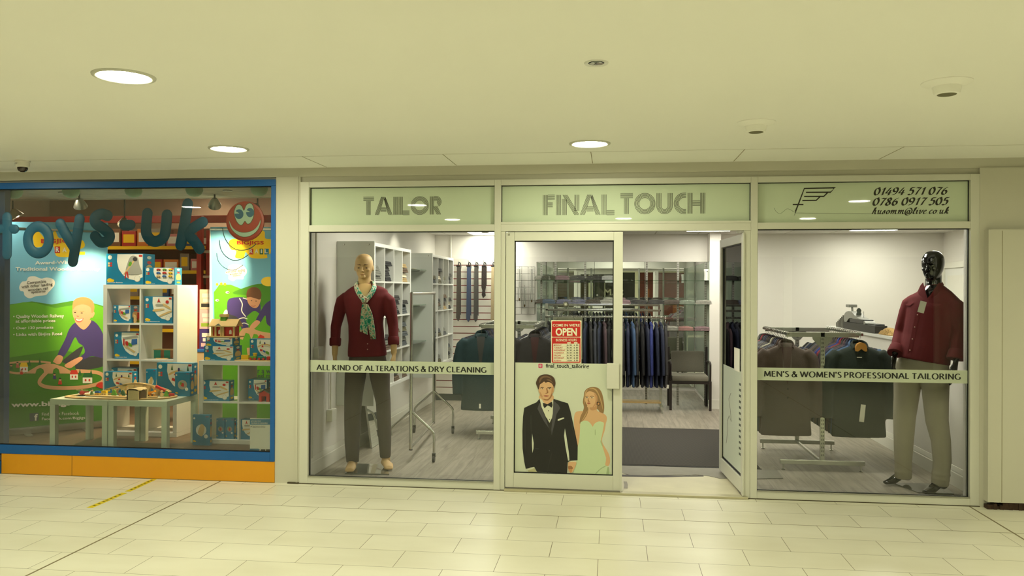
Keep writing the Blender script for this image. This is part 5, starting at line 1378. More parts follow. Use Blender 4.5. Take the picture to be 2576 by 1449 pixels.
# slatted wall with ties
t = thing('slat_wall', 'white slatted display panel with dark red grooves behind the ties', 'display panel', (-2.58, 5.27, .10))
mb = MB(); gv = MB()
z = 0.0
while z < 1.90:
    mb.box(0, 1.12, 0, .028, z, min(z + .088, 1.99)); gv.box(0, 1.12, .014, .028, z + .088, z + .1); z += .1
mb.box(0, 1.12, 0, .028, z, 1.99)
mb.build('board', mat('slat_board', (226, 220, 208), .5, var=.01), t); gv.build('groove_insert', mat('red_insert', (140, 34, 30), .5), t)
def striped_mat(name, a, b, sc, rot=.7):
    m = bpy.data.materials.new(name); m.use_nodes = True; nt = m.node_tree; bs = nt.nodes['Principled BSDF']
    tc = nt.nodes.new('ShaderNodeTexCoord'); mp = nt.nodes.new('ShaderNodeMapping'); mp.inputs['Rotation'].default_value = (0, rot, 0)
    wv_ = nt.nodes.new('ShaderNodeTexWave'); wv_.inputs['Scale'].default_value = sc
    mx = nt.nodes.new('ShaderNodeMix'); mx.data_type = 'RGBA'; mx.inputs['A'].default_value = (*s2l(a), 1); mx.inputs['B'].default_value = (*s2l(b), 1)
    nt.links.new(tc.outputs['Object'], mp.inputs[0]); nt.links.new(mp.outputs[0], wv_.inputs[0]); nt.links.new(wv_.outputs['Fac'], mx.inputs['Factor']); nt.links.new(mx.outputs['Result'], bs.inputs['Base Color'])
    bs.inputs['Roughness'].default_value = .3; bs.inputs['Coat Weight'].default_value = .6; bs.inputs['Coat Roughness'].default_value = .15
    return m
TIES = [(1153, .86, striped_mat('tie_dark_stripe', (46, 42, 40), (92, 84, 76), 30, 1.57), 'dark striped', 'first from the left'), (1178.5, .87, striped_mat('tie_blue', (50, 62, 88), (66, 80, 108), 22), 'blue', 'second from the left'), (1197, .87, striped_mat('tie_charcoal_stripe', (40, 38, 38), (96, 92, 88), 24), 'charcoal diagonal-striped', 'third from the left'), (1217, .52, striped_mat('tie_brown_black', (40, 32, 30), (58, 48, 46), 12), 'short dark rolled', 'fourth from the left'), (1240, .88, striped_mat('tie_beige', (160, 142, 106), (182, 164, 130), 22), 'beige', 'partly behind the window post')]
for px, L, m, nm, pos in TIES:
    p = W(px, 664, 5.18)
    t = thing('necktie', '%s tie in clear wrap hanging on the slatted wall, %s' % (nm, pos), 'tie', (p.x, 5.18, 2.03), 'ties hanging on the slatted wall')
    mb = MB(); mb.prism([(-.022, -.05), (.022, -.05), (.030, -L + .05), (0, -L), (-.030, -L + .05)] if L > .6 else [(-.03, -.05), (.03, -.05), (.032, -.36), (.02, -.42), (.03, -.48), (-.01, -L), (-.03, -.47), (-.02, -.41), (-.033, -.36)], 'y', 0, .012)
    mb.prism([(.008, -.05), (.036, -.07), (.040, -L + .09), (.016, -L + .12)] if L > .6 else [(.01, -.06), (.04, -.07), (.04, -.34), (.01, -.3)], 'y', .012, .022)
    mb.build('blade', m, t)
    MB().bbox(-.032, .032, -.004, .03, -.062, -.045, .003).build('clip', M_BLACK, t)
    MB().tube(spl([(0, .012, -.045), (0, .012, -.01), (.004, .03, .004), (.018, .06, -.01), (.03, .05, -.05), (.03, .03, -.09)], 4), .0075, 8).build('loop', M_BLACK, t, 60)
    MB().tube([(0, .10, .0), (0, -.01, .012), (0, -.02, .03)], .003, 8).build('hook', M_CHROME, t)

p = W(1134, 600, 5.27)
t = thing('wall_pipe', 'thin white pipe running down the back wall above the ties, near the corner', 'pipe', (p.x, 5.28, 2.02))
MB().tube([(0, 0, 0), (0, 0, .42)], .012, 10).build('pipe', M_SKIRT, t, 50); MB().bbox(-.018, .018, -.014, .018, .06, .085, .003).build('clip', M_SKIRT, t)
# wire grid with chains
a = W(1290, 672, 5.27); b = W(1345, 790, 5.27)
t = thing('wire_grid_panel', 'wire grid panel on the back wall with wrapped chains', 'wire grid', (a.x - .06, 5.27, 1.28))
w_ = b.x - a.x + .06; h_ = .69; mb = MB()
for i in range(5): x = w_ * i / 4; mb.tube([(x, 0, 0), (x, 0, h_)], .0032, 6)
for i in range(8): z = h_ * i / 7; mb.tube([(0, -.005, z), (w_, -.005, z)], .0032, 6)
for x in (0, w_):
    for z in (.05, h_ - .05): mb.tube([(x, 0, z), (x, .025, z)], .004, 6)
mb.build('grid', M_CHROME, t)
M_WRAP = glass('clear_wrap', (.98, .985, .98), 1.28, .12)
nt = M_WRAP.node_tree; nz = nt.nodes.new('ShaderNodeTexNoise'); nz.inputs['Scale'].default_value = 26; nz.inputs['Detail'].default_value = 2; nz.inputs['Distortion'].default_value = 1.5
tc = nt.nodes.new('ShaderNodeTexCoord'); bp = nt.nodes.new('ShaderNodeBump'); bp.inputs['Strength'].default_value = 1.0; bp.inputs['Distance'].default_value = .012
nt.links.new(tc.outputs['Object'], nz.inputs['Vector']); nt.links.new(nz.outputs['Fac'], bp.inputs['Height'])
for n_ in nt.nodes:
    if n_.type in ('BSDF_GLOSSY', 'FRESNEL'): nt.links.new(bp.outputs[0], n_.inputs['Normal'])
for px, dy, ln_, lab in ((1307, .06, .48, 'left chain in clear wrap on the wire grid'), (1338, .06, .50, 'right chain in clear wrap on the wire grid'), (1320, -.24, .30, 'lower middle chain in clear wrap on the wire grid')):
    p = W(px, 690, 5.24)
    t = thing('wrapped_chain', lab, 'chain', (p.x, 5.235, 1.90 + dy * .9), 'wrapped chains on the wire grid')
    MB().tube([(0, .03, 0), (0, -.005, .004), (0, -.012, .018)], .003, 6).build('hook', M_CHROME, t)
    MB().tube(spl([(-.006, 0, -.02), (-.008, 0, -ln_ * .6), (-.016, 0, -ln_ * .85), (0, 0, -ln_), (.016, 0, -ln_ * .85), (.008, 0, -ln_ * .6), (.006, 0, -.02)], 5), .004, 6).build('chain', M_STEEL, t, 60)
    MB().ell((0, 0, -ln_ + .02), (.012, .008, .022), 10, 8).build('pendant', mat('pendant_bronze', (110, 86, 50), .35, .8), t, 60)
    MB().bbox(-.03, .03, -.010, .010, -ln_ - .02, -.015, .005).build('clear_bag', M_WRAP, t)

# mirrored alcove
t = thing('wall_mirror', 'large wall mirror behind the glass shirt shelves', 'mirror', (.12, 7.03, 0))
for x0, x1 in ((-1.21, -.42), (-.415, .40), (.405, 1.21)): MB().box(x0, x1, -.006, 0, .06, 2.22).build('mirror_sheet', M_MIRROR, t)
struct('trim_13', MB().box(-1.1, -1.096, 5.42, 7.0, .05, 2.04).box(1.336, 1.34, 5.02, 7.0, .05, 2.04), M_PALE)
# shirt shelves on slotted uprights
def upright(mb, sl, x, y, z0, z1, w=.03, d=.025):
    mb.bbox(x - w / 2, x + w / 2, y, y + d, z0, z1, .002)
    z = z0 + .04
    while z < z1 - .03:
        for s in (-.006, .006): sl.box(x + s - .0025, x + s + .0025, y - .0008, y + .001, z, z + .016)
        z += .035
M_SLOT = mat('slot_dark', (36, 34, 28), .8)
t = thing('shirt_shelf_rack', 'slotted steel uprights with three glass shelves of folded shirts', 'shelf rack', (0, 5.32, 0))
for x in (-1.03, -.824, -.392, .489, .932, 1.318):
    mb = MB(); sl = MB(); upright(mb, sl, x, 0, 0, 2.045); o = mb.build('upright', M_STEEL, t); sl.build('slots', M_SLOT, o)
SHZ = (1.777, 1.440, 1.072)
for z in SHZ:
    MB().bbox(-1.10, 1.335, -.26, -.0, z - .010, z, .001).build('glass_shelf', M_GLASSG, t)
    for x in (-.824, -.392, .489, .932, 1.318): MB().prism([(0, -.011), (-.24, -.011), (-.24, -.022), (-.03, -.06), (0, -.08)], 'x', x - .006, x + .006).build('bracket', M_STEEL, t)
SHC = {n: mat('shirt_' + n, c, .4, var=.35, scale=40, coat=.9, bump=.9, bscale=34) for n, c in (('grey', (151, 149, 142)), ('mauve', (187, 153, 161)), ('charcoal', (80, 78, 78)), ('black', (54, 52, 52)), ('white', (235, 235, 235)), ('blue', (118, 137, 165)), ('lilac', (146, 146, 177)), ('brown', (109, 97, 87)), ('sage', (168, 182, 163)), ('silver', (217, 215, 203)), ('pink', (212, 158, 153)), ('olive', (106, 109, 83)))}
def shirt():
    t = thing('folded_shirt', 'x', 'shirt', (0, 0, 0), 'folded shirts on the glass shelves')
    mb = MB()
    ol = [(-.104, .002), (-.111, .012), (-.107, .025), (-.08, .031), (.08, .031), (.107, .025), (.111, .012), (.104, .002)]
    mb.prism([(p.x, p.y) for p in spl([(a, b, 0) for a, b in ol], 3)], 'y', -.12, .12)
    mb.build('body', SHC['grey'], t, 50)
    mb = MB(); mb.prism([(p.x, p.y) for p in spl([(-.098, .034, 0), (-.104, .043, 0), (-.085, .056, 0), (-.03, .063, 0), (.03, .064, 0), (.085, .055, 0), (.104, .043, 0), (.098, .034, 0)], 3)], 'y', -.116, .08); mb.build('collar', SHC['grey'], t, 50)
    mb = MB(); mb.prism([(p.x, p.y) for p in spl([(-.11, .001, 0), (-.117, .015, 0), (-.112, .046, 0), (-.06, .067, 0), (.0, .069, 0), (.06, .067, 0), (.112, .046, 0), (.117, .015, 0), (.11, .001, 0)], 3)], 'y', -.126, .125); mb.build('wrap', M_WRAP, t, 50)
    return t
S0 = None
rows = [[(1355, 'silver'), (1381, 'olive'), (1415, 'mauve'), (1453, 'charcoal'), (1494, 'black'), (1534, 'white'), (1572, 'sage')],
        [(1354, 'brown'), (1379, 'blue'), (1421, 'lilac'), (1458, 'lilac'), (1492, 'brown'), (1527, 'silver'), (1566, 'mauve'), (1607, 'charcoal'), (1650, 'charcoal'), (1688, 'brown'), (1728, 'sage'), (1768, 'silver')],
        [(1688, 'silver'), (1725, 'pink'), (1766, 'mauve')]]
for r, (z, L) in enumerate(zip(SHZ, rows)):
    for i, (px, c) in enumerate(L):
        if r == 0 and i == 6: continue
        p = W(px, 700, 5.10)
        lab = '%s folded shirt in clear wrap, %s from the left on the %s glass shelf' % (c, ORD[i], ('top', 'middle', 'lowest')[r])
        x = max(p.x, -.985)
        if S0 is None: S0 = shirt(); S0['label'] = lab; S0.location = (x, 5.13, z + .0005); [recolor(k, {'body': SHC[c], 'collar': SHC[c]}) for k in S0.children]
        else: dup(S0, (x, 5.13, z + .0005), .06 * math.sin(i * 2.1 + r), lab, None, {'body': SHC[c], 'collar': SHC[c]})
p = W(1779, 704, 5.10)
t = thing('air_freshener', 'white tapered dispenser at the right end of the top glass shelf', 'dispenser', (p.x - .005, 5.13, SHZ[0] + .0005))
MB().lathe([(.036, 0), (.037, .01), (.033, .07), (.037, .12), (.041, .15), (.036, .156), (0, .158)], n=24).build('body', M_WHITE, t, 50); MB().lathe([(.007, 0), (.004, -.002)], (.004, -.0375, .125), 10, None, 'y').build('nozzle', M_BLACK, t)

# visitor chair
t = thing('visitor_chair', 'grey upholstered chair with dark wooden legs by the white pillar', 'chair', (1.06, 4.80, 0))
M_DKW = mat('dark_wood', (40, 30, 26), .45, var=.2, scale=20); M_UPH = mat('taupe_upholstery', (122, 118, 104), .9, var=.1, scale=90, bump=.3, bscale=200)
MB().bbox(-.25, .24, -.06, .40, .40, .475, .025).build('seat', M_UPH, t, 40)
MB().bbox(-.23, .23, .39, .44, .50, .80, .022, None, Matrix.Rotation(math.radians(-3), 4, 'X')).build('backrest', M_UPH, t, 40)
for s in (-1, 1):
    x = s * .265
    MB().prism([(-.05, 0), (-.015, 0), (.0, .40), (-.055, .40)], 'x', x - .016, x + .016).build('leg', M_DKW, t)
    MB().prism([(.43, 0), (.40, 0), (.385, .40), (.405, .84), (.44, .84), (.425, .42)], 'x', x - .016, x + .016).build('leg', M_DKW, t)
    MB().tube(spl([(x, -.03, .40), (x, -.04, .58), (x, -.02, .645), (x, .12, .655), (x, .40, .635)], 5), (.014), 8).build('armrest', M_DKW, t, 50)
MB().box(-.25, .25, -.04, -.01, .36, .40).box(-.25, .25, .38, .41, .36, .40).build('seat_rail', M_DKW, t)

# door mat and torn strip
t = thing('door_mat', 'dark ribbed entrance mat inside the open doorway', 'mat', (.45, 1.1, 0))
mm = bpy.data.materials.new('ribbed_mat'); mm.use_nodes = True; nt = mm.node_tree; bs = nt.nodes['Principled BSDF']
tc = nt.nodes.new('ShaderNodeTexCoord'); wv_ = nt.nodes.new('ShaderNodeTexWave'); wv_.inputs['Scale'].default_value = 26; wv_.bands_direction = 'X'; nz = nt.nodes.new('ShaderNodeTexNoise'); nz.inputs['Scale'].default_value = 160
cr = nt.nodes.new('ShaderNodeValToRGB'); cr.color_ramp.elements[0].color = (*s2l((50, 47, 42)), 1); cr.color_ramp.elements[1].color = (*s2l((80, 76, 68)), 1)
ad = nt.nodes.new('ShaderNodeMath'); ad.operation = 'MULTIPLY'; nt.links.new(wv_.outputs['Fac'], ad.inputs[0]); nt.links.new(nz.outputs['Fac'], ad.inputs[1])
nt.links.new(tc.outputs['Object'], wv_.inputs[0]); nt.links.new(tc.outputs['Object'], nz.inputs[0]); nt.links.new(ad.outputs[0], cr.inputs[0]); nt.links.new(cr.outputs[0], bs.inputs['Base Color']); bs.inputs['Roughness'].default_value = .95
MB().bbox(-1.05, .90, 0, 2.1, 0, .010, .003).build('ribbed_pile', mm, t); MB().box(-1.06, .91, -.02, 0, 0, .007).build('edge', M_BLACK, t)
random.seed(9)
t = thing('torn_floor_strip', 'torn grey vinyl strip lying across the threshold', 'floor covering', (.5, .8, 0))
up_ = [(-1.3, 1.07), (.92 - .5 + .5, 1.07)]
lo = []
x = .98
while x > -1.3: lo.append((x - .0, .66 + .10 * random.random() + .04 * math.sin(x * 9))); x -= .05 + .12 * random.random()
MB().prism([(a, b - .8) for a, b in [(-1.3, 1.06), (.99, 1.06)] + lo], 'z', .0032, .006).build('vinyl', mat('torn_grey_vinyl', (132, 128, 116), .6, var=.15, scale=9), t)
dk = MB(); dk.prism([(a, b - .8) for a, b in [(.3, .735), (-.1, .70), (-.6, .68), (-.6, .60), (-.05, .63), (.12, .68), (.3, .71)]], 'z', .0034, .0045); dk.build('dark_gap', M_DKW, t)
t = thing('grey_tape', 'short strip of grey tape on the pale entrance floor', 'tape', G(1574, 1220, .003)); MB().prism([(-.018, -.12), (.014, -.12), (.018, 0), (.012, .12), (-.016, .12), (-.012, .0)], 'z', .0005, .0015).build('strip', mat('grey_tape', (150, 144, 130), .6), t)

# low white half wall: things along its top
t = thing('black_box', 'long black box on top of the white half wall', 'box', (2.915, 2.75, 1.171)); MB().bbox(-.065, .065, 0, 1.25, 0, .085, .003).build('box', mat('box_black', (40, 38, 34), .5), t); MB().bbox(-.05, .05, .04, .3, .085, .10, .002).build('lid_tray', M_BLACK, t)
t = thing('overlock_machine', 'grey and black sewing machine on the black box', 'sewing machine', (2.915, 3.15, 1.257))
ol = [(0, 0), (0, .03), (.16, .05), (.34, .075), (.52, .125), (.66, .135), (.80, .11), (.86, .06), (.84, .0), (.74, .0), (.62, .05), (.44, .045), (.30, .0)]
MB().prism([(p.x, p.y) for p in spl([(a, b, 0) for a, b in ol], 3, True)], 'x', -.055, .055).build('body', mat('machine_grey', (150, 150, 140), .4, var=.05), t)
MB().bbox(-.058, .058, .05, .60, .0, .05, .006).build('base', M_BLACK, t)
MB().tube([(0, .68, .12), (0, .70, .18)], .012, 10).bbox(-.05, .05, .66, .80, .18, .215, .008).build('thread_stand', mat('machine_grey', (150, 150, 140), .4, var=.05), t)
MB().lathe([(.026, .075), (.03, .11), (.022, .12), (.028, .15), (.012, .175)], (0, .42, .0), 14).build('spool', mat('spool_green', (56, 62, 50), .6), t, 60)
MB().tube([(.02, .30, .06), (.02, .30, .14)], .003, 6).build('pin', M_STEEL, t)
t = thing('hanger_bundle_stand', 'small grey cutting-tool stand at the far end of the half wall', 'stand', (2.915, 4.12, 1.171))
k = MB()
for i in range(6): k.bbox(-.03, .03, .02 + i * .06, .05 + i * .06, 0, .16 - i * .02, .004)
k.build('rack', mat('tool_grey', (120, 118, 108), .4, .3), t)
t = thing('leopard_cloth', 'leopard-print cloth heaped at the near end of the half wall', 'cloth', (2.915, 2.35, 1.171))
lm = bpy.data.materials.new('leopard_print'); lm.use_nodes = True; nt = lm.node_tree; bs = nt.nodes['Principled BSDF']
tc = nt.nodes.new('ShaderNodeTexCoord'); vo = nt.nodes.new('ShaderNodeTexVoronoi'); vo.inputs['Scale'].default_value = 60; cr = nt.nodes.new('ShaderNodeValToRGB'); cr.color_ramp.elements[0].color = (*s2l((60, 40, 20)), 1); cr.color_ramp.elements[1].color = (*s2l((196, 160, 100)), 1); cr.color_ramp.elements[1].position = .5
nt.links.new(tc.outputs['Object'], vo.inputs[0]); nt.links.new(vo.outputs['Distance'], cr.inputs[0]); nt.links.new(cr.outputs[0], bs.inputs['Base Color']); bs.inputs['Roughness'].default_value = .9
fuse(MB().ell((0, .12, .03), (.06, .16, .05), 14, 9).ell((.01, .02, .02), (.055, .12, .035)).ell((-.01, .24, .02), (.05, .10, .03)).box(-.06, .06, -.08, .3, 0.0, .012), 'cloth', lm, t, .012, 3)
# door in the right-hand side wall
d3 = struct('door_3', MB().bbox(4.47, 4.52, 4.30, 4.38, 0, 2.02, .004).bbox(4.47, 4.52, 5.18, 5.26, 0, 2.02, .004).bbox(4.47, 4.52, 4.30, 5.26, 1.95, 2.03, .004), M_SKIRT)
MB().box(4.50, 4.515, 4.38, 5.18, 0, 1.95).build('door_leaf', M_WHITE, d3); MB().box(4.488, 4.50, 4.48, 5.08, .3, 1.0).box(4.488, 4.50, 4.48, 5.08, 1.1, 1.85).build('raised_panel', M_SKIRT, d3)
# trousers hanging behind the pillar
t = thing('dark_trousers', 'dark trousers hanging low behind the open door', 'trousers', (1.60, 5.05, .62))
fuse(MB().tube([(0, 0, 0), (.01, 0, -.2), (.02, 0, -.42)], [(.07, .04), (.085, .045), (.10, .05)], 14).tube([(.04, .03, 0), (.06, .03, -.38)], [.04, .06], 12), 'cloth', mat('trouser_dark', (36, 32, 34), .9, var=.1), t, .012, 3)
MB().bbox(-.06, .06, -.006, .006, 0, .02, .002).tube([(0, 0, .02), (0, 0, .06), (0, .235, .07)], .004, 8).build('clip_hanger', M_CHROME, t)
# ---------------------------------------------------------------- tailor: rails, hangers, jackets
def bvh_of(o):
    me = o.data
    return BVHTree.FromPolygons([v.co.copy() for v in me.vertices], [list(p.vertices) for p in me.polygons])

def patch(mb, bvh, pts, off=.002, d=Vector((0, 1, 0)), cuts=3, m=None, back=2.0, ml=.02):
    """lay an outline (world/local points) onto a surface along d, a hair proud of it"""
    bm = bmesh.new()
    f = bm.faces.new([bm.verts.new(p) for p in pts])
    bmesh.ops.triangulate(bm, faces=[f])
    for _ in range(cuts):
        es = [e for e in bm.edges if e.calc_length() > ml]
        if not es: break
        bmesh.ops.subdivide_edges(bm, edges=es, cuts=1)
        bmesh.ops.triangulate(bm, faces=[f for f in bm.faces if len(f.verts) > 3])
    ok = {}
    for v in bm.verts:
        h = bvh.ray_cast(v.co - d * back, d)
        if h[0] is not None: v.co = h[0] - d * off; ok[v] = 1
    bm.verts.index_update()
    last = [v.co.copy() for v in bm.verts]
    mb.add(last, [[v.index for v in f.verts] for f in bm.faces], m)
    bm.free()

def garment_rack(label, x0, x1, y0, y1, zr, group='double-rail garment racks', post=True):
    xm = (x0 + x1) / 2; t = thing('garment_rack', label, 'garment rack', (xm, (y0 + y1) / 2, 0), group)
    L = lambda mb, n, m=M_PINEF: local(mb.build(n, m, None), t)
    for y in (y0, y1):
        L(MB().bbox(x0 - .05, x1 + .05, y - .02, y + .02, .058, .098, .004), 'base_bar')
        for x in (x0 - .02, x1 + .02): L(MB().lathe([(.016, 0), (.018, .006), (.007, .012), (.007, .058)], (x, y, 0), 14), 'levelling_foot')
        mb = MB(); sl = MB(); upright(mb, sl, xm, y - .012, .098, zr + .015, .038, .03)
        o = L(mb, 'upright'); s = sl.build('slots', M_SLOT, None); local(s, t); s.parent = o
        L(MB().bbox(x0, x1, y - .012, y + .012, zr - .03, zr + .012, .003), 'crossbar')
        for s_ in (-1, 1):
            L(MB().prism([(xm + s_ * .019, zr - .02), (xm + s_ * .09, zr - .02), (xm + s_ * .085, zr - .05), (xm + s_ * .035, zr - .11), (xm + s_ * .019, zr - .12)], 'y', y - .004, y + .004), 'gusset')
    for x in (x0, x1): L(MB().bbox(x - .011, x + .011, y0 - .09, y1 + .09, zr - .014, zr + .014, .004), 'hanging_rail', M_CHROME)
    L(MB().bbox(xm - .012, xm + .012, y0, y1, .07, .092, .003), 'base_spine')
    return t

M_HB = mat('hanger_black', (24, 24, 24), .35)
M_HW = mat('hanger_wood', (196, 140, 60), .4, var=.1, scale=20)
def hanger_proto(label, wood=False):
    t = thing('clothes_hanger', label, 'hanger', (0, 0, 0), 'hangers on the garment racks')
    pts = [(0, 0, -.095), (0, 0, -.05), (.012, 0, -.036)] + [(.0215 * math.cos(math.radians(a)), 0, .0215 * math.sin(math.radians(a)) - .001) for a in (-50, -20, 15, 50, 85, 120, 155, 190)]
    MB().tube(spl(pts, 3), .0024, 6).build('hook', M_CHROME, t, 60)
    if wood:
        MB().prism([(p.x, p.y) for p in spl([(-.047, -.150, 0), (-.046, -.110, 0), (-.030, -.082, 0), (0, -.072, 0), (.030, -.082, 0), (.046, -.110, 0), (.047, -.150, 0)], 4)] + [(.03, -.152), (.0, -.128), (-.03, -.152)], 'y', -.082, -.04).build('shoulder_bar', M_HW, t)
    else:
        MB().tube(spl([(-.18, 0, -.165), (-.09, 0, -.125), (-.03, 0, -.098), (0, 0, -.092), (.03, 0, -.098), (.09, 0, -.125), (.18, 0, -.165)], 4), .008, 8).build('shoulder_bar', M_HB, t, 60)
    return t

JC = {n: mat('suit_' + n, c, .85, var=.12, scale=30, bump=.15, bscale=120) for n, c in (('black', (26, 26, 27)), ('charcoal', (48, 46, 46)), ('taupe', (86, 74, 66)), ('navy', (34, 40, 62)), ('royal', (44, 54, 116)), ('blue', (56, 80, 112)), ('teal', (28, 52, 56)), ('brown', (72, 54, 44)), ('maroon', (122, 36, 46)), ('slate', (62, 64, 74)), ('plum', (78, 60, 66)), ('grey', (106, 104, 100)), ('stone', (168, 162, 140)), ('espresso', (52, 42, 38)), ('green', (34, 44, 38)))}
M_LIN = mat('maroon_lining', (58, 18, 22), .5, var=.1)
M_BTN = mat('jacket_button', (30, 26, 22), .3)
def jacket_proto(label):
    t = thing('suit_jacket', label, 'jacket', (0, 0, 0), 'suit jackets on the garment racks')
    mb = MB()
    mb.tube([(0, .0, -.085), (0, 0, -.115), (0, 0, -.14), (0, 0, -.18), (0, 0, -.27), (0, .0, -.50), (0, 0, -.72), (0, 0, -.93)], [(.052, .042), (.085, .048), (.15, .052), (.205, .056), (.215, .068), (.20, .062), (.215, .07), (.232, .064)], 24, up=(1, 0, 0))
    for s in (-1, 1):
        mb.tube([(s * .17, 0, -.165), (s * .225, .0, -.22), (s * .255, -.008, -.36), (s * .272, -.02, -.55), (s * .268, -.035, -.76)], [.052, (.056, .06), (.058, .062), .052, .046], 14)
    b = fuse(mb, 'body', JC['charcoal'], t, .0145, 4)
    bv = bvh_of(b)
    mb = MB(); patch(mb, bv, [(-.045, 0, -.088), (.045, 0, -.088), (.062, 0, -.16), (.05, 0, -.30), (.004, 0, -.46), (-.046, 0, -.30), (-.062, 0, -.16)], .003)
    mb.build('lining', M_LIN, t, 60)
    mb = MB()
    for s in (-1, 1):
        patch(mb, bv, [(s * .050, 0, -.10), (s * .074, 0, -.155), (s * .118, 0, -.215), (s * .098, 0, -.232), (s * .112, 0, -.25), (s * .075, 0, -.36), (s * .004, 0, -.475), (s * .030, 0, -.36), (s * .050, 0, -.26), (s * .052, 0, -.16)], .007)
    mb.build('lapel', JC['charcoal'], t, 60)
    mb = MB(); mb.tube(spl([(-.056, -.045, -.135), (-.064, -.012, -.10), (-.045, .038, -.078), (0, .05, -.072), (.045, .038, -.078), (.064, -.012, -.10), (.056, -.045, -.135)], 4), [(.024, .009)] * 25, 10)
    mb.build('collar', JC['charcoal'], t, 60)
    mb = MB()
    for z in (-.50, -.58):
        h = bv.ray_cast(Vector((.006, -2, z)), Vector((0, 1, 0)))
        mb.lathe([(.009, 0), (.009, -.003), (0, -.004)], h[0] + Vector((0, -.001, 0)), 10, None, 'y')
    mb.build('button', M_BTN, t)
    mb = MB()
    for s in (-1, 1): patch(mb, bv, [(s * .09, 0, -.66), (s * .19, 0, -.65), (s * .19, 0, -.69), (s * .09, 0, -.70)], .004)
    patch(mb, bv, [(.085, 0, -.305), (.15, 0, -.295), (.15, 0, -.315), (.085, 0, -.325)], .004)
    mb.build('pocket_flap', JC['charcoal'], t, 60)
    return t
HAN = None; JAC = None
def hang(loc, rz, color, jl, hl, sy=.62, sc=1.0, lining=None, wood=False):
    """one hanger and one jacket on a rail"""
    global HAN, JAC
    m = JC[color]; mats = {'body': m, 'lapel': m, 'collar': m, 'pocket_flap': m, 'lining': lining or M_DARK}
    if JAC is None:
        JAC = jacket_proto(jl); HAN = hanger_proto(hl); j = JAC; h = HAN
        j.location = loc; h.location = loc; j.rotation_euler = h.rotation_euler = (0, 0, rz)
        for c in j.children: recolor(c, mats)
    else:
        j = dup(JAC, loc, rz, jl, None, mats)
        if wood:
            h = hanger_proto(hl, True); h.location = loc; h.rotation_euler = (0, 0, 0)
        else: h = dup(HAN, loc, rz, hl)
    j.scale = (sc, sy, 1); h.scale = (1, 1, 1)
    return j
TAGM = mat('paper_tag', (240, 238, 224), .7, var=.02)
def tagcard(label, loc, w, h, rz=0):
    t = thing('price_tag', label, 'price tag', loc); MB().bbox(-w / 2, w / 2, 0, .0015, -h, 0, .0005, None, Matrix.Rotation(rz, 4, 'Y')).build('card', TAGM, t)
    MB().tube([(0, .001, 0), (0, .004, .05)], .0009, 5).build('string', M_BLACK, t)
    return t
def rail_row(cols, x, y0, dy, z, place, rz=0.0, first_lining=None, axis='y', jit=.0):
    for i, c in enumerate(cols):
        if axis == 'y': loc = (x + jit * math.sin(i * 3.1), y0 + i * dy + (.02 if i else 0), z)
        else: loc = (x + i * dy, y0 + jit * math.sin(i * 3.1), z)
        jl = '%s jacket, %s %s' % (c, ORD[i] if i < len(ORD) else 'last', place)
        hl = 'hanger in the %s jacket, %s %s' % (c, ORD[i] if i < len(ORD) else 'last', place)
        hang(loc, rz + .06 * math.sin(i * 2.2), c, jl, hl, .75 if (i == 0 and axis == 'y') else (.44 if axis == 'y' else .42), 1.0, first_lining if i == 0 else None)
ZR = 1.245
garment_rack('slotted steel garment rack in the right window', 1.575, 2.215, 1.10, 2.13, ZR)
rail_row(['taupe', 'brown', 'slate', 'navy', 'charcoal', 'stone', 'black', 'espresso', 'charcoal', 'navy', 'slate', 'black', 'maroon', 'charcoal', 'grey'], 1.575, 1.10, .074, ZR, 'from the front, left rail, right window rack', 0, M_LIN)
cols = ['blue', 'navy', 'plum', 'charcoal', 'maroon', 'royal', 'brown', 'charcoal', 'taupe', 'slate', 'black', 'navy', 'grey', 'charcoal']
hang((2.215, 1.11, ZR), 0, 'green', 'black-green coat on a wooden hanger, at the front right of the right window rack', 'curved wooden hanger in the black-green coat at the front right of the rack', .9, 1.05, JC['green'], True)
for c in bpy.data.objects:
    if c.name.startswith('clothes_hanger') and c.get('label', '').startswith('curved wooden'): c.scale = (1, 1, 1)
rail_row(cols, 2.215, 1.20, .072, ZR, 'behind the wooden hanger, right window rack')
tagcard('cream swing tag on the hem of the black-green coat', W(2172, 1018, 1.015), .042, .155, .10)
t = thing('coat_label', 'short white stitched label on the chest of the black-green coat', 'label', W(2162, 899, 1.035)); MB().bbox(-.022, .022, 0, .0015, -.003, .003, .0005).build('thread', TAGM, t)
# rack behind the left window and the closed door
ZA = 1.243
garment_rack('slotted steel garment rack behind the left window and the closed door', -1.42, -.83, 2.22, 3.30, ZA)
rail_row(['teal', 'navy', 'black', 'charcoal', 'black', 'navy', 'espresso', 'black', 'charcoal', 'slate', 'black', 'navy', 'black'], -1.42, 2.24, .08, ZA, 'from the front, left rail, rack by the ties')
rail_row(['charcoal', 'black', 'slate', 'black', 'navy', 'charcoal', 'black', 'espresso', 'black', 'charcoal', 'navy', 'black', 'slate', 'black'], -.83, 2.24, .076, ZA, 'from the front, right rail, rack by the ties', 0, M_LIN)
p = W(1210, 1000, 2.2); tagcard('white swing tag below the teal jacket on the left rail', (p.x, 2.13, .40), .02, .05)
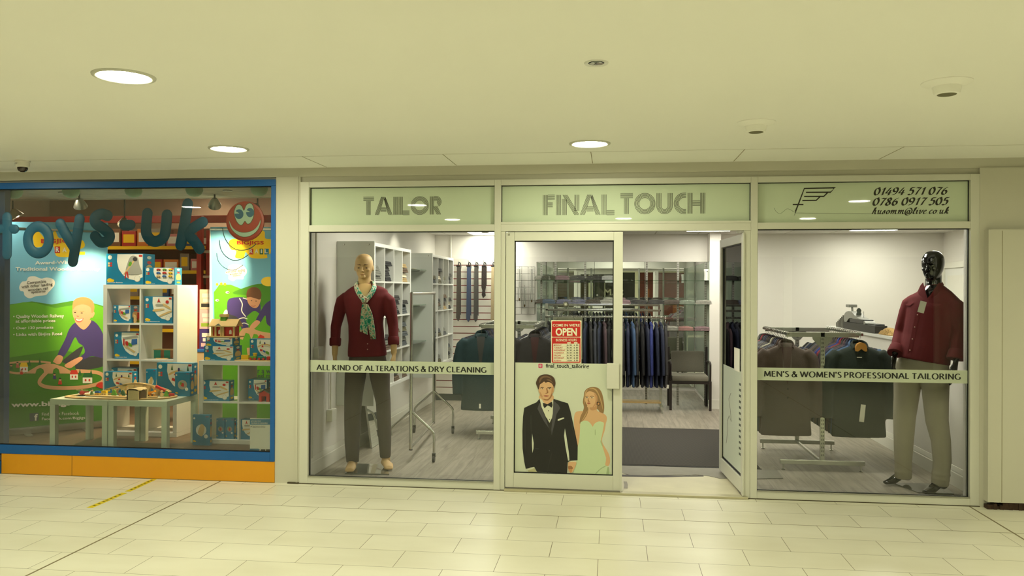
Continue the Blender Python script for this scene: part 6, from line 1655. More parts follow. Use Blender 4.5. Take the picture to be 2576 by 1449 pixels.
# long rail of jackets seen edge-on through the doorway
t = thing('garment_rack', 'long chrome garment rail of jackets in front of the shirt shelves', 'garment rack', (.1, 4.62, 0))
L = lambda mb, n, m=M_PINEF: local(mb.build(n, m, None), t)
L(MB().bbox(-.92, .70, 4.608, 4.632, 1.255, 1.283, .004), 'hanging_rail', M_CHROME)
for z, y in ((1.36, 4.70), (1.43, 4.76)): L(MB().bbox(-.92, .66, y - .010, y + .010, z - .014, z + .014, .004), 'hanging_rail', M_CHROME)
for x in (-.90, .66):
    L(MB().bbox(x - .018, x + .018, 4.69, 4.72, .05, 1.45, .003), 'upright'); L(MB().bbox(x - .02, x + .02, 4.42, 5.0, .05, .085, .004), 'base_bar')
    L(MB().bbox(x - .012, x + .012, 4.61, 4.70, 1.255, 1.28, .003), 'arm')
    for y in (4.44, 4.98): L(MB().lathe([(.015, 0), (.016, .006), (.007, .01), (.007, .05)], (x, y, 0), 12), 'levelling_foot')
L(MB().bbox(-.9, .66, 4.66, 4.86, .10, .125, .003), 'lower_shelf', M_WOOD)
rail_row(['black', 'charcoal', 'navy', 'black', 'espresso', 'charcoal', 'slate', 'charcoal', 'navy', 'charcoal', 'slate', 'navy', 'plum', 'black', 'espresso', 'espresso', 'charcoal', 'navy', 'blue', 'charcoal', 'black', 'navy', 'royal', 'navy', 'navy', 'charcoal'], -.86, 4.62, .063, 1.269, 'from the left on the long rail by the shirts', PI / 2, None, 'x', .01)
for i, px in enumerate((1590, 1612, 1632, 1680)): tagcard('white paper tag hanging below the long rail of jackets, %s from the left' % ORD[i], W(px, 968, 4.45), .03, .05, .2 * math.sin(i * 3))
# rolling chrome rail in the left window
t = thing('rolling_clothes_rail', 'empty chrome rolling clothes rail in the left window', 'clothes rail', (-1.95, 1.75, 0))
L = lambda mb, n, m=M_CHROME: local(mb.build(n, m, None, 50), t)
F = Vector((-1.893, .98, 0)); R_ = Vector((-2.012, 2.53, 0))
Z = lambda v, z: (v.x, v.y, z)
for v in (F, R_): L(MB().tube([Z(v, .11), Z(v, 1.60)], .016, 14), 'upright')
L(MB().tube([Z(F, 1.592), Z(R_, 1.592)], .017, 14), 'top_rail'); L(MB().tube([Z(F, .125), Z(R_, .125)], .013, 12), 'bottom_rail')
L(MB().lathe([(.0175, -.004), (.0175, .006), (0, .007)], Z(F, .112), 14, None, 'z'), 'end_plug', M_BLACK)
for v in (F, R_):
    for s in (-1, 1):
        L(MB().tube(spl([Z(v, .48), (v.x + s * .10, v.y, .39), (v.x + s * .20, v.y, .30), (v.x + s * .222, v.y, .25), (v.x + s * .224, v.y, .09)], 5), .0125, 10), 'splayed_leg')
        c = Vector((v.x + s * .224, v.y - .012, .032))
        L(MB().lathe([(.030, -.010), (.031, 0), (.030, .010)], c, 18, None, 'x').box(c.x - .015, c.x + .015, c.y - .004, c.y + .024, .05, .085), 'castor', M_BLACK)
# ---------------------------------------------------------------- mannequins
def P(px, py, y): return W(px, py, y)
def hand(mb, wrist, tip, side, out, r=.0085):
    """palm and five separate fingers from wrist towards tip; side: towards the thumb; out: back of the hand"""
    wrist = Vector(wrist); tip = Vector(tip); d = (tip - wrist); L = d.length; d.normalize()
    s = Vector(side); s = (s - d * s.dot(d)).normalized(); o = d.cross(s)
    if o.dot(Vector(out)) < 0: o = -o
    mb.tube([wrist - d * .02, wrist + d * L * .18, wrist + d * L * .36, wrist + d * L * .50], [(.026, .020), (.032, .017), (.038, .015), (.036, .013)], 14, up=s)
    for k, (f, l) in enumerate(((.75, .44), (.26, .50), (-.24, .47), (-.72, .38))):
        b = wrist + d * L * .46 + s * (.033 * f)
        q1 = b + d * L * l * .45 - o * .004; q2 = b + d * L * l * .8 - o * .014; q3 = b + d * L * l - o * .024
        mb.tube([b - d * .01, q1, q2, q3], [r * 1.1, r, r * .9, r * .72], 8)
    b = wrist + d * L * .16 + s * .026
    mb.tube([b, b + d * L * .16 + s * .020 - o * .008, b + d * L * .33 + s * .024 - o * .016], [r * 1.4, r * 1.15, r * .85], 8)

def head(mb, c, f, s, k=1.0, ears=True):
    """c: centre of the skull, f: facing, s: towards the figure's left"""
    c = Vector(c); f = Vector(f).normalized(); s = Vector(s).normalized(); u = Vector((0, 0, 1))
    M3 = Matrix((s, f, u)).transposed()
    E = lambda a, b, h, rx, ry, rz: mb.ell(tuple(c + s * a * k + f * b * k + u * h * k), (rx * k, ry * k, rz * k), 20, 14, None, M3)
    rows = [(.1135, -.014, .006, .008), (.109, -.014, .028, .038), (.098, -.014, .047, .062), (.078, -.012, .063, .082), (.050, -.010, .073, .094), (.018, -.008, .0765, .098), (-.012, -.006, .0750, .0955),
            (-.040, .000, .0705, .0885), (-.066, .010, .0630, .0780), (-.088, .019, .0545, .0655), (-.106, .028, .0440, .0520), (-.119, .035, .0310, .0370), (-.127, .040, .0150, .0180), (-.1285, .040, .004, .005)]
    mb.tube([c + u * h * k + f * o * k for h, o, _, _ in rows], [(a * k * 1.12, b * k) for _, _, a, b in rows], 32, up=s)
    E(0, .078, .006, .046, .017, .010)                                   # brow
    E(.042, .054, -.042, .022, .020, .016); E(-.042, .054, -.042, .022, .020, .016)   # cheekbones
    mb.tube([tuple(c + f * .088 * k - u * .006 * k), tuple(c + f * .101 * k - u * .034 * k), tuple(c + f * .109 * k - u * .054 * k), tuple(c + f * .092 * k - u * .062 * k)], [.007 * k, .009 * k, .0115 * k, .008 * k], 12)
    E(.011, .093, -.056, .008, .009, .007); E(-.011, .093, -.056, .008, .009, .007)
    E(0, .0905, -.0825, .0235, .0085, .0050); E(0, .0885, -.0925, .0190, .0085, .0058)  # lips
    E(0, .066, -.108, .026, .024, .018)                                  # chin
    if ears:
        for q in (-1, 1): E(q * .0865, -.012, -.026, .0085, .017, .031)

def tub(mb, rows, lat):                             # stacked oval sections: (centre, half width along lat, half depth)
    mb.tube([r[0] for r in rows], [(r[1], r[2]) for r in rows], 28, up=lat)

def pxpatch(bv, pts, off, ml=4.0):
    bm = bmesh.new(); f = bm.faces.new([bm.verts.new((a, b, 0)) for a, b in pts]); bmesh.ops.triangulate(bm, faces=[f])
    for _ in range(5):
        es = [e for e in bm.edges if e.calc_length() > ml]
        if not es: break
        bmesh.ops.subdivide_edges(bm, edges=es, cuts=1); bmesh.ops.triangulate(bm, faces=[f for f in bm.faces if len(f.verts) > 3])
    keep = []
    for v in bm.verts:
        d = ray(v.co.x, v.co.y).normalized(); h = bv.ray_cast(CAM, d)[0]
        if h is None: keep.append(v)
        else: v.co = h - d * off
    if keep: bmesh.ops.delete(bm, geom=keep, context='VERTS')
    bm.verts.index_update(); m_ = MB().add([v.co.copy() for v in bm.verts], [[v.index for v in f.verts] for f in bm.faces]); bm.free()
    return m_

# --- pale mannequin, left window
t = thing('mannequin', 'pale mannequin in maroon shirt, grey trousers and knotted scarf in the left window', 'mannequin', (-2.16, .62, .0), 'shop window mannequins')
M_SKINM = mat('mannequin_skin', (214, 178, 124), .5, var=.03)
YA = .62; X3 = (1, 0, 0)
mb = MB(); hc = P(915.5, 668, YA)
fA = Vector((.13, -.99, 0)).normalized(); head(mb, hc, fA, Vector((.99, .13, 0)), .955)
mb.tube([hc + Vector((0, .02, -.06)), P(917, 712, YA + .02), P(918, 745, YA + .02)], [.056, .058, .075], 18)
tub(mb, [(P(918, 735, YA + .01), .09, .06), (P(918, 760, YA), .14, .085), (P(919, 800, YA), .15, .10), (P(921, 840, YA), .13, .09), (P(923, 890, YA), .15, .095), (P(925, 925, YA), .155, .10)], X3)
arms = {}
for side, sh, el, wr, tp in (('l', (862, 750), (845, 822), (842, 893), (845, 942)), ('r', (978, 750), (989, 820), (991, 890), (989, 940))):
    a, b, c, d = P(*sh, YA), P(*el, YA + .02), P(*wr, YA - .03), P(*tp, YA - .06)
    mb.tube([a - Vector((0, 0, .03)), a.lerp(b, .5), b, b.lerp(c, .4), c], [.034, .040, .036, .035, .026], 14)
    hand(mb, c, d, (0, -1, 0), (-1 if side == 'l' else 1, 0, 0))
    arms[side] = (a, b, c)
AL = [P(896, 925, YA), P(889, 1015, YA - .02), P(887, 1110, YA - .02), P(887, 1168, YA - .04)]
AR = [P(954, 925, YA), P(963, 1010, YA + .02), P(968, 1090, YA + .05), P(970, 1152, YA + .07)]
tl, tr_ = G(879, 1186, .02), G(978, 1180, .02)
for leg, toe in ((AL, tl), (AR, tr_)):
    mb.tube(leg, [.085, .06, .05, .036], 16)
    an = leg[-1]; heel = Vector((an.x, an.y + .055, .040)); ball = Vector(toe).lerp(heel, .32); ball.z = .040
    tz = Vector(toe); tz.z = .030
    mb.tube([an, Vector((an.x, an.y + .01, .075)), heel], [.037, .040, .030], 14)
    mb.tube([heel, Vector((an.x, an.y - .03, .058)), ball, tz], [(.030, .028), (.037, .034), (.047, .028), (.042, .018)], 14, up=X3)
    for i in range(5):
        o_ = (i - 2) * .015; mb.tube([ball + Vector((o_, 0, -.008)), tz + Vector((o_, -.012 - .006 * (2 - abs(i - 1)) / 2, -.006))], [.011, .009], 8)
body = fuse(mb, 'body', M_SKINM, None, .0068, 4); bvA = bvh_of(body); local(body, t)
# painted face
mb = MB(); sA = Vector((.99, .13, 0)).normalized()
hx = lambda a, h: hc + sA * a * .955 + Vector((0, 0, h * .955)) + fA * .05
M_EB = mat('painted_brown', (104, 72, 48), .6, var=0); M_EW = mat('painted_white', (222, 200, 164), .4, var=0); M_LP = mat('painted_lip', (202, 152, 104), .5, var=0); M_IR = mat('painted_iris', (66, 46, 34), .4, var=0)
def face(pts, off, m): patch(mb, bvA, [hx(*q) for q in pts], off, -fA, 5, m, 1.0, .004)
for q in (-1, 1):
    face([(q * .014, .003), (q * .024, .010), (q * .044, .011), (q * .057, .004), (q * .044, .0065), (q * .026, .003), (q * .015, -.003)], .0012, 0)
    face([(q * .019, -.027), (q * .026, -.0205), (q * .036, -.0185), (q * .048, -.0225), (q * .051, -.026), (q * .038, -.0315), (q * .026, -.0315)], .0008, 0)
    face([(q * .021, -.027), (q * .027, -.0225), (q * .036, -.0210), (q * .046, -.0240), (q * .037, -.0295), (q * .027, -.0298)], .0012, 1)
    face([(q * .0355 + .0060 * math.cos(i), -.0250 + .0046 * math.sin(i)) for i in (0, .9, 1.8, 2.7, 3.6, 4.5, 5.4)], .0016, 3)
face([(-.024, -.0875), (-.012, -.0800), (0, -.0825), (.012, -.0800), (.024, -.0875), (.012, -.0965), (-.012, -.0965)], .0008, 2)
face([(-.021, -.0872), (0, -.0885), (.021, -.0872), (0, -.0862)], .0014, 0)
o = mb.build('painted_face', [M_EB, M_EW, M_LP, M_IR], None, 60); local(o, t)
M_MAR = mat('maroon_shirt_cotton', (104, 22, 30), .85, var=.06, scale=14, bump=.14, bscale=22)
mb = MB()
tub(mb, [(P(918, 715, YA + .03), .070, .06), (P(918, 721, YA + .025), .125, .072), (P(918, 728, YA + .02), .175, .085), (P(918.5, 737, YA + .01), .212, .10), (P(919, 750, YA), .215, .112), (P(919, 766, YA), .195, .118), (P(918.5, 785, YA), .178, .122), (P(920, 815, YA), .160, .115), (P(922, 850, YA), .165, .112), (P(923.5, 880, YA), .178, .116), (P(924, 896, YA), .180, .116)], X3)
for side in 'lr':
    a, b, c = arms[side]; cu = b.lerp(c, .62)
    w_ = .07 if side == 'l' else -.07
    mb.tube([a + Vector((w_, 0, .012)), a + Vector((w_ * .4, 0, .006)), a + Vector((-w_ * .06, 0, -.022)), a.lerp(b, .35), a.lerp(b, .65), b, cu], [.038, .050, .056, .057, .053, .048, .044], 16)
sh = fuse(mb, 'shirt', M_MAR, None, .0085, 5)
bvS = bvh_of(sh)
sh = local(sh, t)
for side in 'lr':
    a, b, c = arms[side]; c0 = b.lerp(c, .40); c1 = b.lerp(c, .68)
    mb = MB(); mb.tube([c0, c0.lerp(c1, .1), c0.lerp(c1, .9), c1], [.049, .053, .051, .046], 20); o = mb.build('rolled_cuff', M_MAR, None, 40); local(o, t); o.parent = sh
    o.matrix_parent_inverse.identity()
mb = MB(); patch(mb, bvS, [P(923.5, 770, .5), P(928, 770, .5), P(927, 897, .5), P(922, 897, .5)], .002, cuts=5); o = mb.build('placket', M_MAR, None, 60); local(o, t); o.parent = sh
mb = MB()
for y in (865, 879): h = bvS.ray_cast(P(924, y, .50) - Vector((0, 2, 0)), Vector((0, 1, 0))); mb.lathe([(.0055, -.002), (.0055, -.004), (0, -.005)], h[0], 10, None, 'y')
o = mb.build('button', mat('pale_button', (200, 150, 140), .4), None); local(o, t); o.parent = sh
M_TRG = mat('grey_brown_trousers', (78, 68, 62), .9, var=.06, scale=14, bump=.1, bscale=24)
def trousers(AL, AR, rl, rr, waist, ws, m, t, lat, wad=.10):
    mb = MB()
    tub(mb, waist, lat)
    for leg, r in ((AL, rl), (AR, rr)): mb.tube(leg, r, 20, up=lat)
    return local(fuse(mb, 'trousers', m, None, .0095, 4), t)
LA = [P(897, 918, YA), P(894, 945, YA), P(890, 985, YA - .01), P(888, 1015, YA - .02), P(887, 1060, YA - .02), P(886, 1110, YA - .02), P(887, 1163, YA - .04)]
RA = [P(953, 918, YA), P(955.5, 945, YA), P(960, 985, YA + .01), P(964, 1012, YA + .02), P(966, 1060, YA + .04), P(968, 1100, YA + .05), P(969.5, 1150, YA + .07)]
trousers(LA, RA, [.095, .097, .086, .080, .076, .069, .056], [.095, .093, .076, .068, .064, .060, .050], [(P(924, 880, YA), .160, .10), (P(924.5, 905, YA), .175, .108), (P(925, 930, YA), .18, .108)], 0, M_TRG, t, X3)
# scarf
sc = bpy.data.materials.new('floral_scarf'); sc.use_nodes = True; nt = sc.node_tree; bs = nt.nodes['Principled BSDF']
tc = nt.nodes.new('ShaderNodeTexCoord'); nz = nt.nodes.new('ShaderNodeTexNoise'); nz.inputs['Scale'].default_value = 24; nz.inputs['Detail'].default_value = 2; nz.inputs['Distortion'].default_value = 1.2
cr = nt.nodes.new('ShaderNodeValToRGB'); cr.color_ramp.interpolation = 'CONSTANT'
els = cr.color_ramp.elements; els[0].color = (*s2l((30, 150, 124)), 1); els[1].position = .40; els[1].color = (*s2l((112, 190, 160)), 1)
for pos, c in ((.46, (226, 220, 196)), (.56, (206, 196, 168)), (.61, (150, 104, 80)), (.66, (96, 92, 72))): e = els.new(pos); e.color = (*s2l(c), 1)
nt.links.new(tc.outputs['Object'], nz.inputs['Vector']); nt.links.new(nz.outputs['Fac'], cr.inputs[0]); nt.links.new(cr.outputs[0], bs.inputs['Base Color']); bs.inputs['Roughness'].default_value = .6
scf = local(MB().tube(spl([P(919, 757, .485), P(907, 744, .50), P(898, 728, .53), P(896, 714, .60), P(906, 708, .70), P(919, 706, .72), P(932, 708, .70), P(942, 714, .60), P(940, 728, .53), P(930, 744, .50), P(918, 757, .485)], 5), [(.025, .010)] * 51, 12).build('scarf', sc, None, 60), t)
local(pxpatch(bvS, [(901, 722), (904, 708), (918, 706), (932, 708), (935, 722), (929, 732), (920, 748), (913, 745), (906, 732)], .005).build('neck_opening', M_SKINM, None, 60), t)
mb = MB(); mb.ell(P(917, 755, .478), (.030, .024, .033), 14, 9); mb.tube([P(909, 752, .462), P(925, 758, .462)], .012, 10); o = mb.build('knot', sc, None, 70); local(o, t); o.parent = scf
def tail(pts_l, pts_r, y, th=.010, n=5):
    L = spl(pts_l, 4); R = spl(pts_r, 4); mb = MB(); vs = []; k = 9
    for a, b in zip(L, R):
        for i in range(k):
            q = a.lerp(b, i / (k - 1)); q = q + Vector((0, -.008 * math.sin(i * 1.6), 0)); vs.append(q)
    m_ = len(L); fs_ = [(r * k + i, r * k + i + 1, (r + 1) * k + i + 1, (r + 1) * k + i) for r in range(m_ - 1) for i in range(k - 1)]
    o2 = len(vs); vs += [v + Vector((0, th, 0)) for v in vs]
    fs_ += [tuple(reversed([q + o2 for q in f])) for f in fs_]
    for r in range(m_ - 1): fs_ += [(r * k, (r + 1) * k, (r + 1) * k + o2, r * k + o2), (r * k + k - 1, r * k + k - 1 + o2, (r + 1) * k + k - 1 + o2, (r + 1) * k + k - 1)]
    fs_.append(tuple(range((m_ - 1) * k, m_ * k)) + tuple(reversed(range((m_ - 1) * k + o2, m_ * k + o2))))
    return mb.add(vs, fs_)
for n_, a, b in (('tail', [(911, 764), (908, 786), (906, 808), (905, 833)], [(921, 764), (924, 786), (924, 812), (924, 842)]), ('tail', [(914, 766), (921, 790), (926, 820), (932, 853)], [(925, 765), (935, 788), (941, 818), (945, 853)])):
    yo = .478 if a[0][0] == 911 else .470
    o = tail([P(*q, yo) for q in a], [P(*q, yo) for q in b], yo).build(n_, sc, None, 60); local(o, t); o.parent = scf
pl_ = [G(868, 1193), G(979, 1195), G(969, 1170), G(878, 1168)]
zz = Vector((0, 0, .010)); mb = MB().add(pl_ + [q + zz for q in pl_], [(0, 1, 2, 3), (4, 5, 6, 7), (0, 1, 5, 4), (1, 2, 6, 5), (2, 3, 7, 6), (3, 0, 4, 7)])
local(mb.build('base_plate', mat('glass_base', (104, 106, 96), .08, var=0, coat=.8), None), t)

# --- black mannequin, right window (turned towards the doorway)
YB = .47
t = thing('mannequin', 'glossy black mannequin in maroon shirt and beige trousers in the right window', 'mannequin', (2.45, .47, 0), 'shop window mannequins')
M_BLK = mat('gloss_black_mannequin', (20, 19, 17), .09, var=0, coat=.6)
fw = Vector((-.70, -.714, 0)); lt = Vector((.714, -.70, 0))       # facing, and the figure's own left
mb = MB(); hc = P(2346, 665, YB); head(mb, hc, fw, lt, 1.0, False)
mb.tube([hc + Vector((.02, .03, -.05)), P(2348, 712, YB + .02), P(2350, 745, YB + .02)], [.062, .064, .08], 18)
tub(mb, [(P(2349, 738, YB), .09, .07), (P(2348, 765, YB), .16, .10), (P(2340, 810, YB), .155, .10), (P(2332, 850, YB), .14, .095), (P(2325, 890, YB), .15, .10), (P(2322, 925, YB), .16, .105)], lt)
BA = {}
for side, sh_, el, wr, tp in (('r', (2288, 757, .58), (2264, 838, .62), (2251, 890, .50), (2243, 938, .44)), ('l', (2406, 765, .33), (2414, 838, .30), (2405, 905, .25), (2396, 975, .21))):
    a, b, c, d = P(*sh_), P(*el), P(*wr), P(*tp)
    mb.tube([a - Vector((0, 0, .03)), a.lerp(b, .5), b, b.lerp(c, .5), c], [.034, .040, .036, .034, .026], 14); hand(mb, c, d, fw, -lt if side == 'r' else lt); BA[side] = (a, b, c)
BL = [P(2287, 925, .54), P(2276, 1040, .56), P(2272, 1120, .58), P(2273, 1190, .60)]
BR = [P(2352, 925, .42), P(2360, 1040, .40), P(2368, 1130, .38), P(2366, 1205, .37)]
for leg, toe, heel in ((BL, G(2226, 1216, .02), G(2284, 1210, .02)), (BR, G(2326, 1240, .02), G(2376, 1232, .02))):
    mb.tube(leg, [.09, .06, .05, .04], 16)
    an = leg[-1]; he = Vector(heel); he.z = .055; b = he.lerp(Vector(toe), .68); b.z = .036; te = Vector(toe); te.z = .026; lat_ = (te - he).cross(Vector((0, 0, 1))).normalized()
    mb.tube([an, an.lerp(he, .5), he], [.042, .044, .034], 14); mb.tube([he, he.lerp(b, .45) + Vector((0, 0, .035)), b, te], [(.032, .034), (.038, .040), (.044, .028), (.026, .014)], 14, up=lat_)
body = fuse(mb, 'body', M_BLK, None, .0068, 4); local(body, t)
mb = MB()
tub(mb, [(P(2349, 724, YB + .02), .085, .07), (P(2349, 736, YB), .14, .085), (P(2348, 750, YB), .205, .105), (P(2346, 775, YB), .215, .125), (P(2341, 810, YB), .205, .130), (P(2333, 850, YB), .195, .130), (P(2325, 885, YB), .205, .138), (P(2321, 908, YB), .212, .142)], lt)
for side in 'rl':
    a, b, c = BA[side]; k = 1.12 if side == 'l' else .95
    w_ = lt * (-.08 if side == 'l' else .08)
    mb.tube([a + w_ + Vector((0, 0, .012)), a + w_ * .4 + Vector((0, 0, .006)), a - w_ * .06 - Vector((0, 0, .022)), a.lerp(b, .35), a.lerp(b, .7), b, b.lerp(c, .75)], [.042 * k, .054 * k, .060 * k, .060 * k, .056 * k, .052 * k, .048 * k], 16)
sh = fuse(mb, 'shirt', M_MAR, None, .0085, 5); bvB = bvh_of(sh); sh = local(sh, t)
for side in 'rl':
    a, b, c = BA[side]; k = 1.1 if side == 'l' else .95
    c0 = b.lerp(c, .62); c1 = b.lerp(c, .98)
    o = MB().tube([c0, c0.lerp(c1, .1), c0.lerp(c1, .85), c1], [.050 * k, .056 * k, .066 * k, .064 * k], 20).build('turned_cuff', M_MAR, None, 40); local(o, t); o.parent = sh
for nm, pts in (('collar', [(2311, 733, .40), (2318, 718, .43), (2324, 711, .46), (2327, 722, .41), (2333, 752, .325), (2323, 748, .33), (2314, 741, .36)]), ('collar', [(2333, 753, .325), (2346, 738, .33), (2353, 727, .36), (2362, 714, .42), (2370, 706, .48), (2376, 716, .46), (2370, 728, .40), (2358, 741, .335), (2344, 751, .315)])):
    v_ = [P(*q) for q in pts]; n_ = len(v_); cm = MB()
    cm.add([q + fw * .018 for q in v_] + [q + fw * .010 for q in v_], [tuple(range(n_)), tuple(reversed(range(n_, 2 * n_)))] + [(i, i + n_, (i + 1) % n_ + n_, (i + 1) % n_) for i in range(n_)])
    o = cm.build(nm, M_MAR, None, 30); local(o, t); o.parent = sh
local(pxpatch(bvB, [(2327, 726), (2333, 716), (2348, 714), (2357, 717), (2350, 730), (2341, 742), (2334, 752), (2330, 740)], .006).build('neck_opening', M_BLK, None, 60), t)
dB = -fw
def onB(pts, off): 
    mb = MB(); patch(mb, bvB, pts, off, dB, 5); return mb
def hit(px, py):
    for k in range(60):
        h = bvB.ray_cast(CAM, ray(px + (2325 - px) * .004 * k, py - k * .8).normalized())[0]
        if h is not None: return h
    return P(px, py, YB)
q = [(2322, 757), (2309, 792), (2302, 823), (2296, 853), (2290, 881), (2286, 908)]
H = [hit(*a) for a in q]
pm = MB(); vs = []
for h in H:
    for s in (-.016, .016): vs.append(h + lt * s + fw * .004)
pm.add(vs, [(2 * i, 2 * i + 1, 2 * i + 3, 2 * i + 2) for i in range(len(H) - 1)]); o = pm.build('placket', M_MAR, None, 60); local(o, t); o.parent = sh
mb = MB()
for h in H[1:5]: mb.ell(h + fw * .006, (.0055, .0055, .0055), 8, 6)
o = mb.build('button', mat('pale_button', (200, 150, 140), .4), None, 60); local(o, t); o.parent = sh
for pts in ([(2278, 766), (2299, 757), (2298, 762), (2289, 769), (2281, 771)], [(2337, 762), (2371, 765), (2374, 770), (2356, 772), (2348, 770)]):
    hs = [hit(*a) for a in pts]; o = MB().poly([h + fw * .006 + Vector((0, -.003, 0)) for h in hs]).build('pocket_flap', mat('maroon_flap', (112, 28, 36), .85), None); local(o, t); o.parent = sh
M_BEI = mat('beige_chinos', (166, 158, 138), .9, var=.05, scale=12, bump=.12, bscale=22)
L2 = [P(2289, 915, .54), P(2284, 950, .55), P(2280, 1000, .56), P(2275, 1050, .57), P(2273, 1120, .58), P(2272, 1165, .59), P(2272, 1203, .60)]
R2 = [P(2350, 915, .42), P(2352, 960, .41), P(2354, 1010, .40), P(2357, 1060, .39), P(2367, 1110, .38), P(2370, 1160, .375), P(2364, 1222, .37)]
WR = [.066, .072, .065, .071, .064, .068, .061]
hem = lambda L: L[:-1] + [L[-2].lerp(L[-1], q) for q in (.40, .52, .62, .72, .80, .90, 1.0)]
L2 = hem(L2); R2 = hem(R2)
trousers(L2, R2, [.11, .112, .098, .088, .076, .068] + WR, [.11, .108, .096, .086, .074, .070] + WR, [(P(2323, 890, YB), .185, .115), (P(2321, 915, YB), .2, .125), (P(2320, 940, YB), .2, .12)], 0, M_BEI, t, lt)
h = hit(2328, 758)
o = MB().bbox(-.024, .024, -.001, .001, -.095, 0, .0005, None, Matrix.Translation(h + fw * .03) @ Matrix.Rotation(math.radians(-22), 4, 'Z') @ Matrix.Rotation(math.radians(14), 4, 'Y')).build('swing_tag', TAGM, None); local(o, t); o.parent = sh
pl_ = [G(2246, 1216), G(2308, 1240), G(2400, 1244), G(2366, 1219)]
mb = MB().add(pl_ + [q + Vector((0, 0, .008)) for q in pl_], [(0, 1, 2, 3), (4, 5, 6, 7), (0, 1, 5, 4), (1, 2, 6, 5), (2, 3, 7, 6), (3, 0, 4, 7)])
local(mb.build('base_plate', mat('glass_base', (104, 106, 96), .08, var=0, coat=.8), None), t)
# ---------------------------------------------------------------- printed film and signs on the closed door
DY = .0085                                          # just in front of the door glass
zp = lambda x, y: (1270 + x / 4.026, 890 + y / 4.026)
pf = lambda a, b, d=0: W(*zp(a, b), DY - .0008 - d)
t = thing('door_poster', 'printed film of a man in a suit and woman in pale dress on closed door', 'poster', W(1419, 1052, DY))
a = W(1296, 1190, DY); b = W(1543, 914, DY)
local(MB().box(-.788, .008, DY, DY + .0012, .146, 1.040).build('film', mat('poster_film', (200, 206, 186), .45, var=.01, coat=.3), None), t)
C_ = [mat('poster_' + n, c, .5, var=v) for n, c, v in (('black', (26, 25, 24), .08), ('satin', (72, 70, 74), .1), ('skin', (208, 166, 124), .03), ('hair', (72, 50, 34), .15), ('shirt', (206, 208, 184), .01), ('lip', (168, 100, 78), 0), ('blonde', (142, 110, 72), .18), ('dress', (190, 208, 168), .02), ('fold', (160, 178, 136), .02), ('bg', (200, 206, 186), .01), ('tan', (190, 138, 88), .03), ('pink', (200, 60, 110), 0), ('orange', (232, 120, 50), 0), ('greyhand', (176, 172, 130), .03), ('deep', (150, 104, 66), .03), ('dark2', (40, 38, 36), .05), ('strand', (186, 152, 104), .1), ('brownlight', (112, 84, 58), .1), ('shade', (188, 142, 100), .03))]
K = {n: i for i, n in enumerate(('black', 'satin', 'skin', 'hair', 'shirt', 'lip', 'blonde', 'dress', 'fold', 'bg', 'tan', 'pink', 'orange', 'greyhand', 'deep', 'dark2', 'strand', 'brownlight', 'shade'))}
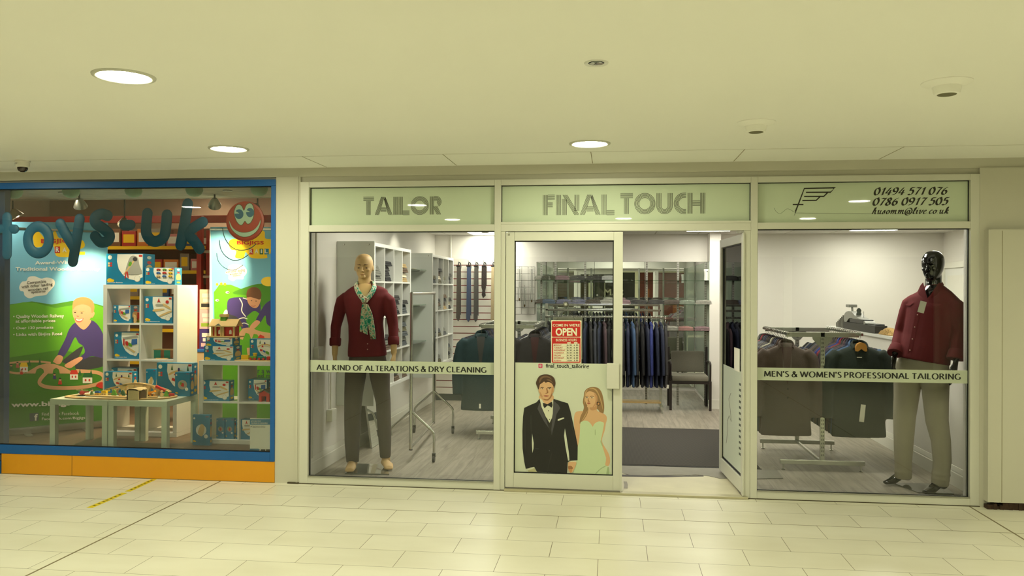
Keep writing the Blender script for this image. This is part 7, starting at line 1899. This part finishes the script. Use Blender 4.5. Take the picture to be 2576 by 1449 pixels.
lay = [
 (K['blonde'], [(800, 425), (806, 385), (830, 355), (870, 338), (915, 338), (952, 352), (980, 392), (996, 450), (1006, 520), (1004, 575), (994, 606), (965, 598), (935, 560), (850, 545), (838, 600), (810, 650), (775, 695), (755, 700), (765, 640), (800, 550), (790, 490)]),
 (K['skin'], [(838, 525), (925, 515), (935, 575), (985, 600), (1020, 620), (1034, 655), (1020, 710), (1004, 720), (990, 700), (930, 740), (890, 760), (850, 730), (780, 710), (765, 760), (757, 880), (742, 945), (725, 900), (705, 760), (700, 660), (712, 600), (745, 582), (800, 578), (835, 560)]),
 (K['blonde'], [(835, 540), (845, 560), (835, 610), (805, 660), (775, 695), (757, 705), (765, 640), (795, 580)]),
 (K['skin'], [(1004, 720), (1022, 700), (1010, 780), (985, 860), (990, 905), (1040, 990), (1062, 1045), (1064, 1105), (1045, 1138), (1018, 1128), (1016, 1090), (1024, 1050), (985, 950), (970, 880), (985, 790)]),
 (K['dress'], [(765, 702), (782, 686), (805, 677), (835, 680), (858, 695), (876, 718), (890, 738), (904, 714), (925, 696), (955, 685), (985, 690), (1003, 704), (996, 760), (982, 830), (972, 885), (985, 930), (1008, 1000), (1024, 1070), (1018, 1125), (1050, 1150), (1058, 1190), (1056, 1222), (710, 1212), (718, 1100), (735, 960), (752, 880), (760, 790)]),
 (K['fold'], [(912, 770), (918, 770), (920, 815), (912, 822)]), (K['fold'], [(940, 1185), (985, 1150), (1030, 1130), (1020, 1142), (970, 1172), (925, 1216), (915, 1216)]), (K['fold'], [(1040, 1150), (1056, 1160), (1054, 1222), (1028, 1222)]), (K['fold'], [(975, 870), (968, 892), (985, 935), (990, 930), (978, 890)]),
 (K['skin'], [(812, 425), (826, 392), (870, 378), (912, 392), (934, 425), (938, 470), (928, 505), (905, 535), (872, 546), (842, 532), (822, 500), (812, 468)]),
 (K['blonde'], [(806, 430), (815, 385), (850, 352), (905, 346), (945, 375), (965, 430), (955, 470), (940, 450), (925, 410), (890, 386), (850, 380), (826, 400), (814, 445)]),
 (K['shade'], [(905, 400), (934, 425), (938, 470), (928, 505), (905, 535), (885, 545), (912, 500), (918, 450)]), (K['hair'], [(815, 434), (828, 428), (845, 428), (845, 431), (828, 432), (817, 437)]), (K['hair'], [(862, 430), (884, 426), (905, 434), (906, 437), (884, 430), (864, 434)]), (K['strand'], [(850, 352), (890, 345), (930, 365), (958, 420), (985, 500), (992, 570), (975, 500), (950, 425), (920, 375), (885, 355)]), (K['strand'], [(808, 420), (818, 380), (840, 360), (826, 390), (816, 440), (806, 500), (798, 520), (802, 470)]), (K['strand'], [(840, 570), (822, 620), (790, 670), (775, 688), (800, 640), (828, 590)]),
 (K['shirt'], [(820, 440), (843, 437), (844, 446), (822, 448)], False), (K['shirt'], [(868, 443), (898, 440), (898, 449), (870, 450)], False), (K['hair'], ring(832, 442, 6, 5, 10), False), (K['hair'], ring(882, 445, 7, 5, 10), False),
 (K['deep'], [(845, 445), (840, 475), (846, 484), (862, 482), (850, 474)]), (K['lip'], [(834, 498), (850, 493), (868, 500), (856, 511), (840, 510)]),
 (K['hair'], [(930, 496), (936, 486), (962, 494), (964, 512), (952, 524), (936, 516)]), (K['tan'], ring(949, 506, 10, 11, 14), False), (K['shade'], [(858, 545), (905, 540), (925, 520), (930, 560), (880, 572)]),
 # man
 (K['skin'], [(356, 420), (352, 470), (380, 520), (430, 545), (482, 500), (486, 420)]),
 (K['shirt'], [(352, 458), (372, 462), (400, 500), (440, 520), (482, 472), (490, 470), (490, 600), (478, 680), (452, 700), (400, 610), (362, 520)]),
 (K['black'], [(352, 455), (320, 492), (250, 522), (196, 548), (184, 640), (178, 780), (180, 960), (196, 1090), (212, 1165), (240, 1160), (298, 1146), (312, 1170), (325, 1196), (630, 1210), (636, 1100), (655, 1084), (736, 1078), (738, 930), (712, 800), (690, 700), (664, 580), (640, 502), (560, 478), (492, 456), (486, 600), (470, 700), (455, 702), (420, 650), (372, 540)], False),
 (K['dark2'], [(420, 640), (452, 702), (476, 650), (472, 760), (462, 790), (440, 745)], False),
 (K['satin'], [(350, 500), (330, 556), (362, 620), (400, 690), (444, 752), (420, 670), (385, 580), (360, 500)], False), (K['satin'], [(490, 472), (545, 520), (560, 552), (524, 610), (500, 720), (474, 826), (470, 770), (484, 640)], False),
 (K['bg'], [(276, 806), (292, 905), (290, 960), (279, 1004), (274, 900)], False), (K['bg'], [(608, 756), (622, 830), (648, 1000), (654, 1080), (640, 1084), (632, 1040), (612, 930), (600, 830)], False),
 (K['black'], [(384, 496), (408, 502), (430, 512), (456, 496), (478, 486), (484, 520), (476, 546), (446, 528), (432, 524), (402, 552), (390, 530)], False),
 (K['dark2'], ring(442, 577, 5, 5, 8), False), (K['dark2'], ring(452, 665, 5, 5, 8), False), (K['shirt'], [(536, 666), (560, 654), (596, 646), (599, 656), (570, 668), (540, 678)]), (K['dark2'], [(262, 620), (270, 640), (272, 780), (266, 800), (258, 700)]), (K['dark2'], [(470, 1010), (480, 1010), (450, 1120), (436, 1195), (430, 1195), (446, 1110)]), (K['dark2'], [(655, 560), (672, 640), (700, 800), (694, 810), (664, 680)]), (K['dark2'], [(200, 700), (206, 700), (214, 900), (206, 980), (198, 860)]), (K['satin'], [(310, 958), (346, 962), (346, 966), (310, 962)], False), (K['satin'], ring(451, 981, 5, 8, 8), False),
 (K['shirt'], [(224, 1168), (262, 1152), (298, 1146), (302, 1160), (260, 1172), (232, 1182)], False), (K['greyhand'], [(238, 1180), (298, 1160), (326, 1196), (240, 1196)], False),
 (K['shirt'], [(663, 1084), (722, 1081), (722, 1096), (662, 1096)], False), (K['skin'], [(650, 1096), (720, 1096), (718, 1130), (706, 1160), (686, 1198), (662, 1202), (642, 1176), (640, 1130)]), (K['deep'], [(642, 1140), (672, 1136), (690, 1160), (668, 1172), (646, 1168)]), (K['tan'], [(650, 1172), (680, 1170), (676, 1200), (660, 1202)]),
 (K['skin'], [(344, 335), (352, 300), (400, 282), (450, 282), (484, 305), (494, 345), (488, 385), (478, 420), (458, 452), (430, 470), (404, 468), (378, 446), (358, 415), (346, 380)]),
 (K['skin'], [(338, 345), (346, 350), (352, 392), (344, 388)]), (K['skin'], [(494, 345), (500, 340), (494, 385), (488, 390)]),
 (K['hair'], [(316, 298), (326, 262), (346, 230), (375, 214), (410, 208), (448, 212), (482, 228), (504, 256), (513, 300), (506, 330), (496, 352), (490, 326), (470, 298), (440, 286), (412, 292), (398, 282), (372, 300), (356, 312), (348, 345), (340, 362), (326, 328)]),
 (K['brownlight'], [(352, 258), (372, 232), (410, 222), (450, 232), (478, 262), (450, 246), (415, 240), (380, 250), (358, 286), (346, 300)]), (K['brownlight'], [(420, 262), (452, 260), (478, 280), (492, 312), (474, 290), (446, 274)]), (K['shade'], [(480, 330), (492, 350), (486, 390), (476, 422), (456, 452), (430, 468), (452, 440), (468, 400), (474, 360)]), (K['shade'], [(352, 380), (372, 410), (384, 440), (366, 430), (354, 408)]), (K['hair'], [(360, 345), (376, 338), (393, 341), (393, 345), (376, 344), (362, 350)]), (K['hair'], [(430, 342), (468, 339), (472, 347), (432, 349)], False),
 (K['shirt'], [(366, 352), (392, 351), (391, 358), (368, 359)], False), (K['shirt'], [(438, 354), (466, 352), (466, 359), (440, 360)], False), (K['hair'], ring(380, 354, 6, 5, 10), False), (K['hair'], ring(454, 355, 6, 5, 10), False),
 (K['deep'], [(418, 350), (428, 352), (440, 392), (424, 402), (406, 398), (424, 392)]), (K['lip'], [(392, 425), (412, 419), (430, 421), (448, 424), (432, 434), (410, 435)]), (K['deep'], [(478, 420), (458, 452), (430, 470), (404, 468), (392, 456), (430, 460), (456, 440), (476, 400)]),
]
mb = MB(); art(mb, lay, pf, .00008)
local(mb.build('printed_couple', C_, None), t)
mb = MB()
art(mb, [(0, [(340, 103), (346, 100), (376, 100), (381, 105), (381, 138), (376, 143), (346, 143), (340, 138)], False)], pf, .0003)
art(mb, [(2, ring(360, 122, 12, 12, 18), False), (0, ring(360, 122, 8, 8, 18), False), (2, ring(360, 122, 4.5, 4.5, 14), False), (1, ring(373, 109, 2.5, 2.5, 8), False)], pf, .0003, 2)
local(mb.build('camera_icon', [C_[K['pink']], C_[K['orange']], C_[K['shirt']]], None), t)
mb = MB(); x0, z0, x1, z1 = rect(1373, 914.5, 1482, 927.5, DY); put_text(mb, 'final_touch_tailoring', lambda p, q: Vector((p, DY - .0012, q)), x0, z0, x1, z1, .018)
local(mb.build('lettering', M_TXT, None), t)

# opening-hours sign on its cord and suction cup
OY = .0035
t = thing('open_sign', 'red and white hanging sign reading OPEN with business hours, on the closed door', 'sign', W(1425, 860, OY))
SF = lambda a, b, d=0: W(1386 + a * 77, 913.5 - b * 107.5, OY - .0006 - d)
a = SF(0, 0); b = SF(1, 1)
M_SRED = mat('sign_red', (186, 30, 24), .4, var=.01); M_SWH = mat('sign_white', (224, 220, 190), .4, var=.01)
local(MB().bbox(a.x, b.x, OY, OY + .004, a.z, b.z, .001).build('board', M_SWH, None), t)
def rr(x0, y0, x1, y1, r, ry):
    return [(p[0], p[1]) for c in ((x1 - r, y1 - ry, 0), (x0 + r, y1 - ry, 90), (x0 + r, y0 + ry, 180), (x1 - r, y0 + ry, 270)) for p in arc(c[0], c[1], r, ry, c[2], c[2] + 90, 5)]
mb = MB(); art(mb, [(0, rr(.03, .615, .965, .98, .03, .022), False), (0, rr(.03, .01, .965, .60, .03, .022), False), (1, [(.07, .035), (.93, .035), (.93, .455), (.07, .455)], False), (1, rr(.53, .462, .65, .487, .02, .01), False), (1, rr(.75, .462, .87, .487, .02, .01), False)], SF, .0003)
art(mb, [(2, [(.07, .035 + .06 * i), (.93, .035 + .06 * i), (.93, .037 + .06 * i), (.07, .037 + .06 * i)], False) for i in range(1, 7)] + [(2, [(.50, .035), (.504, .035), (.504, .455), (.50, .455)], False), (2, [(.71, .035), (.714, .035), (.714, .455), (.71, .455)], False)], SF, .00005, 40)
local(mb.build('print', [M_SRED, M_SWH, mat('sign_rule', (150, 130, 96), .6)], None), t)
T2 = lambda k: (lambda p, q: SF(p, q, k))
for s, x0, y0, x1, y1, bo, m in (("COME IN WE'RE", .06, .855, .94, .92, .02, M_SWH), ('OPEN', .15, .64, .85, .825, .035, M_SWH), ('BUSINESS HOURS', .16, .51, .84, .57, .01, M_SWH)):
    mb = MB(); put_text(mb, s, T2(.002), x0, y0, x1, y1, bo); local(mb.build('lettering', m, None), t)
for i, (d, o_, c_) in enumerate((('MONDAY', '8: 30', '6: 00'), ('TUESDAY', '8: 30', '6: 00'), ('WEDNESDAY', '8: 30', '6: 00'), ('THURSDAY', '8: 30', '6: 00'), ('FRIDAY', '8: 30', '6: 00'), ('SATURDAY', '8: 30', '6: 00'), ('SUNDAY', '11:00', '3: 00'))):
    y = .405 - .06 * i
    mb = MB(); put_text(mb, d, T2(.003), .09, y, .09 + .042 * len(d), y + .033, .006); local(mb.build('day_lettering', M_SRED, None), t)
    mb = MB(); put_text(mb, o_ + '   ' + c_, T2(.003), .53, y, .89, y + .033, .015); local(mb.build('hours_lettering', M_INK, None), t)
cp = W(1423, 766, .012)
mb = MB(); k1, k2 = SF(.18, .995), SF(.80, .995); mb.tube([k1 + Vector((0, .002, 0)), cp + Vector((0, -.012, 0)), k2 + Vector((0, .002, 0))], .0012, 6); local(mb.build('cord', M_DARK, None), t)
local(MB().lathe([(.024, .008), (.022, .002), (.012, -.004), (.007, -.012), (.008, -.016), (0, -.017)], cp, 20, None, 'y').build('suction_cup', mat('suction_clear', (170, 170, 160), .2, var=0, coat=.5), None, 60), t)
# reverse of a blue notice hung inside the door, seen in the mirrors
t = thing('closed_sign', 'blue and white sign board hung inside the closed door, facing the shop', 'sign', (-.36, .062, 1.24))
MB().bbox(-.12, .12, 0, .003, -.17, .17, .001).build('board', M_CARDW, t)
mb = MB(); mb.poly([Vector((-.115, .0035, .0)), Vector((.115, .0035, .0)), Vector((.115, .0035, .165)), Vector((-.115, .0035, .165))], 0)
put_text(mb, 'CLOSED', lambda p, q: Vector((-p, .004, q)), -.09, .03, .09, .11, .02, 1); mb.build('print', [HB, M_CARDW], t)

# ---------------------------------------------------------------- shop fronts across the mall (for the mirrors and the glass)
def farshop(n, x0, x1, m, label, rows):
    w = struct('window_%d' % n, MB().bbox(x0, x0 + .08, -9.99, -9.9, 0, 2.45, .004).bbox(x1 - .08, x1, -9.99, -9.9, 0, 2.45, .004).bbox(x0 + .08, x1 - .08, -9.99, -9.9, 2.3, 2.45, .004), M_FRAME)
    MB().box(x0 + .08, x1 - .08, -9.985, -9.97, 0, 2.3).build('glass_pane', m, w)
    k = MB()
    for a, b, c, d in rows: k.box(a, b, -9.969, -9.95, c, d)
    if rows: k.build('display', mat('far_display_%d' % n, label, .6, var=.2), w)
    return w
farshop(5, .9, 3.4, mat('far_red_window', (84, 30, 20), .3, var=.3, scale=3), (120, 66, 34), [(1.2, 1.35, .2, 1.7), (2.2, 2.5, .3, 1.2)])
farshop(6, -.8, .9, M_OPP, (150, 150, 140), [(-.3, -.26, 0, 2.3)])
farshop(7, -3.4, -.8, mat('far_dark_window', (58, 50, 34), .2, var=.3, scale=2), (150, 120, 40), [(-2.5, -2.3, 1.35, 1.45)])
farshop(8, -6.2, -3.4, M_OPP, (90, 82, 62), [])
farshop(9, 3.4, 6.2, M_OPP, (90, 82, 70), [])
t = thing('far_shop_lettering', 'pale capital letters on the dark window across the mall', 'shop sign', (.05, -9.96, 1.45))
mb = MB(); put_text(mb, 'SAM', lambda p, q: Vector((-p, 0, q)), -.35, 0, .35, .24, .02); mb.build('letters', mat('far_letter_grey', (170, 168, 156), .5), t)
